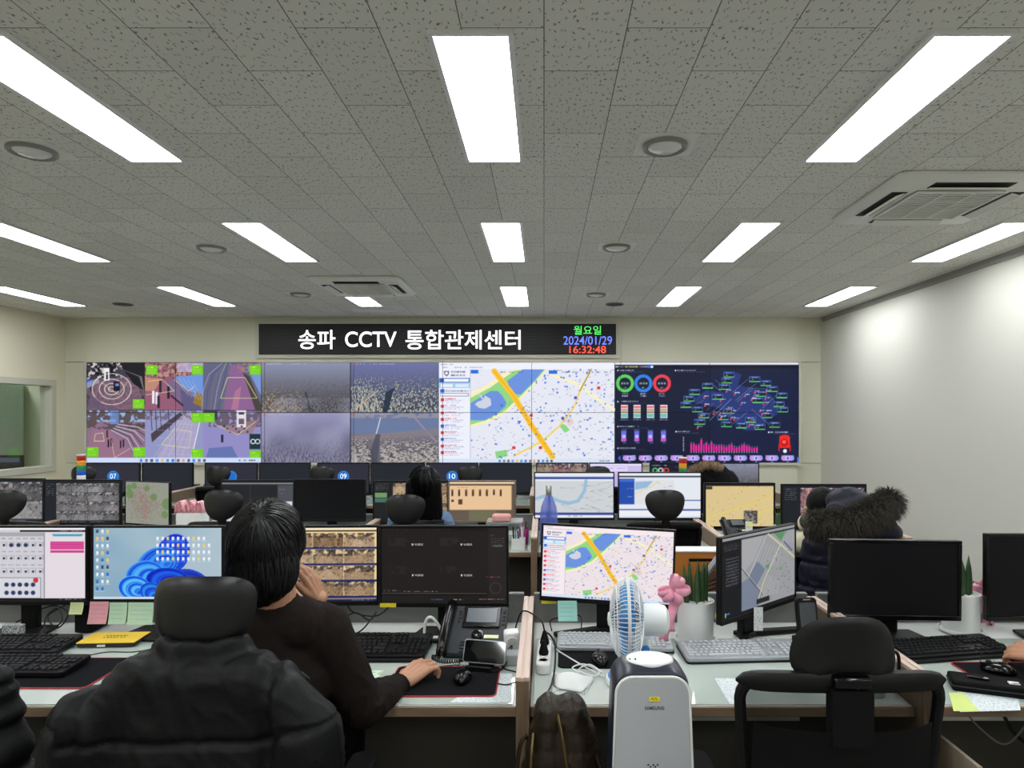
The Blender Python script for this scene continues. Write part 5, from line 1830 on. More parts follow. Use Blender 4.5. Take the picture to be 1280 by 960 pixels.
def mouse(label, loc, rz, m=None, group=None):
    t = thing('computer_mouse', label, 'mouse', loc, rz, group)
    o = MB()
    o.ell((0, 0, 0), (1, 1, 1), 24, 16)
    vs = []
    for x, y, z in o.v:
        z2 = max(z, -.12)
        wid = .031 + .003 * y
        vs.append((x * wid * (1 if z2 > 0 else .95), y * .054, .004 + (z2 + .12) * .029 * (1 - .18 * y)))
    o.v = vs
    o.build('shell', m or M['gloss_black'], t, angle=80)
    MB().lathe([(.0001, -.003), (.009, -.003), (.0105, 0), (.009, .003), (.0001, .003)], 18, TM((0, .028, .0295), (0, PI / 2, 0))).build('scroll_wheel', M['dark_grey'], t)
    MB().box(-.0004, .0004, .005, .05, .02, .0325, TM((0, 0, 0), (-.12, 0, 0))).build('button_split', M['matte_black'], t)
    return t


def pad(label, loc, rz, w, d, red=True):
    t = thing('mouse_mat', label, 'mouse mat', loc, rz)
    pts = rrect(w, d, .02, 5)
    MB().slab(pts, 0, .003).build('cloth', M['pad'], t)
    if red:
        MB().tube([(x, y, .002) for x, y in pts], .0024, 6, closed=True).build('red_edging', M['rubber_red'], t)
    return t


def flat(name, label, cat, corners, m, th=.0006, Z=DESK + .0042):
    """a sheet lying on the desk; corners in photo pixels"""
    c = [at(px, py, deskY(py, Z)) for px, py in corners]
    o = MB().slab([(p.x, p.y) for p in c], Z, Z + th).build(name, m, smooth=False)
    return tag(o, label, cat)


def print_mat(name, base, ink, scale=70, thr=.62):
    m = mat(name, base, .7)
    nt = m.node_tree
    tc = nt.nodes.new('ShaderNodeTexCoord')
    mp = nt.nodes.new('ShaderNodeMapping')
    mp.inputs['Scale'].default_value = (scale, scale * 2.2, scale * 1.6)
    n = nt.nodes.new('ShaderNodeTexNoise')
    n.inputs['Scale'].default_value = 1
    n.inputs['Detail'].default_value = 2
    r = nt.nodes.new('ShaderNodeValToRGB')
    r.color_ramp.elements[0].position = thr - .04
    r.color_ramp.elements[1].position = thr
    r.color_ramp.elements[0].color = srgb(*base)
    r.color_ramp.elements[1].color = srgb(*ink)
    nt.links.new(tc.outputs['Object'], mp.inputs[0])
    nt.links.new(mp.outputs[0], n.inputs['Vector'])
    nt.links.new(n.outputs['Fac'], r.inputs[0])
    nt.links.new(r.outputs[0], nt.nodes['Principled BSDF'].inputs['Base Color'])
    return m


DZ = DESK + .0045
KB, KK = M['black_plastic'], M['key_black']


def on(px, py, z=DZ):
    return at(px, py, deskY(py, z))


# ---- desk at the far left
p = on(10, 812); keyboard('black keyboard nearer the monitor on the leftmost desk', (p.x + .0, p.y - .075, DZ), .0, KB, KK, .47, .16, 'black keyboards on the leftmost desk', tilt=.09)
p = on(10, 841)
pad('dark mouse mat with thin red edge under the front keyboard, leftmost desk', (p.x - .03, p.y - .0, DZ), 0, .78, .27)
keyboard('black keyboard on the red-edged mat, nearer the camera on the leftmost desk', (p.x - .005, p.y - .055, DZ + .004), .0, KB, KK, .47, .15, 'black keyboards on the leftmost desk', tilt=.06)
# yellow book
t = thing('yellow_book', 'yellow-covered book lying on the desk left of the puffy jacket', 'book', on(143, 803), .06)
MB().box(-.105, .105, -.06, .06, .003, .017).build('pages', mat('dark_pages', (40, 38, 36), .8), t, bevel=.001)
MB().slab([(-.108, -.062), (.108, -.062), (.108, .062), (-.108, .062)], .017, .021).build('cover', mat('yellow_cover', (236, 196, 52), .45), t, bevel=.001)
MB().box(-.03, -.0, -.0625, -.06, .004, .012).build('page_tag', M['paper'], t)
tm = mat('dark_print', (60, 50, 30), .6)
for k in range(3):
    for i in range(9):
        pass
b = MB()
rr = random.Random(5)
for k in range(2):
    for i in range(7):
        x = -.04 + i * .013
        b.box(x, x + .009 * rr.uniform(.5, 1), .012 - k * .02, .022 - k * .02, .0211, .0213)
b.build('cover_print', tm, t, smooth=False)


def note(label, px0, px1, py0, py1, Y, rgb, tilt=0.0):
    a, c = at(px0, py0, Y), at(px1, py1, Y)
    w, h = c.x - a.x, a.z - c.z
    t = thing('sticky_note', label, 'sticky note', ((a.x + c.x) / 2, Y, a.z), 0)
    n = 6
    vs, fs = [], []
    for i in range(n + 1):
        f = i / n
        for x in (-w / 2, w / 2):
            vs.append((x + tilt * f * h, -.012 * f * f, -h * f))
    b = MB().add(vs, [(2 * i, 2 * i + 1, 2 * i + 3, 2 * i + 2) for i in range(n)])
    vs2 = [(x, y + .0006, z) for x, y, z in vs]
    b.add(vs2, [(2 * i, 2 * i + 2, 2 * i + 3, 2 * i + 1) for i in range(n)])
    b.build('paper', mat('note_%d_%d_%d' % rgb, rgb, .8), t)
    r = random.Random(int(px0))
    q = MB()
    for k in range(4):
        z = -h * (.15 + .2 * k)
        x = -w * .4
        while x < w * .35:
            l = r.uniform(.002, .007)
            y = -.012 * (z / h) ** 2 - .0006
            q.box(x, min(x + l, w * .42), y - .0002, y, z - .001, z)
            x += l + r.uniform(.002, .006)
    q.build('handwriting', mat('pen_ink', (70, 80, 110), .7), t, smooth=False)


note('small yellow-green sticky note hanging under the switch-plan monitor', 88, 104.5, 753, 767, 2.708, (206, 214, 160))
note('pink sticky note hanging under the ribbon-wallpaper monitor', 112.5, 136, 752, 779, 2.708, (222, 160, 172), -.05)
note('green sticky note hanging next to the pink one', 137, 159, 753, 779, 2.708, (176, 210, 190))
note('wide pale-green sticky note half behind the jacket headrest', 160.5, 192, 753, 780, 2.708, (180, 214, 192))
note('turquoise sticky note under the street-map monitor by the fan', 697, 721, 751, 775.5, 2.69, (160, 214, 204), .03)
for lab, x0, x1, y0, y1, Y in (('yellow label on the lower left corner of the street-map monitor', 676.5, 695.5, 749.5, 754.5, 2.742), ('yellow label on the lower left corner of the sharply turned monitor', 894, 907.5, 767, 772.5, 2.50), ('yellow label on the lower left corner of the near-black viewer monitor', 475, 495, 754, 759, 2.676),
                              ('yellow label under the yellow-map monitor of the middle row', 882, 892, 657.5, 660.5, 5.005)):
    a, c = at(x0, y0, Y), at(x1, y1, Y)
    o = MB().cbox((0, 0, 0), (c.x - a.x, .0016, a.z - c.z)).build('label_sticker', M['yellow'], smooth=False)
    o.location = ((a.x + c.x) / 2, Y, (a.z + c.z) / 2)
    tag(o, lab, 'label')
# white paper tag hanging from the turned monitor
o = MB().box(-.018, .018, -.0006, .0006, -.092, 0).build('paper_tag', print_mat('printed_tag', (224, 226, 226), (120, 124, 130), 260), smooth=False)
o.location = at(948, 759, 2.6)
tag(o, 'long white printed paper tag hanging below the sharply turned monitor', 'tag')
# little mosaic coaster block under the first monitor, black box beside
o = MB().box(-.04, .04, -.01, .01, 0, .065).build('patterned_block', print_mat('speckled_glass', (70, 74, 74), (190, 196, 196), 240, .52), bevel=.003)
o.location = (at(22, 772, 2.66).x, 2.64, DZ)
tag(o, 'speckled glass block standing under the switch-plan monitor', 'ornament')
o = MB().box(-.035, .035, -.06, .06, 0, .115).build('power_adapter_box', M['matte_black'], bevel=.006)
o.location = (at(101, 780, 2.72).x, 2.79, DZ)
tag(o, 'upright black box between the two left monitors', 'box')
# blue box behind the wallpaper monitor
t = thing('blue_file_box', 'bright blue plastic box behind the ribbon-wallpaper monitor', 'box', (at(283, 720, 2.8).x - .03, 2.83, DZ))
bl = mat('blue_plastic', (24, 60, 190), .35)
MB().box(-.1, .1, -.004, 0, 0, .235).box(-.1, .1, .03, .034, 0, .235).box(-.1, -.096, 0, .03, 0, .235).box(.096, .1, 0, .03, 0, .235).box(-.1, .1, 0, .03, 0, .004).build('box_body', bl, t, bevel=.002)
MB().box(-.106, .106, -.008, -.004, .22, .24).box(-.106, .106, .034, .038, .22, .24).build('rim', bl, t, bevel=.001)
for lab, pts in (('black cable looping behind the switch-plan monitor', [(20, 778, 2.8), (50, 762, 2.78), (72, 757, 2.76), (85, 768, 2.74), (72, 785, 2.72), (60, 770, 2.8), (82, 756, 2.83)]),
                 ('second black cable tangled left of the upright black box', [(55, 790, 2.66), (58, 770, 2.75), (72, 760, 2.8), (78, 775, 2.7), (66, 786, 2.68)]),
                 ('tangled black cable under the warm camera monitor', [(430, 772, 2.78), (445, 766, 2.7), (462, 775, 2.7), (470, 765, 2.76), (455, 785, 2.62), (440, 795, 2.56)]),
                 ('black cable hanging behind the warm camera monitor', [(432, 752, 2.82), (440, 764, 2.8), (460, 770, 2.75), (475, 768, 2.78), (490, 755, 2.82)])):
    cable('cable', lab, [at(*q) if at(*q).z > DESK + .008 else (at(*q).x, at(*q).y, DESK + .008) for q in pts], .003)
p = on(205, 818)
cable('mouse_cable', 'thin black cable running right from the front keyboard to the jacket', [(on(108, 821).x, on(108, 821).y, DZ + .004), (on(135, 816).x, on(135, 816).y, DZ + .003), (on(165, 816).x, on(165, 816).y, DZ + .003), (on(190, 812).x, on(190, 812).y, DZ + .003)], .002)

# ---- the man's desk
keyboard("black keyboard on the man's desk", (at(455, 825, 2.42).x, 2.42, DZ), .0, KB, KK, .44, .19, tilt=.13, palm=.02)
pad('black mouse mat with red edge under the mouse beside the phone', (-.335, 2.235, DZ), 0, .36, .25)
mouse('black wireless mouse on the red-edged mat beside the phone', (-.275, 2.235, DZ + .003), 0)
# desk telephone


def desk_phone(label, loc, rz, s=1.0):
    t = thing('desk_phone', label, 'telephone', loc, rz)
    t.scale = (s, s, s)
    g_, dk_ = mat('phone_slate', (40, 43, 48), .45, spec=.3), M['gloss_black']
    R = TM((0, 0, .043), (.62, 0, 0))
    MB().box(-.04, .04, .03, .09, 0, .09).box(-.1, .1, -.06, -.03, 0, .016).build('phone_stand', M['black_plastic'], t, bevel=.004)
    MB().box(-.125, .125, -.07, .15, .0, .022, R).build('phone_body', g_, t, bevel=.006)
    MB().box(-.045, .1, .045, .14, .022, .03, R).build('screen_housing', dk_, t, bevel=.004)
    MB().box(-.03, .085, .065, .13, .03, .0315, R).build('display', mat('grey_lcd', (78, 84, 90), .25, emit=.25), t)
    MB().lathe([(.0001, .026), (.01, .028), (.013, .026), (.022, .026), (.025, .022)], 24, TM((0, 0, .043)) @ Euler((.62, 0, 0)).to_matrix().to_4x4() @ TM((.02, .015, 0))).build('navigation_ring', dk_, t)
    ks = [(-.04 + i * .032, -.018 + i * .032, -.062 + j * .014, -.053 + j * .014) for i in range(4) for j in range(4)]
    ks += [(.108, .118, .06 + j * .018, .07 + j * .018) for j in range(4)] + [(-.062, -.052, .07 + j * .016, .078 + j * .016) for j in range(4)]
    for k_ in ks:
        MB().box(*k_, .022, .026, R).build('phone_key', M['dark_grey'], t, bevel=.001)
    MB().box(.045, .1, .0, .014, .0222, .0235, R).build('name_label', mat('cream_label', (226, 230, 180), .7), t)
    h = MB()
    pts = [R @ Vector((-.1, -.085, .03)), R @ Vector((-.1, -.05, .052)), R @ Vector((-.098, .03, .06)), R @ Vector((-.096, .11, .052)), R @ Vector((-.095, .145, .032))]
    h.tube(spline(pts, 6), [.02] * 4 + [.0185] * 16 + [.02] * 5, 12)
    h.build('handset', dk_, t)
    c_ = []
    for i in range(150):
        a = i / 150
        q = spline([R @ Vector((-.1, -.09, .025)), Vector((-.13, -.1, .012)), Vector((-.08, -.135, .01)), Vector((-.02, -.12, .01)), Vector((.0, -.08, .012))], 10)
        u = a * (len(q) - 1)
        k = int(u)
        base = q[k].lerp(q[min(k + 1, len(q) - 1)], u - k)
        c_.append(base + Vector((.0, .007 * math.cos(i * 1.3), .006 + .006 * math.sin(i * 1.3))))
    MB().tube(c_, .0022, 5).build('coiled_cord', M['black_plastic'], t)
    return t


desk_phone("slate-grey desk telephone under the near-black viewer monitor", (-.27, 2.50, DZ), -.06, 1.0)
desk_phone('small dark desk telephone below the yellow-map monitor of the middle row', (at(920, 665, 4.8).x, 4.78, DESK + .02), .05, .8)
# smartphone leaning on a black dock
t = thing('smartphone', 'black smartphone leaning sideways on a small black dock, beside the desk telephone', 'smartphone', (-.215, 2.34, DZ), -.22)
R = TM((0, 0, .014), (1.15, 0, 0))
MB().slab([(x, y + .045) for x, y in rrect(.158, .08, .01)], -.009, 0, R).build('phone_case', M['silver'], t, bevel=.002)
MB().slab([(x, y + .045) for x, y in rrect(.15, .073, .008)], -.0, .0012, R).build('phone_screen', mat('dark_glass', (12, 13, 15), .06, coat=1), t)
t = thing('phone_dock', 'small black dock holding the sideways smartphone', 'dock', (-.215, 2.325, DZ), -.22)
MB().box(-.06, .035, -.02, -.006, 0, .02).box(-.06, .035, .02, .03, 0, .03).box(-.06, .035, -.02, .03, 0, .006).build('dock_body', M['black_plastic'], t, bevel=.003)
cable('charging_cable', 'black charging cable curling right of the smartphone', [at(604, 831, 2.36), (at(618, 837, 2.3).x, 2.3, DZ + .008), (at(632, 826, 2.36).x, 2.36, DZ + .01), (at(640, 805, 2.44).x, 2.44, .79), (at(634, 812, 2.42).x, 2.42, .78), (at(628, 828, 2.35).x, 2.35, DZ + .006), (at(645, 838, 2.3).x, 2.3, DZ + .006)], .0025)
cable('dock_cable', 'thin black cable arcing below the smartphone toward the divider', [(at(603, 838, 2.28).x, 2.3, DZ + .004), (at(610, 852, 2.24).x, 2.24, DZ + .003), (at(630, 860, 2.2).x, 2.2, DZ + .003), (at(645, 853, 2.22).x, 2.22, DZ + .003)], .002)
cable('cable', 'thin black cable from the mouse mat to the smartphone dock', [(at(548, 840, 2.3).x, 2.36, DZ + .003), (at(565, 838, 2.3).x, 2.37, DZ + .004), (at(574, 828, 2.36).x, 2.37, DZ + .006), (at(576, 812, 2.45).x, 2.42, DZ + .03)], .0018)
# white plug adapter and clear box by the divider
t = thing('plug_adapter', 'white plug adapter cube standing on the desk behind the smartphone', 'adapter', (-.122, 2.50, DZ), .1)
MB().box(-.03, .03, -.03, .03, 0, .085).build('adapter_body', M['white_plastic'], t, bevel=.006)
MB().lathe([(.02, 0), (.02, .004), (.016, .004), (.015, -.01), (.0001, -.01)], 20, TM((0, -.03, .05), (PI / 2, 0, 0))).build('socket', M['paper'], t)
o = MB().box(-.04, .04, -.03, .03, 0, .04).build('clear_tray', mat('frosted_plastic', (206, 212, 214), .3, trans=.5), bevel=.005)
o.location = (-.125, 2.40, DZ)
tag(o, 'frosted plastic tray beside the divider behind the smartphone', 'tray')
cable('white_cable', 'thick white cable arching behind the black keyboard', [(at(530, 800, 2.6).x, 2.6, DZ + .004), at(532, 777, 2.6), at(540, 772, 2.6), at(550, 785, 2.6), (at(556, 800, 2.6).x, 2.6, DZ + .004)], .006, M['white_plastic'])
for k, (px, py) in enumerate(((537, 805), (545, 802))):
    t = thing('earphone_case', f"{'clear' if k else 'dark'} little earphone case beside the keyboard, {'right' if k else 'left'} of the pair", 'earphone case', on(px, py))
    MB().box(-.011, .011, -.011, .011, 0, .014).build('case_body', M['silver'] if k else M['gloss_black'], t, bevel=.004)
    MB().box(-.0115, .0115, -.0115, .0115, .014, .02).build('case_lid', M['white_plastic'] if k else M['dark_grey'], t, bevel=.003)
MAPP = print_mat('printed_map', (206, 222, 206), (160, 190, 150), 30, .5)
flat('printed_map', "small printed map under the glass beside the man's elbow", 'map', [(440, 842), (470, 838), (480, 838), (462, 860), (440, 862)], MAPP)
TXT = print_mat('printed_text', (216, 224, 226), (176, 184, 192), 110, .58)
flat('document', 'printed sheet at the desk corner below the smartphone', 'document', [(562, 878), (640, 878), (640, 842), (616, 842)], TXT)
flat('document', 'printed sheet at the front edge of the fan desk, before the silver keyboard', 'document', [(893, 848), (925, 848), (925, 880), (912, 880)], TXT)
flat('document', 'printed sheet under the black folder on the right desk', 'document', [(1196, 864), (1270, 862), (1276, 888), (1200, 890)], TXT)
flat('green_leaflet', 'yellow-green leaflet at the left end of the right desk edge', 'leaflet', [(1186, 866), (1204, 866), (1224, 889), (1192, 889)], mat('lime_paper', (206, 222, 130), .7), Z=DESK + .005)

# ---- the fan desk
keyboard('pale grey keyboard behind the fan', (at(768, 815, 2.53).x, 2.50, DZ), -.04, M['silver'], M['key_grey'], .44, .15, edge=M['black_plastic'], tilt=.07)
pad('plain black mouse mat under the glossy mouse', (at(748, 825, 2.46).x, 2.43, DZ), -.03, .30, .17, red=False)
mouse('glossy black mouse between the white mask and the fan', (at(750, 832, 2.4).x, 2.40, DZ + .003), .1)
keyboard('silver keyboard in front of the white plant pot', (at(934, 838, 2.42).x, 2.40, DZ), .06, M['silver'], M['key_grey'], .45, .16, edge=M['black_plastic'], tilt=.07)
# fan
t = thing('desk_fan', 'white desk fan with blue blades facing left on the fan desk', 'fan', (.305, 2.22, DZ))
W_, BL = mat('fan_white', (228, 232, 232), .3), mat('fan_blue', (60, 130, 206), .3)
MB().lathe([(.0001, 0), (.095, 0), (.1, .008), (.097, .02), (.08, .03), (.03, .036), (.0001, .036)], 40, TM((0, 0, 0))).build('base', W_, t)
MB().lathe([(.092, .0245), (.085, .0295), (.06, .034), (.045, .0358), (.045, .03), (.09, .02)], 40, cap=False).build('base_blue_ring', BL, t)
MB().tube([(.03, .0, .03), (.032, .0, .09), (.032, .0, .15)], [.026, .019, .02], 14).build('neck', W_, t)
MB().lathe([(.0001, .006), (.012, .006), (.015, 0), (.015, -.01), (.0001, -.01)], 24, TM((.032, -.022, .118), (PI / 2, 0, 0))).build('blue_knob', BL, t)
FR = TM((.0, 0, .23), (0, -PI / 2, 0)) if False else (Matrix.Translation((-.0, 0, .213)) @ Matrix.Rotation(-.06, 4, 'Z') @ Matrix.Scale(1.12, 4) @ Matrix.Rotation(-PI / 2, 4, 'Y'))
# local z now points to the left (out of the front guard)
MB().lathe([(.0001, -.1), (.026, -.099), (.042, -.088), (.047, -.068), (.047, -.03), (.044, -.02), (.0001, -.02)], 36, FR).build('motor_housing', W_, t)
for nm, prof in (('rear_guard', lambda a: (.035 + (.122 - .035) * math.sin(a * PI / 2), -.022 + .045 * (1 - math.cos(a * PI / 2)))), ('front_guard', lambda a: (.02 + (.122 - .02) * math.sin(a * PI / 2), .075 - .05 * (1 - math.cos(a * PI / 2))))):
    b = MB()
    for i in range(60):
        th = 2 * PI * i / 60
        pts = []
        for k in range(7):
            r_, z_ = prof(k / 6)
            pts.append(FR @ Vector((r_ * math.cos(th), r_ * math.sin(th), z_)))
        b.tube(pts, .0014, 5)
    for a in (0, .55, 1):
        r_, z_ = prof(a)
        b.tube([FR @ Vector((r_ * math.cos(q * PI / 24), r_ * math.sin(q * PI / 24), z_)) for q in range(48)], .0022 if a < 1 else .0042, 6, closed=True)
    b.build(nm, W_, t)
MB().lathe([(.0001, .083), (.018, .081), (.023, .074), (.0001, .074)], 24, FR).build('guard_badge', W_, t)
MB().lathe([(.0001, .05), (.02, .048), (.026, .035), (.026, .0), (.0001, 0)], 24, FR).build('hub', BL, t)
for k in range(4):
    vs = []
    for i in range(9):
        r_ = .022 + .086 * i / 8
        for j in range(7):
            u = j / 6 - .5
            wdt = (.55 + .5 * math.sin(PI * min(1, i / 8 * .9 + .1)))
            th = k * PI / 2 + u * wdt * 1.25 + .5 * i / 8
            vs.append((r_ * math.cos(th), r_ * math.sin(th), .025 + u * .036))
    b = MB()
    fs = [(i * 7 + j, i * 7 + j + 1, i * 7 + 8 + j, i * 7 + 7 + j) for i in range(8) for j in range(6)]
    b.add(vs, fs, FR)
    o = b.build('blade', mat('fan_blade', (96, 168, 226), .25), t)
    s = o.modifiers.new('s', 'SOLIDIFY')
    s.thickness = .0016
# air purifier
t = thing('air_purifier', 'tall silver-white air purifier with navy sides standing before the fan desk', 'air purifier', (at(815, 0, 1.72).x, 1.72, 0))
NV = mat('navy_plastic', (30, 32, 48), .35)


def tower(w0, w1, ztop, r, n=10):
    pts = [(-w0 / 2, 0.01), (w0 / 2, 0.01)]
    for i in range(n + 1):
        a = PI / 2 * i / n
        pts.append((w1 / 2 - r + r * math.cos(a), ztop - r + r * math.sin(a)))
    for i in range(n + 1):
        a = PI / 2 + PI / 2 * i / n
        pts.append((-w1 / 2 + r + r * math.cos(a), ztop - r + r * math.sin(a)))
    return pts


b = MB()
front, back = tower(.262, .19, .972, .045), tower(.276, .2, .984, .055)
n = len(front)
lay = [(front, 0.0), (back, .022), (tower(.276, .195, .982, .05), .11), (tower(.25, .165, .95, .045), .14)]
vs = []
for pr, y in lay:
    vs += [(x, y, z + (.0 if y < .02 else 0)) for x, z in pr]
fs = [tuple(range(n)), tuple(range(4 * n - 1, 3 * n - 1, -1))]
for L_ in range(3):
    fs += [(L_ * n + i, L_ * n + n + i, L_ * n + n + (i + 1) % n, L_ * n + (i + 1) % n) for i in range(n)]
b.add(vs, fs).build('shell', NV, t, bevel=.004)
fp = tower(.26, .19, .966, .045)
MB().prism([(x, z) for x, z in fp], -.014, .004).build('front_panel', mat('pearl_silver', (176, 179, 184), .38, .15), t, bevel=.005, seg=3)
MB().tube([(x, -.012, z) for x, z in fp], .0035, 6, closed=True).build('panel_rim', M['white_plastic'], t)
MB().lathe([(.0001, .012), (.055, .012), (.066, .016), (.07, .014), (.072, -.01), (.0001, -.01)], 44, TM((.004, .068, .972), (0, 0, 0), (.9, .75, 1))).build('control_dial', M['white_plastic'], t)
b = MB()
for x in (-.03, -.015):
    b.cbox((x - .02, .06, .9865), (.004, .01, .001))
b.build('indicator_marks', M['matte_black'], t, smooth=False)
text_mesh('maker_lettering', 'SAMSUNG', .05, .0095, mat('dark_lettering', (58, 60, 66), .5), t, (.004, -.0152, .888), bold=.006)
MB().cbox((.004, -.0148, .911), (.027, .001, .012)).build('energy_sticker', M['yellow'], t, smooth=False)
b = MB()
b.tube([(-.006, -.0156, .909), (-.002, -.0156, .914), (.002, -.0156, .9095), (.007, -.0156, .914), (.012, -.0156, .91)], .0008, 4)
b.build('sticker_scribble', M['matte_black'], t)
b = MB()
for i, x in enumerate((-.012, -.006, .001, .006, .012)):
    b.cbox((x, -.0148, .742 - .005 * (i % 2)), (.004, .001, .004))
b.build('panel_marks', M['dark_grey'], t, smooth=False)
for s in (-1, 1):
    MB().lathe([(.0001, 0), (.012, 0), (.012, .012), (.0001, .012)], 12, TM((s * .09, .07, -.0))).build('foot', M['black_plastic'], t)
# power strip with two plugs
a_, c_ = on(674, 838), on(677, 800)
t = thing('power_strip', 'white power strip with two black plugs lying beside the divider', 'power strip', (.0, 2.42, DZ), -.03)
MB().slab(rrect(.05, .27, .02), 0, .036).build('strip_body', M['white_plastic'], t, bevel=.005)
for y in (-.09, -.04, .01, .06):
    MB().lathe([(.019, .036), (.019, .038), (.016, .038), (.015, .03), (.0001, .03)], 20, TM((0, y, 0))).build('socket', M['paper'], t)
pl = []
for y, lab in ((-.03, 'front black plug in the white power strip'), (.075, 'rear black plug in the white power strip')):
    t = thing('power_plug', lab, 'plug', (.0 + y * .03, 2.42 + y, DZ + .036))
    MB().lathe([(.017, 0), (.018, .008), (.012, .03), (.006, .05), (.0001, .05)], 16).build('plug_body', M['black_plastic'], t)
    pl.append(Vector((t.location.x, t.location.y, t.location.z + .048)))
cable('power_cable', 'black power cable looping from the front plug down past the desk edge', [pl[0], pl[0] + Vector((.015, -.01, .03)), pl[0] + Vector((.04, -.06, .0)), Vector((.03, 2.2, DZ + .02)), Vector((-.0, 2.07, DZ + .01)), Vector((-.015, 2.01, .72)), Vector((-.02, 1.99, .6)), Vector((.0, 2.0, .3))], .0035)
cable('power_cable', 'black power cable arching over the divider from the rear plug', [pl[1], pl[1] + Vector((-.01, .0, .035)), Vector((-.04, 2.62, .853)), Vector((-.085, 2.66, .855)), Vector((-.11, 2.68, .80)), Vector((-.12, 2.66, DZ + .004))], .003)
cable('fan_cable', 'white fan cable running from the power strip to the fan base', [(.03, 2.53, DZ + .02), (.06, 2.5, DZ + .004), (.14, 2.36, DZ + .004), (.2, 2.27, DZ + .004), (.215, 2.24, DZ + .02)], .003, M['white_plastic'])
cable('white_cable', 'coiled white cable end left of the fan base', [(.12, 2.3, DZ + .004), (.1, 2.33, DZ + .01), (.14, 2.35, DZ + .014), (.19, 2.3, DZ + .01), (.17, 2.26, DZ + .008), (.12, 2.29, DZ + .016), (.16, 2.33, DZ + .02), (.2, 2.28, DZ + .012)], .0028, M['white_plastic'])
cable('cable', 'black cable curling below the street-map monitor', [(at(690, 778, 2.7).x, 2.72, DZ + .01), (at(688, 770, 2.72).x, 2.74, .79), (at(700, 765, 2.72).x, 2.76, .8), (at(726, 768, 2.7).x, 2.78, .8), (at(727, 778, 2.7).x, 2.72, DZ + .01)], .0025)
# face mask
t = thing('face_mask', 'folded white face mask lying on the desk before the mouse mat', 'face mask', (at(713, 858, 2.26).x, 2.22, DZ), -.12)
vs = []
nx, ny = 20, 14
for j in range(ny + 1):
    for i in range(nx + 1):
        u, v = i / nx - .5, j / ny
        wd = .135 * (.45 + .55 * math.sin(min(1, v * 1.25 + .12) * PI / 2) - .12 * max(0, v - .8) * 5 * abs(u))
        x = u * wd * (1 + .1 * v)
        y = (v - .5) * .135 - .03 * (1 - 4 * u * u) * (v > .5) * 0 - .02 * u
        z = .003 + .03 * (1 - (2 * u) ** 2) * math.sin(PI * min(1, v * 1.05)) + .003 * abs(((v * 4.5) % 1) - .5)
        vs.append((x, y, z))
b = MB().add(vs, [(j * (nx + 1) + i, j * (nx + 1) + i + 1, (j + 1) * (nx + 1) + i + 1, (j + 1) * (nx + 1) + i) for j in range(ny) for i in range(nx)])
o = b.build('pleated_cloth', mat('mask_white', (232, 234, 232), .8), t, angle=60)
s = o.modifiers.new('s', 'SOLIDIFY'); s.thickness = .001
for sx in (-1, 1):
    MB().tube(spline([(sx * .033, -.06, .006), (sx * .05, -.085, .003), (sx * .055, -.06, .003), (sx * .066, -.01, .003), (sx * .07, .03, .006)], 6), .0014, 6).build('ear_loop', M['white_plastic'], t)


# sansevieria pots
def plant(label, x, y, r, h, leaves, seed, ribbon_label=None, rx=-1):
    t = thing('potted_sansevieria', label, 'plant', (x, y, DESK + .0048))
    MB().lathe([(.0001, .0), (r * 1.0, .0), (r * 1.12, .004), (r * 1.14, .014), (r * 1.08, .014), (r * 1.05, .006), (.0001, .006)], 40).build('saucer', M['pot'], t)
    MB().lathe([(.0001, .006), (r * .9, .006), (r * .93, .012), (r, h - .004), (r * .99, h), (r * .94, h), (r * .93, h - .012), (.0001, h - .012)], 44).build('pot', M['pot'], t)
    rr = random.Random(seed)
    b = MB()
    for k in range(150):
        a, q = rr.uniform(0, 2 * PI), math.sqrt(rr.random()) * r * .88
        s = rr.uniform(.0045, .008) * (r / .075)
        b.ell((q * math.cos(a), q * math.sin(a), h - .012 + s * .5), (s, s * .8, s * .6), 6, 4)
    tag_ = b.build('pebbles', M['pebble'], t)
    tag_['kind'] = 'stuff'
    for (lx, ly, hh, tx, ty) in leaves:
        pts = [(lx + tx * (i / 8) ** 1.5, ly + ty * (i / 8) ** 1.5, h - .02 + hh * i / 8) for i in range(9)]
        rs = [.011 * (r / .075) * (1 - (i / 8) ** 3.5) + .0004 for i in range(9)]
        MB().tube(pts, [q * 1.12 for q in rs], 10).build('leaf', M['leaf'], t)
    return t


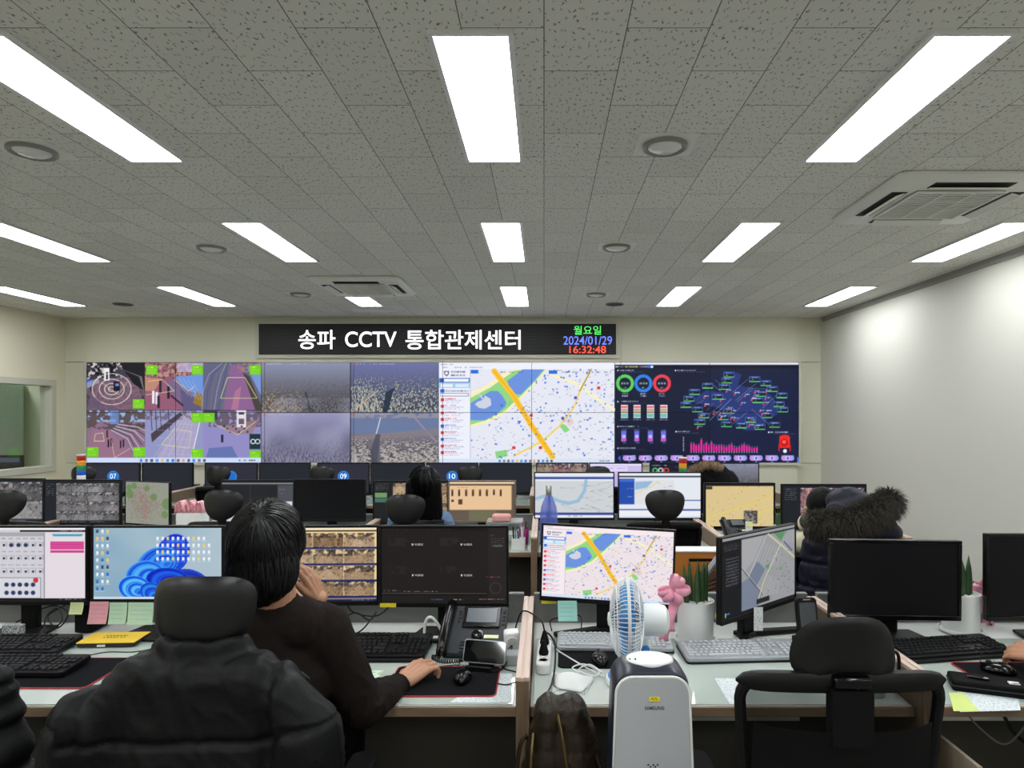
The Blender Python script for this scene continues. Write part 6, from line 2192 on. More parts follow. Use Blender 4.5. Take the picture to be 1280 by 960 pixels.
def ribbon(label, x, y, z, s=1.0, tail=.17, seed=3, flip=1):
    t = thing('pink_ribbon', label, 'ribbon', (x, y, z))
    rr = random.Random(seed)
    b = MB()
    for k in range(7):
        a0 = rr.uniform(0, 2 * PI)
        ln = s * rr.uniform(.038, .055)
        w = s * .032
        n = 12
        ax = Vector((math.cos(a0), -.5 + rr.random() * .3, math.sin(a0))).normalized()
        side = ax.cross(Vector((0, 1, .2))).normalized()
        nrm = ax.cross(side)
        vs = []
        for i in range(n + 1):
            th = 2 * PI * i / n
            c = ax * ln * (1 - math.cos(th)) * .5 * 1.3 + nrm * ln * .38 * math.sin(th)
            for q in (-.5, .5):
                vs.append(c + side * w * q * (1 - .6 * math.cos(th) ** 6))
        b.add([tuple(v) for v in vs], [(2 * i, 2 * i + 1, 2 * i + 3, 2 * i + 2) for i in range(n)])
    o = b.build('bow_loops', M['pink_rib'], t, angle=180)
    m = o.modifiers.new('s', 'SOLIDIFY'); m.thickness = .0008
    b = MB()
    for q, (dx, l) in enumerate(((-.006, tail), (.012, tail * .8))):
        vs = []
        for i in range(11):
            f = i / 10
            cx = flip * (dx + .012 * math.sin(f * 5 + q) - .02 * f)
            for sgn in (-1, 1):
                vs.append((cx + sgn * .015 * s * (1 + .25 * f), .004 * math.sin(f * 7) - .004 * q, -l * f))
        b.add(vs, [(2 * i, 2 * i + 1, 2 * i + 3, 2 * i + 2) for i in range(10)])
    o = b.build('tail', M['pink_rib'], t, angle=180)
    m = o.modifiers.new('s', 'SOLIDIFY'); m.thickness = .0008
    b = MB()
    for k in range(6):
        zz = -tail * (.45 + .075 * k)
        xx = flip * (-.006 + .012 * math.sin(-zz / tail * 5) + .02 * zz / tail)
        b.cbox((xx, -.006, zz), (.009, .001, .004)).cbox((xx + .002, -.006, zz - .005), (.004, .001, .003))
    b.build('ribbon_print', M['dark_grey'], t, smooth=False)
    return t


px = at(868.5, 0, 2.64).x
plant('sansevieria in a white pot left of the sharply turned monitor', px, 2.63, .0735, .165, [(-.038, -.01, .165, -.012, 0), (-.018, .012, .175, -.002, .01), (.004, -.012, .18, .004, 0), (.024, .0, .17, .012, .01), (.04, .012, .172, .01, 0), (.012, .03, .13, 0, .01), (-.03, .03, .12, -.004, .01)], 4)
ribbon('pink ribbon bow with a printed tail beside the white pot by the fan', at(845, 735, 2.56).x - .012, 2.555, at(845, 737, 2.56).z, 1.0, .2, 3)
px = at(1203.5, 0, 2.74).x
plant('sansevieria in a white pot between the two switched-off monitors', px, 2.755, .0735, .16, [(-.03, .0, .13, -.01, 0), (-.004, -.012, .15, .0, 0), (.014, .0, .15, .0, .01), (.03, .0, .175, .004, 0), (.042, .012, .14, .006, 0), (.01, .03, .12, 0, .01)], 7)
ribbon('pink ribbon bow right of the white pot between the switched-off monitors', at(1226, 740, 2.85).x, 2.84, at(1226, 738, 2.85).z, .9, .17, 8, -1)
# handheld terminal upright
t = thing('handheld_terminal', 'black handheld terminal standing upright right of the sharply turned monitor', 'handheld device', (at(1010.5, 0, 2.56).x, 2.56, DZ), .1)
MB().box(-.045, .045, -.03, .05, 0, .035).build('cradle', M['black_plastic'], t, bevel=.006)
R = TM((0, 0, .02), (-.2, 0, 0))
MB().prism([(x, z + .075 + .01) for x, z in rrect(.082, .165, .014)], -.016, .006, R).build('terminal_body', M['black_plastic'], t, bevel=.003)
MB().prism([(x, z + .09) for x, z in rrect(.064, .118, .004)], -.018, -.015, R).build('terminal_screen', mat('grey_glass', (66, 70, 74), .15), t)
MB().cbox((0, -.018, .16), (.03, .002, .004), R).build('earpiece', M['silver'], t)
# insulated mug
t = thing('travel_mug', 'steel travel mug with black lid and handle behind the near right chair', 'mug', (1.055, 2.13, DZ))
MB().lathe([(.0001, 0), (.034, 0), (.036, .004), (.0395, .125), (.0395, .128)], 40).build('mug_body', M['steel'], t)
MB().lathe([(.0405, .125), (.0415, .128), (.0415, .17), (.038, .178), (.034, .178), (.034, .172), (.0001, .172)], 40).build('mug_lid', M['black_plastic'], t)
MB().tube(spline([(.038, -.01, .14), (.062, -.014, .142), (.074, -.016, .125), (.074, -.016, .06), (.068, -.015, .045), (.04, -.01, .045)], 5), .0055, 8).build('handle', M['black_plastic'], t)

# ---- the right desk
keyboard('black keyboard in front of the middle switched-off monitor on the right desk', (at(1206, 830, 2.42).x, 2.44, DZ), .17, KB, KK, .45, .155, tilt=.09, palm=.022)
pad('black mouse mat with red edge at the right edge of the picture', (at(1262, 855, 2.26).x + .06, 2.27, DZ), 0, .36, .26)
mouse('glossy black mouse on the red-edged mat at the right', (at(1248, 845, 2.3).x, 2.30, DZ + .003), .9)
t = thing('zip_organiser', 'thick black zipped organiser lying on the right desk with a pen on it', 'organiser', (at(1232, 868, 2.17).x, 2.165, DZ), -.36)
MB().slab(rrect(.21, .095, .01), 0, .034).build('organiser_body', M['matte_black'], t, bevel=.005)
MB().tube([(x, y, .017) for x, y in rrect(.213, .098, .011)], .0022, 6, closed=True).build('zip', M['dark_grey'], t)
t = thing('pen', 'black pen with white clip on the zipped organiser', 'pen', (at(1226, 862, 2.15).x, 2.165, DZ + .0385), -.5)
MB().tube([(-.03, 0, 0), (.0, 0, 0), (.028, 0, 0), (.034, 0, 0)], [.003, .0042, .004, .001], 10).build('pen_barrel', M['gloss_black'], t)
MB().cbox((.022, 0, .0045), (.012, .003, .0015)).build('clip', M['white_plastic'], t)
t = thing('card_wallet', 'small red and white card lying on the right end of the organiser', 'card', (at(1262, 862, 2.15).x, 2.13, DZ + .0345), -.3)
MB().cbox((0, 0, .0015), (.03, .02, .003)).build('card_body', M['paper'], t)
MB().cbox((.004, -.006, .0032), (.018, .004, .0006)).build('red_stripe', M['rubber_red'], t)
o = MB().slab(rrect(.07, .03, .006), 0, .014).build('usb_hub', M['black_plastic'], bevel=.002)
o.location = (on(1270, 826).x + .01, on(1270, 826).y, DZ)
tag(o, 'small black hub right of the right-hand keyboard', 'hub')
cable('mouse_cable', 'thin black mouse cable on the right-hand mat', [(at(1240, 838, 2.3).x, 2.36, DZ + .01), (at(1226, 828, 2.4).x, 2.40, DZ + .03), (at(1232, 815, 2.5).x, 2.46, DZ + .035), (at(1252, 820, 2.5).x, 2.45, DZ + .02)], .0016)

# ---- before and under the near desks
t = thing('leather_bag', 'dark brown leather bag with brass zips standing in front of the divider', 'bag', (at(706, 0, 1.84).x - .012, 1.86, .50))
LB = mat('brown_leather', (38, 30, 22), .38, var=.35, vscale=14, bump=.35, bscale=60, spec=.25)
b = MB()
for sx, w_ in ((-.045, .075), (.035, .1)):
    for k in range(6):
        f = k / 5
        b.ell((sx * (1 - .25 * f) - .0, 0, .05 + .24 * f), (w_ * (1 - .42 * f ** 2), .085 * (1 - .25 * f), .075), 20, 12)
b.box(-.06, .055, -.05, .05, .28, .335)
remesh(b, 'bag_body', LB, t, .006, 6, lambda c, n: .004 * mn.noise(c * 18) + .002 * mn.noise(c * 50))
BR = mat('brass_zip', (88, 72, 42), .4, .6)
for x0, x1 in ((-.01, .035), (-.075, -.085)):
    pts = [(x0, -.045, .33 if x0 > -.05 else .27), (x0 + (x1 - x0) * .3, -.078, .27 if x0 > -.05 else .24), (x0 + (x1 - x0) * .6, -.09, .19), (x1, -.096, .1), (x1, -.092, .02)]
    MB().tube(spline(pts, 6), .0045, 6).build('zip', BR, t)
MB().tube(spline([(.08, -.02, .24), (.12, -.05, .15), (.13, -.05, .05), (.1, -.03, 0)], 6), .007, 8).build('strap', LB, t)
MB().tube(spline([(-.095, -.03, .25), (-.1, -.06, .27), (-.115, -.06, .22), (-.12, -.05, .12)], 6), .006, 8).build('strap', LB, t)
t = thing('low_stool', 'low black stool under the brown leather bag', 'stool', (.028, 1.84, 0))
MB().slab(rrect(.21, .24, .05), .46, .495).build('stool_seat', M['matte_black'], t, bevel=.008)
for sx in (-1, 1):
    for sy in (-1, 1):
        MB().tube([(sx * .08, sy * .09, .46), (sx * .09, sy * .1, 0)], .01, 8).build('leg', M['black_plastic'], t)
for lab, x, w in (('white slatted cable tray under the fan desk behind the purifier', .62, .5), ('white slatted cable tray under the right desk', 1.52, .42)):
    t = thing('cable_tray', lab, 'cable tray', (x, 2.27, .60))
    for k in range(3):
        MB().box(-w / 2, w / 2, -.012, .0, k * .026, k * .026 + .016).build('slat', M['white_plastic'], t, bevel=.002)
    for sx in (-1, 1):
        MB().box(sx * w * .45 - .006, sx * w * .45 + .006, 0, .006, 0, .11).build('hanger', M['grey_plastic'], t)
t = thing('wooden_pedestal', 'open pale-sided wooden pedestal standing under the left end of the right desk', 'pedestal', (1.27, 1.93, 0))
MB().box(-.012, .0, 0, .36, 0, .62).box(-.014, .002, -.004, 0, 0, .62).build('side_board', mat_wood('pale_board', (168, 156, 138), (150, 138, 120), 'Z'), t)
MB().box(-.09, -.012, .05, .36, 0, .02).box(-.09, -.078, .05, .36, 0, .5).box(-.09, -.012, .345, .36, 0, .5).build('carcass', M['div_body'], t)
cable('cable', 'black cable bundle hanging under the right desk', [(1.5, 2.2, .7), (1.54, 2.18, .6), (1.6, 2.15, .55), (1.66, 2.16, .5), (1.7, 2.2, .3)], .006)
cable('cable', 'thin grey cable drooping under the right desk', [(1.36, 2.2, .7), (1.42, 2.16, .62), (1.5, 2.16, .57), (1.58, 2.18, .62), (1.66, 2.2, .7)], .003, M['grey_plastic'])

# orange cabinet with a slotted front and a slatted grey grille leaning at its right, in the aisle
t = thing('orange_cabinet', 'orange-brown cabinet with a slot handle in the aisle behind the fan desk', 'cabinet', (.72, 3.22, 0))
MB().mat(mat('orange_panel', (190, 118, 44), .5)).box(-.22, .15, 0, .1, .02, .975).build('cabinet_body', None, t, bevel=.004)
MB().box(-.225, .155, -.005, .105, .975, .984).build('cabinet_top', M['white_plastic'], t, bevel=.003)
MB().slab([(-.02, -.003), (.14, -.003), (.14, .01), (-.02, .01)], .93, .945).build('slot_handle', M['matte_black'], t, bevel=.004)
t = thing('slatted_grille', 'slanted grey grille with rust-brown slats beside the orange cabinet', 'grille', (.745, 3.12, 0))
out = [(-.02, 0), (.26, 0), (.26, .97), (.07, .97), (-.02, .84)]
b = MB()
for i in range(len(out)):
    (xa_, za_), (xb_, zb_) = out[i], out[(i + 1) % len(out)]
    b.tube([(xa_, 0, za_), (xb_, 0, zb_)], .014, 6)
b.build('grille_frame', M['silver'], t)
RU = mat('rust_slat', (112, 74, 52), .5)
b = MB()
for k in range(44):
    z = .03 + k * .021
    x0 = -.01 if z < .84 else -.01 + (z - .84) * .7
    b.add([(x0, -.006, z), (.25, -.006, z + .1 if z + .1 < .96 else .96), (.25, .006, z + .11 if z + .1 < .96 else .965), (x0, .006, z + .01)], [(0, 1, 2, 3)])
b.build('slats', RU, t, smooth=False)
MB().box(-.01, .25, .012, .016, .01, .9).build('backing', M['dark_grey'], t)

# ---- middle row details
t = thing('blue_bottle', 'clear blue bottle with steel cap before the pale river-map monitor', 'bottle', (at(686, 0, 4.6).x, 4.6, DESK + .0048))
bm_ = mat('blue_glass', (96, 116, 214), .08, alpha=.62)
zt_ = at(0, 622, 4.6).z - DESK
MB().lathe([(.0001, 0), (.058, 0), (.062, .006), (.062, .1), (.061, zt_ - .12), (.054, zt_ - .07), (.04, zt_ - .03), (.026, zt_), (.022, zt_ + .01)], 32, cap=False).build('bottle_body', bm_, t)
MB().lathe([(.02, zt_ + .006), (.02, zt_ + .075), (.017, zt_ + .08), (.0001, zt_ + .08)], 24).build('steel_cap', M['steel'], t)
MB().lathe([(.0001, .01), (.016, .01), (.016, zt_), (.0001, zt_)], 16).build('inner_tube', M['steel'], t)


def tower_light(label, px, Y, ptop, n=5):
    zt2 = at(px, ptop, Y).z
    t = thing('signal_tower_light', label, 'signal light', (at(px, 0, Y).x, Y, DESK + .0048))
    h = zt2 - DESK - .004
    MB().lathe([(.0001, 0), (.028, 0), (.028, .01), (.012, .014), (.011, h - .2), (.0001, h - .2)], 20).build('pole', M['grey_plastic'], t)
    cols = [('white_lens', (226, 226, 226)), ('blue_lens', (24, 84, 190)), ('green_lens', (30, 140, 84)), ('amber_lens', (216, 150, 36)), ('red_lens', (170, 32, 30))]
    for k, (nm, c) in enumerate(cols):
        z = h - .2 + k * .038
        MB().lathe([(.0001, z), (.029, z), (.03, z + .002), (.03, z + .035), (.029, z + .038), (.0001, z + .038)], 24).build(nm, mat(nm, c, .25, emit=.15), t)
    MB().lathe([(.03, h - .01), (.03, h), (.0001, h)], 24).build('cap', M['white_plastic'], t)


tower_light('five-colour signal light at the left end of the far monitors', 101.5, 5.158, 568)
tower_light('signal light with red, amber and green lenses beside the black coat', 853.5, 5.158, 571.5)
t = thing('potted_sansevieria', 'tiny sansevieria in a white pot between two middle-row monitors at right', 'plant', (at(972.5, 0, 4.95).x, 4.95, DESK + .0048))
MB().lathe([(.0001, 0), (.026, 0), (.03, .075), (.027, .078), (.026, .07), (.0001, .07)], 24).build('pot', M['pot'], t)
for lx, hh in ((-.012, .13), (0, .15), (.012, .14)):
    MB().tube([(lx, 0, .06), (lx * 1.1, 0, .06 + hh * .5), (lx * 1.5, 0, .06 + hh)], [.006, .006, .001], 8).build('leaf', M['leaf'], t)
# pen pots on the middle desk left of the bottle
X0 = at(648, 0, 4.42).x
t = thing('desk_organiser', 'white box organiser full of pens left of the middle-row divider', 'organiser', (X0 + .0, 4.44, DESK + .0048))
MB().box(-.045, .045, -.035, -.032, 0, .075).box(-.045, .045, .032, .035, 0, .075).box(-.045, -.042, -.032, .032, 0, .075).box(.042, .045, -.032, .032, 0, .075).box(-.042, .042, -.032, .032, 0, .004).build('box_body', M['white_plastic'], t, bevel=.001)
rr = random.Random(9)
PC = [(30, 30, 34), (40, 150, 130), (210, 210, 206), (200, 120, 60), (40, 60, 120), (170, 170, 170), (220, 220, 216)]
for k in range(7):
    x, y = -.03 + .01 * k, rr.uniform(-.02, .02)
    o = MB().tube([(0, 0, 0), (rr.uniform(-.025, .025), rr.uniform(-.01, .02), rr.uniform(.12, .15))], .0055, 8).build('pen', mat('pen_colour_%d' % k, PC[k], .4))
    o.location = (X0 + x, 4.44 + y, DESK + .01)
    tag(o, ('black', 'teal', 'white', 'orange', 'navy', 'grey', 'pale')[k] + ' pen standing in the white desk organiser', 'pen')
X1 = at(657.5, 0, 4.62).x
t = thing('pencil_cup', 'magenta mesh pen cup behind the white organiser', 'pen cup', (X1 - .02, 4.62, DESK + .0048))
mg = mat('magenta_mesh', (160, 50, 120), .5)
MB().lathe([(.0001, 0), (.034, 0), (.042, .11), (.040, .11), (.032, .004), (.0001, .004)], 26, cap=False).build('cup_body', mg, t)
for k, c in enumerate([(220, 220, 220), (190, 60, 120), (60, 60, 70)]):
    o = MB().tube([(0, 0, 0), (-.012 + .012 * k, 0, .15)], .006, 8).build('marker', mat('marker_colour_%d' % k, c, .4))
    o.location = (X1 - .03 + .01 * k, 4.62, DESK + .012)
    tag(o, ('white', 'pink', 'dark grey')[k] + ' marker standing in the magenta pen cup', 'marker')
o = MB().slab(rrect(.13, .08, .02), 0, .05).build('pink_pouch', mat('pink_felt', (216, 156, 150), .8), bevel=.012)
o.location = (at(627, 0, 4.6).x, 4.6, DESK + .165)
tag(o, 'small pink pouch on the grey riser behind the near-black viewer monitor', 'pouch')
t = thing('monitor_riser', 'grey desk riser right of the taupe monitor under the pink pouch', 'riser', (at(632, 0, 4.65).x, 4.66, DESK + .0048))
MB().box(-.13, .12, -.1, .1, .145, .16).box(-.13, -.118, -.1, .1, 0, .145).box(.108, .12, -.1, .1, 0, .145).build('riser_body', M['metal_grey'], t, bevel=.003)
# white box with pink ribbon
t = thing('gift_box', 'white box topped with striped pink ribbon loops, middle row left', 'box', (at(241, 0, 4.62).x, 4.62, DESK + .0048))
hb = at(0, 641, 4.62).z - DESK
MB().box(-.085, .085, -.06, .06, 0, hb).build('box_body', M['paper'], t, bevel=.003)
b = MB()
for k in range(9):
    x = -.085 + k * .0205
    n = 8
    vs = []
    for i in range(n + 1):
        a = PI * i / n
        for y in (-.05, .03):
            vs.append((x + .017 * math.cos(a) + .004 * math.sin(k * 2.3), y - .01 * math.sin(k), hb + (.07 + .016 * math.sin(k * 1.9)) * math.sin(a)))
    b.add(vs, [(2 * i, 2 * i + 1, 2 * i + 3, 2 * i + 2) for i in range(n)])
o = b.build('ribbon_loops', mat('striped_pink', (236, 170, 180), .5, var=.25, vscale=90), t, angle=180)
m = o.modifiers.new('s', 'SOLIDIFY'); m.thickness = .001
for lab, c, Z in (('white sheet of paper lying before the dark tool-window monitor', [(292, 650), (345, 650), (352, 661), (280, 661)], DESK + .06),):
    pass
t = thing('paper_stack', 'stack of white papers before the dark tool-window monitor', 'papers', (at(322, 0, 4.55).x, 4.58, DESK + .0048))
MB().box(-.2, .2, -.13, .13, 0, .05).build('sheets', M['paper'], t, bevel=.002)
MB().box(-.17, .22, -.1, .1, .05, .054).build('top_sheet', mat('lilac_paper', (214, 214, 226), .8), t)
t = thing('label_printer', 'small black and white printer with paper in the middle row beside the switched-off monitor', 'printer', (at(441, 0, 4.55).x, 4.55, DESK + .0048))
MB().box(-.1, .1, -.07, .07, 0, .1).build('printer_body', M['black_plastic'], t, bevel=.012)
MB().box(-.055, .045, -.072, .05, .1, .112).build('paper_output', M['paper'], t, bevel=.002)
for s in (-1, 1):
    MB().box(s * .085 - .006, s * .085 + .006, -.075, .06, .06, .115).build('side_rail', M['silver'], t, bevel=.003)
o = MB().box(-.02, .02, -.001, .001, 0, .03).build('sticky_note', mat('note_cream', (226, 226, 150), .8))
o.location = at(937, 664, 4.7)
o.location.z = DESK + .115
tag(o, 'cream sticky note beside the small dark telephone in the middle row', 'sticky note')
t = thing('note_stand', 'small acrylic stand behind the cream sticky note', 'stand', (at(937, 0, 4.7).x, 4.715, DESK + .0048))
MB().box(-.025, .025, -.002, .002, 0, .14).box(-.025, .025, -.02, .03, 0, .003).build('stand_body', M['white_plastic'], t)
# ---------------------------------------------------------------- people and coats
def hand(b, wrist, fwd, up, side, curl=.5, s=1.0, thumb=1, spread=.06):
    """palm, four fingers and a thumb as tapered capsules; side points to the thumb"""
    W = Vector(wrist)
    f, u = Vector(fwd).normalized(), Vector(up).normalized()
    sd = Vector(side).normalized()
    lens = [.074, .082, .076, .060]
    offs = [.033, .011, -.011, -.032]
    for k in range(4):
        root = W + f * (.085 - .004 * abs(k - 1)) * s + sd * offs[k] * s + u * (.004 - .002 * abs(k - 1.3)) * s
        cap(b, W + f * .012 * s + sd * offs[k] * .6 * s, .0155 * s, root, .0115 * s, 12)
        ang = -curl * .35
        p = root
        d0 = f + sd * (1.3 - k) * spread
        for q, (fr, r0, r1) in enumerate(((.46, .0092, .0084), (.3, .0084, .0075), (.24, .0075, .0064))):
            d = (d0 * math.cos(ang) + u * math.sin(ang)).normalized()
            e = p + d * lens[k] * fr * s
            cap(b, p, r0 * s, e, r1 * s, 12)
            p = e
            ang -= curl * (.75 if q == 0 else .6)
    t0 = W + f * .022 * s + sd * .022 * s - u * .004 * s
    d1 = (f * .72 + sd * .66 - u * .25 * curl).normalized()
    t1 = t0 + d1 * .042 * s
    d2 = (f * .93 + sd * .25 - u * .35 * curl).normalized()
    t2 = t1 + d2 * .032 * s
    t3 = t2 + (d2 + f * .2 - sd * .1 - u * .2 * curl).normalized() * .024 * s
    cap(b, t0, .0165 * s, t1, .0125 * s, 12)
    cap(b, t1, .0115 * s, t2, .0098 * s, 12)
    cap(b, t2, .0098 * s, t3, .0076 * s, 12)


def head(b, c, rot, s=1.0):
    """skull, jaw, nose, ears, lips and brow; faces local +y"""
    R = Matrix.Translation(c) @ Euler(rot).to_matrix().to_4x4() @ Matrix.Diagonal((s, s, s, 1))
    b.ell((0, -.012, .025), (.076, .093, .094), 24, 16, R)
    b.ell((0, .03, -.04), (.058, .062, .07), 20, 14, R)
    b.ell((0, .062, -.088), (.026, .022, .018), 14, 10, R)
    b.ell((0, .094, -.022), (.012, .02, .018), 12, 8, R)
    b.ell((0, .086, .002), (.008, .012, .03), 12, 8, R)
    b.ell((0, .084, -.058), (.022, .011, .005), 12, 8, R)
    b.ell((0, .082, -.067), (.018, .010, .005), 12, 8, R)
    for sx in (-1, 1):
        b.ell((sx * .03, .07, .03), (.024, .016, .007), 12, 8, R)
        b.ell((sx * .03, .074, .012), (.012, .009, .008), 12, 8, R)
        b.ell((sx * .077, -.004, -.008), (.008, .018, .03), 12, 8, R @ TM((0, 0, 0), (0, sx * .1, 0)))
        b.ell((sx * .045, .055, -.02), (.02, .02, .02), 12, 8, R)
    return R


def strands(b, R, n, seed, length, width, rx, ry, rz, crown=(0, -.06, .1), zmin=-.09, ymax=.07, lift=.004, down=0.6, jit=.25):
    """thin tapered locks lying over an ellipsoid, running away from the crown"""
    rr = random.Random(seed)
    cr = Vector(crown)
    made = 0
    while made < n:
        th, ph = math.acos(rr.uniform(-.75, 1)), rr.uniform(0, 2 * PI)
        p = Vector((rx * math.sin(th) * math.cos(ph), ry * math.sin(th) * math.sin(ph), rz * math.cos(th)))
        if p.z < zmin or p.y > ymax:
            continue
        made += 1
        pts, rs = [], []
        d = (p - cr)
        L = length * rr.uniform(.6, 1.2)
        k = 6
        j = Vector((rr.uniform(-jit, jit), rr.uniform(-jit, jit), rr.uniform(-jit, jit)))
        q = p.copy()
        off = lift * rr.uniform(.3, 1.8)
        for i in range(k):
            nrm = Vector((q.x / rx ** 2, q.y / ry ** 2, q.z / rz ** 2)).normalized()
            dd = (d.normalized() + Vector((0, 0, -down)) + j)
            dd = (dd - nrm * dd.dot(nrm))
            if dd.length < 1e-4:
                dd = Vector((1, 0, 0))
            pts.append(R @ (q + nrm * off * (1 + .4 * i / k)))
            rs.append(width * (1 - (i / k) ** 2) + .0002)
            q = q + dd.normalized() * L / k
            sc = math.sqrt((q.x / rx) ** 2 + (q.y / ry) ** 2 + (q.z / rz) ** 2)
            if q.z > -.02 or sc < 1:
                q = q / max(sc, 1e-3)
        b.tube(pts, rs, 3, cap=False)


def fabric(name, rgb, **k):
    return mat(name, rgb, .9, bump=.15, bscale=500, spec=.12, **k)


# ---- the man at the nearest row ----
t = thing('person', 'person in a dark brown sweater seen from behind, chin in hand, at the nearest desks', 'person', (-.70, 1.88, 0))
o0 = Vector((.70, -1.88, 0))        # world -> local
A = lambda px, py, Y: at(px, py, Y) + o0
hc = A(337, 683, 1.80)
b = MB()
HR = head(b, hc, (.10, .04, -.06), .98)
neck0, neck1 = A(340, 728, 1.80), A(346, 765, 1.82)
cap(b, neck0, .055, neck1, .06)
shR, elR, wrR = A(402, 790, 1.86), A(452, 882, 1.93), A(500, 856, 2.17)
shL = A(268, 795, 1.88)
elL = A(322, 850, 2.10)
wrL = A(398, 748, 1.98)
pel = A(322, 1020, 1.86)
pel.z = .67
chest = A(338, 850, 1.86)
cap(b, chest, .11, neck1 + Vector((0, 0.01, -.07)), .06)
cap(b, shR, .045, elR, .036); cap(b, elR, .038, wrR, .027)
cap(b, shL, .045, elL, .036); cap(b, elL, .038, wrL, .026)
f_ = (A(528, 833, 2.25) - wrR)
cap(b, wrR, .026, wrR + f_.normalized() * .03, .024)
hand(b, wrR + f_.normalized() * .012, f_, (0.1, 0, 1), Vector((-.45, .9, 0)) if False else Vector(f_).cross(Vector((0, 0, 1))) * -1, .95, 1.12, spread=.12)
# left hand at the right cheek, fingers up
fl = (A(374, 692, 1.90) - wrL)
hand(b, wrL, fl, (.8, .3, .3), (-.2, -1, .1), .45, .95)
cap(b, pel, .12, chest, .11)
kR, kL = pel + Vector((.14, .34, -.06)), pel + Vector((-.12, .34, -.06))
aR, aL = kR + Vector((.0, -.02, -.5)), kL + Vector((0, -.02, -.5))
for s_, k_, a_ in ((1, kR, aR), (-1, kL, aL)):
    cap(b, pel + Vector((s_ * .09, .02, -.01)), .07, k_, .05); cap(b, k_, .05, a_, .035)
remesh(b, 'body', M['skin'], t, .003, 2)
# sweater
SW_ = fabric('brown_black_knit', (30, 24, 22), var=.12, vscale=60)
b = MB()
cap(b, pel + Vector((0, 0, .06)), .145, chest, .15)
cap(b, chest + Vector((-.05, 0, .02)), .135, chest + Vector((-.03, -.01, .12)), .115)
cap(b, chest + Vector((.05, 0, .02)), .135, chest + Vector((.03, -.01, .12)), .115)
cap(b, shL + Vector((.035, 0, -.0)), .085, shR + Vector((-.035, 0, -.0)), .088)
cap(b, chest, .13, neck1 + Vector((0, .01, -.06)), .09)
cap(b, neck1 + Vector((-.06, 0, -.035)), .075, neck1 + Vector((.06, 0, -.035)), .075)
cap(b, neck1 + Vector((0, 0, -.03)), .078, neck1 + Vector((-.002, 0, .012)), .066)
cap(b, shR, .082, elR, .062); cap(b, elR, .062, elR.lerp(wrR, .55), .05); cap(b, elR.lerp(wrR, .55), .05, wrR + (elR - wrR) * .06, .037)
cap(b, shL, .078, elL, .06); cap(b, elL, .06, wrL + (elL - wrL) * .2, .04)


def wrinkle(amp, sc, seed=0.0, warp=1.0):
    def f(c, n):
        q = Vector((c.x * sc, c.y * sc, c.z * sc * .7 + seed))
        a = mn.noise(q + Vector((mn.noise(q * .6), mn.noise(q * .6 + Vector((9, 0, 0))), 0)) * warp)
        return amp * (1 - abs(a) * 4) if abs(a) < .25 else 0.0
    return f


def swd(c, n):
    d = min(1.0, max(0.0, 1 - (c - elR).length / .2))
    return wrinkle(.006, 16)(c, n) * (.25 + d) + .0022 * math.sin(160 * (c - elR).length) * (1 if (c - wrR).length < .1 else 0) * 0


remesh(b, 'sweater', SW_, t, .006, 5, swd)
MB().tube([wrR + (elR - wrR) * .05 + (elR - wrR).normalized().cross(Vector((0, 0, 1))).normalized() * .037 * math.cos(a * PI / 8) + Vector((0, 0, 1)) * .035 * math.sin(a * PI / 8) for a in range(16)], .006, 6, closed=True).build('cuff', SW_, t)
# trousers
b = MB()
cap(b, pel + Vector((-.04, 0, -.0)), .14, pel + Vector((.04, 0, -.0)), .14)
for s_, k_, a_ in ((1, kR, aR), (-1, kL, aL)):
    cap(b, pel + Vector((s_ * .09, .02, -.01)), .095, k_, .07); cap(b, k_, .07, a_, .055)
remesh(b, 'trousers', fabric('black_trousers', (12, 12, 14)), t, .01, 4)
for a_ in (aR, aL):
    b = MB(); cap(b, a_ + Vector((0, -.04, -.035)), .04, a_ + Vector((0, .06, -.05)), .034)
    remesh(b, 'shoe', M['gloss_black'], t, .008, 3)
# hair
b = MB()
b.ell((0, -.02, .025), (.094, .108, .107), 28, 18, HR)
b.ell((0, -.036, -.04), (.089, .088, .1), 28, 18, HR)
for sx in (-1, 1):
    b.ell((sx * .062, -.005, .02), (.033, .07, .07), 20, 12, HR)
b.ell((0, -.045, -.085), (.07, .058, .05), 20, 12, HR)
b.ell((0, -.04, -.125), (.05, .046, .03), 20, 12, HR)
hb_ = remesh(b, 'hair', M['hair_grey'], t, .005, 4, lambda c, n: .0028 * mn.noise(Vector((c.x * 90, c.y * 60, c.z * 14))) + .002 * mn.noise(c * 30))
b = MB()
strands(b, HR @ Matrix.Translation((0, -.018, .025)), 1500, 5, .075, .0013, .094, .109, .109, crown=(.01, -.07, .09), zmin=-.1, ymax=.06, lift=.002, down=.9, jit=.22)
strands(b, HR @ Matrix.Translation((0, -.036, -.04)), 900, 15, .06, .0013, .09, .089, .1, crown=(.0, -.02, .16), zmin=-.09, ymax=.02, lift=.003, down=1.6, jit=.3)
o = b.build('hair_locks', mat('grey_locks', (27, 27, 29), .4, spec=.35, var=.5, vscale=90), t)
o['kind'] = 'stuff'
b = MB()
rr = random.Random(4)
for k in range(50):
    x = rr.uniform(-.03, .03)
    p0 = HR @ Vector((x, -.03 + rr.uniform(-.02, .02), .132))
    b.tube([p0, p0 + Vector((rr.uniform(-.01, .01), 0, rr.uniform(.004, .012))), p0 + Vector((rr.uniform(-.02, .03), 0, rr.uniform(.004, .018)))], [.0006, .0005, .0002], 3)
o = b.build('stray_hairs', M['hair_grey'], t)
o['kind'] = 'stuff'

# ---- black puffer jacket over the man's chair back ----
t = thing('puffer_jacket', "puffy black down jacket draped over the man's chair back", 'jacket', (-.762, 1.47, 0))
o0 = Vector((.762, -1.47, 0))
A = lambda px, py, Y: at(px, py, Y) + o0
b = MB()
Yj = 1.42
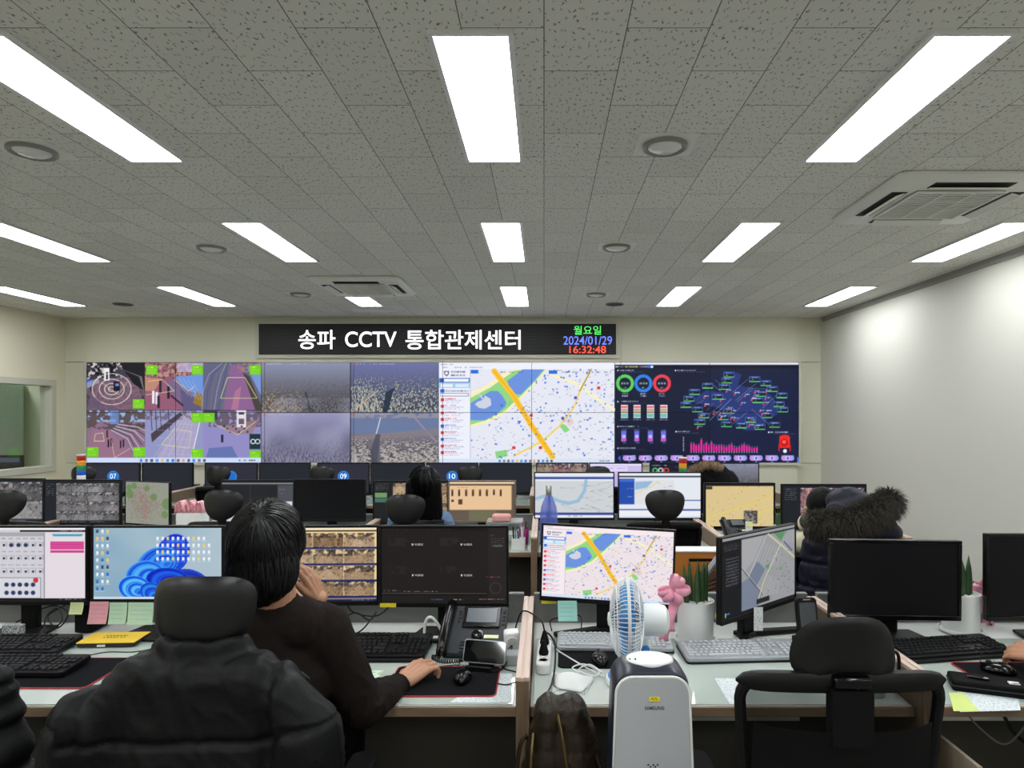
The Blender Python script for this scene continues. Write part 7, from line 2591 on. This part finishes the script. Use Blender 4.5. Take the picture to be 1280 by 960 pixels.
# body panel
for k in range(30):
    f = k / 29
    y_ = 852 + f * 320
    x0_, x1_ = 178 - 40 * min(1, f * 2), 338 + 26 * min(1, f * 2)
    cap(b, A(x0_, y_, Yj + .03), .062 + .012 * min(1, f * 3), A(x1_, y_, Yj + .03), .062 + .012 * min(1, f * 3), 20)
cap(b, A(172, 862, Yj + .06), .05, A(345, 862, Yj + .06), .05)
# collar standing round the headrest post
for k in range(41):
    a = PI * (k / 40) * 1.25 - PI * .125
    x_, y_ = -.105 * math.cos(a), -.052 * math.sin(a)
    base = A(256, 822, Yj + .06)
    cap(b, base + Vector((x_ * 1.1, y_ - .0, -.04)), .024, base + Vector((x_ * .82, y_ * .9, .04)), .012, 12)
# sleeves
cap(b, A(150, 868, Yj + .02), .06, A(112, 905, Yj), .078); cap(b, A(112, 905, Yj), .078, A(88, 1010, Yj), .08); cap(b, A(88, 1010, Yj), .08, A(92, 1130, Yj), .07)
cap(b, A(354, 872, Yj + .0), .056, A(382, 915, Yj - .0), .075); cap(b, A(382, 915, Yj), .075, A(385, 1010, Yj), .08); cap(b, A(385, 1010, Yj), .08, A(372, 1130, Yj), .07)


def puff(c, n):
    z = c.z
    base = 0
    mid = abs(c.x + .02) < .21
    if z < 1.0:
        zz = z + .012 * mn.noise(c * 6)
        ph = ((.957 - zz) / .17) % 1.0 if mid else ((.99 - zz + .3 * (abs(c.x) - .25)) / .15) % 1.0
        base = (-.013 if mid else -.012) * math.exp(-(min(ph, 1 - ph) / (.05 if mid else .09)) ** 2)
    rc = Vector((c.x * .8 + c.z * .6, c.y, c.z * .45 - c.x * .3))
    w = wrinkle(.005, 9, 3.0, 1.4)(rc, n) + wrinkle(.003, 22, 7.0, 1.2)(rc, n)
    side = math.exp(-((abs(c.x + .01) - .19) / .02) ** 2) * -.018
    return base + w + side + .006 * mn.noise(c * 7)


JK = mat('black_nylon', (11, 12, 13), .5, bump=.12, bscale=90, spec=.16)
remesh(b, 'jacket_shell', JK, t, .007, 7, puff)
# lining strip of the collar
t2 = [A(256, 822, Yj + .08) + Vector((-.1 * math.cos(PI * k / 12), -.052 * math.sin(PI * k / 12), .012)) for k in range(13)]
MB().tube(t2, .0035, 6).build('collar_seam', M['matte_black'], t)

# ---- quilted vest on the chair at the left edge ----
t = thing('quilted_vest', 'black quilted vest hanging over the chair at the left edge', 'vest', (-1.43, 1.56, 0))
b = MB()
for k in range(10):
    z = 1.02 - k * .07
    cap(b, (-.2, -.07, z), .055 + .004 * k, (.18 + .012 * k, -.06, z), .055 + .004 * k, 18)
remesh(b, 'vest_shell', JK, t, .009, 5, lambda c, n: -.01 * math.exp(-((((c.z + (0 if c.y < 0 else .03)) / .09) % 1 - .5) / .12) ** 2) + .004 * mn.noise(c * 9))

# ---- long-haired woman of the middle row ----
t = thing('person', 'person with long black hair in a dark padded vest over blue sleeves, seen from behind', 'person', (-.83, 4.5, 0))
o0 = Vector((.83, -4.5, 0))
A = lambda px, py, Y: at(px, py, Y) + o0
b = MB()
HR = head(b, A(531, 608, 4.22), (.12, 0, .05), .97)
nk = A(530, 634, 4.22)
cap(b, A(531, 624, 4.22), .05, nk, .05)
shR, shL = A(553, 650, 4.22), A(498, 650, 4.22)
elR, elL = A(568, 681, 4.27), A(484, 684, 4.27)
wR, wL = Vector((.14, -.06, .80)) , Vector((-.14, -.06, .80))
pel = Vector((0, -.26, .66)); chest = Vector((.0, -.28, .86))
cap(b, pel, .1, chest, .1); cap(b, chest, .1, nk - Vector((0, 0, .06)), .07)
for s_, e_, w_ in ((shR, elR, wR), (shL, elL, wL)):
    cap(b, s_, .04, e_, .032); cap(b, e_, .034, w_, .024)
hand(b, wR, (0, 1, -.15), (0, .1, 1), (-1, 0, 0), .5, .9)
hand(b, wL, (0, 1, -.15), (0, .1, 1), (1, 0, 0), .5, .9)
for s_ in (-1, 1):
    cap(b, pel + Vector((s_ * .08, 0, 0)), .07, Vector((s_ * .1, .0, .6)), .05); cap(b, Vector((s_ * .1, .0, .6)), .05, Vector((s_ * .1, -.01, .1)), .035)
remesh(b, 'body', M['skin'], t, .008, 3)
b = MB()
for s_, e_, w_ in ((shR, elR, wR), (shL, elL, wL)):
    cap(b, s_, .062, e_, .05); cap(b, e_, .05, w_ + Vector((0, -.03, 0)), .034)
cap(b, shL, .06, shR, .06)
remesh(b, 'blue_shirt', fabric('blue_denim', (104, 126, 158)), t, .009, 4, wrinkle(.006, 22))
b = MB()
cap(b, pel, .15, chest, .14)
cap(b, shL + Vector((.03, 0, -.02)), .082, shR + Vector((-.03, 0, -.02)), .082)
cap(b, chest + Vector((-.04, 0, .04)), .12, chest + Vector((.04, 0, .04)), .12)
remesh(b, 'padded_vest', mat('slate_nylon', (24, 27, 31), .6, spec=.3), t, .009, 4, lambda c, n: -.007 * math.exp(-(((c.z / .055) % 1 - .5) / .16) ** 2))
b = MB()
for s_ in (-1, 1):
    cap(b, pel + Vector((s_ * .08, 0, 0)), .095, Vector((s_ * .1, .0, .6)), .068); cap(b, Vector((s_ * .1, .0, .6)), .068, Vector((s_ * .1, -.01, .08)), .05)
remesh(b, 'trousers', fabric('black_trousers', (12, 12, 14)), t, .012, 3)
b = MB()
b.ell((0, -.018, .03), (.096, .108, .106), 24, 16, HR)
for k in range(7):
    x = -.075 + k * .025
    cap(b, HR @ Vector((x, -.055 - .02 * (1 - abs(k - 3) / 3), .03)), .04, HR @ Vector((x * 1.25, -.075, -.21)), .03, 12)
remesh(b, 'hair', M['hair'], t, .007, 4, lambda c, n: .004 * mn.noise(Vector((c.x * 80, c.y * 80, c.z * 8))))
b = MB()
strands(b, HR @ Matrix.Translation((0, -.018, .03)), 260, 8, .2, .0022, .098, .11, .108, crown=(0, -.02, .11), zmin=-.05, ymax=.03, lift=.003, down=1.4, jit=.15)
b.build('hair_locks', mat('black_locks', (11, 11, 12), .35, spec=.3), t)['kind'] = 'stuff'

# ---- fur tufts ----
def fur(name, path, rad, n, length, m, parent, seed, root=None):
    rr = random.Random(seed)
    b = MB()
    pts = spline(path, 8)
    for k in range(n):
        u = rr.random() * (len(pts) - 1)
        i = int(u)
        p = pts[i].lerp(pts[min(i + 1, len(pts) - 1)], u - i)
        tg = (pts[min(i + 1, len(pts) - 1)] - pts[max(i - 1, 0)]).normalized()
        v = Vector((rr.gauss(0, 1), rr.gauss(0, 1), rr.gauss(0, 1)))
        v = (v - tg * v.dot(tg)).normalized()
        ends = abs(u / (len(pts) - 1) - .5) * 2
        r0 = rad * (1 - .35 * ends ** 4)
        d = (v + tg * rr.uniform(-.6, .6) + Vector((0, 0, -.35))).normalized()
        L = length * rr.uniform(.5, 1.15)
        a = p + v * r0 * .8
        m1 = a + d * L * .55
        e = a + d * L + Vector((0, 0, -L * .25))
        b.tube([a, m1, e], [.0022, .0016, .0002], 3, cap=False)
    o = b.build(name, m, parent)
    o['kind'] = 'stuff'
    return o


# ---- navy parka with fur hood on the middle-row chair ----
t = thing('fur_hood_parka', 'navy quilted parka with dark fur-trimmed hood hanging on a middle-row chair', 'coat', (1.84, 4.0, 0))
o0 = Vector((-1.84, -4.0, 0))
A = lambda px, py, Y: at(px, py, Y) + o0
b = MB()
for k in range(9):
    f = k / 8
    yy = 668 + f * 130
    cap(b, A(1027, yy, 3.93), .09, A(1106 + 4 * f, yy, 3.93), .09, 20)
cap(b, A(1020, 668, 3.95), .075, A(1010, 760, 3.98), .07); cap(b, A(1112, 668, 3.95), .07, A(1124, 760, 3.98), .07)
b.ell(tuple(A(1075, 645, 3.97)), (.21, .12, .13), 24, 16)
b.ell(tuple(A(1060, 628, 4.02)), (.13, .1, .09), 24, 16)
NVY = mat('navy_nylon', (13, 14, 32), .55, bump=.1, bscale=80, spec=.25)
remesh(b, 'coat_shell', NVY, t, .009, 6, lambda c, n: (-.014 * math.exp(-(((c.z / .14) % 1 - .5) / .1) ** 2) if c.z < 1.0 else 0) + wrinkle(.006, 12)(c, n))
path = [A(1010, 652, 3.9), A(1035, 654, 3.85), A(1062, 650, 3.82), A(1090, 640, 3.83), A(1108, 628, 3.86), A(1113, 625, 3.9)]
b = MB()
q = spline(path, 6)
for i in range(0, len(q) - 1, 2):
    cap(b, q[i], .05, q[min(i + 2, len(q) - 1)], .05, 12)
FUR = mat('dark_fur', (62, 59, 52), .75, spec=.2, var=.5, vscale=60)
remesh(b, 'fur_core', FUR, t, .01, 3)
fur('fur_trim', path, .055, 5200, .075, FUR, t, 3)
t = thing('person', 'person with short black hair and cream collar bending down beside the navy parka', 'person', (1.80, 4.62, 0))
o0 = Vector((-1.80, -4.62, 0))
A = lambda px, py, Y: at(px, py, Y) + o0
b = MB()
HR = head(b, A(1024, 632, 4.26), (.5, .1, .2), 1.0)
cap(b, A(1026, 644, 4.24), .05, A(1034, 668, 4.24), .052)
ch_ = A(1045, 700, 4.24); pel = Vector((.05, -.38, .66))
cap(b, ch_, .1, pel, .1)
for s_ in (-1, 1):
    cap(b, ch_ + Vector((s_ * .16, 0, .1)), .045, Vector((s_ * .22, -.24, .82)), .034); cap(b, Vector((s_ * .22, -.24, .82)), .034, Vector((s_ * .14, -.1, .80)), .025)
    hand(b, (s_ * .14, -.12, .80), (-s_ * .3, 1, -.2), (0, .1, 1), (-s_, 0, 0), .5, .9)
    cap(b, pel + Vector((s_ * .08, 0, 0)), .07, Vector((s_ * .1 + .03, -.08, .6)), .05); cap(b, Vector((s_ * .1 + .03, -.08, .6)), .05, Vector((s_ * .1 + .03, -.09, .1)), .035)
remesh(b, 'body', M['skin'], t, .009, 3)
b = MB()
cap(b, ch_, .125, pel, .13); cap(b, A(1033, 662, 4.24), .07, A(1036, 675, 4.24), .1)
for s_ in (-1, 1):
    cap(b, ch_ + Vector((s_ * .13, 0, .1)), .08, Vector((s_ * .22, -.24, .82)), .05); cap(b, Vector((s_ * .22, -.24, .82)), .05, Vector((s_ * .15, -.12, .80)), .035)
b.ell(tuple(A(1003, 654, 4.2)), (.03, .035, .05), 16, 10)
remesh(b, 'cream_fleece', fabric('cream_knit', (214, 206, 180)), t, .009, 4)
b = MB()
for s_ in (-1, 1):
    cap(b, pel + Vector((s_ * .08, 0, 0)), .095, Vector((s_ * .1 + .03, -.08, .6)), .068); cap(b, Vector((s_ * .1 + .03, -.08, .6)), .068, Vector((s_ * .1 + .03, -.09, .08)), .05)
remesh(b, 'trousers', fabric('black_trousers', (12, 12, 14)), t, .012, 3)
b = MB()
b.ell((0, -.018, .03), (.094, .107, .107), 24, 16, HR); b.ell((0, -.04, -.03), (.088, .08, .07), 24, 16, HR)
remesh(b, 'hair', M['hair'], t, .008, 4, lambda c, n: .003 * mn.noise(Vector((c.x * 80, c.y * 80, c.z * 10))))
# ---- black coat with brown fur on a far-row chair ----
t = thing('fur_trim_coat', 'black coat with brown fur trim hanging on a far-row chair', 'coat', (1.56, 6.2, 0))
o0 = Vector((-1.56, -6.2, 0))
A = lambda px, py, Y: at(px, py, Y) + o0
b = MB()
b.ell(tuple(A(888, 597, 6.15)), (.19, .13, .15), 24, 16)
b.ell(tuple(A(900, 606, 6.15)), (.17, .12, .16), 24, 16)
cap(b, A(872, 615, 6.15), .12, A(872, 680, 6.18), .12); cap(b, A(902, 615, 6.15), .11, A(904, 680, 6.18), .12)
remesh(b, 'coat_shell', mat('black_cotton', (12, 12, 14), .8, spec=.2), t, .012, 5, wrinkle(.012, 9))
path = [A(862, 589, 6.03), A(871, 584, 6.02), A(882, 580.5, 6.02), A(893, 581, 6.03), A(902, 585, 6.05)]
BF = mat('brown_fur', (140, 116, 92), .8, var=.35, vscale=50)
b = MB()
q = spline(path, 6)
for i in range(0, len(q) - 1, 2):
    cap(b, q[i], .022, q[min(i + 2, len(q) - 1)], .022, 12)
remesh(b, 'fur_core', BF, t, .008, 2)
fur('fur_trim', path, .024, 900, .035, BF, t, 6)

# ---- person at the right edge, mostly outside the frame ----
t = thing('person', 'person in a grey top at the right edge, only a hand and sleeve in view', 'person', (1.98, 1.84, 0))
o0 = Vector((-1.98, -1.84, 0))
A = lambda px, py, Y: at(px, py, Y) + o0
b = MB()
hc = Vector((0, .0, 1.24))
HR = head(b, hc, (.2, 0, .1), 1.0)
cap(b, (0, 0, 1.18), .052, (0, -.01, 1.1), .056)
pel, ch_ = Vector((0, -.02, .66)), Vector((0, -.01, .92))
cap(b, pel, .11, ch_, .11)
shL, shR = Vector((-.17, 0, 1.04)), Vector((.17, 0, 1.04))
elL, wL = Vector((-.22, .12, .80)), A(1299, 845, 2.27)
wL.z = DESK + .08
elR, wR = Vector((.24, .1, .80)), Vector((.16, .33, .79))
cap(b, shL, .045, elL, .037); cap(b, elL, .038, wL, .027); cap(b, shR, .045, elR, .037); cap(b, elR, .038, wR, .027)
hand(b, wL, Vector((-.28, .9, -.12)), (-.5, 0, .8), (.6, .1, .5), .9, 1.0)
hand(b, wR, (-.1, 1, -.1), (0, .1, 1), (-1, 0, 0), .5, 1.0)
for s_ in (-1, 1):
    cap(b, pel + Vector((s_ * .09, 0, -.01)), .07, Vector((s_ * .12, .34, .6)), .05); cap(b, Vector((s_ * .12, .34, .6)), .05, Vector((s_ * .12, .33, .1)), .035)
remesh(b, 'body', M['skin'], t, .005, 3)
b = MB()
cap(b, pel, .15, ch_, .15); cap(b, shL + Vector((.03, 0, -.01)), .08, shR + Vector((-.03, 0, -.01)), .08); cap(b, (0, 0, 1.08), .075, (0, 0, 1.11), .068)
cap(b, shL, .075, elL, .062); cap(b, elL, .062, wL + (elL - wL) * .2, .046); cap(b, shR, .075, elR, .062); cap(b, elR, .062, wR + (elR - wR) * .2, .046)
remesh(b, 'grey_sweater', fabric('grey_jersey', (112, 114, 120)), t, .007, 4, wrinkle(.005, 16))
b = MB()
for s_ in (-1, 1):
    cap(b, pel + Vector((s_ * .09, 0, -.01)), .1, Vector((s_ * .12, .34, .6)), .072); cap(b, Vector((s_ * .12, .34, .6)), .072, Vector((s_ * .12, .33, .06)), .055)
remesh(b, 'trousers', fabric('dark_trousers', (28, 28, 32)), t, .01, 4)
b = MB()
b.ell((0, -.018, .03), (.092, .106, .106), 24, 16, HR)
b.ell((0, -.04, -.03), (.084, .08, .07), 24, 16, HR)
remesh(b, 'hair', M['hair'], t, .007, 4)
oc = dup(jl, (1.98, 1.80, -.02), 'black office chair of the person at the right edge')
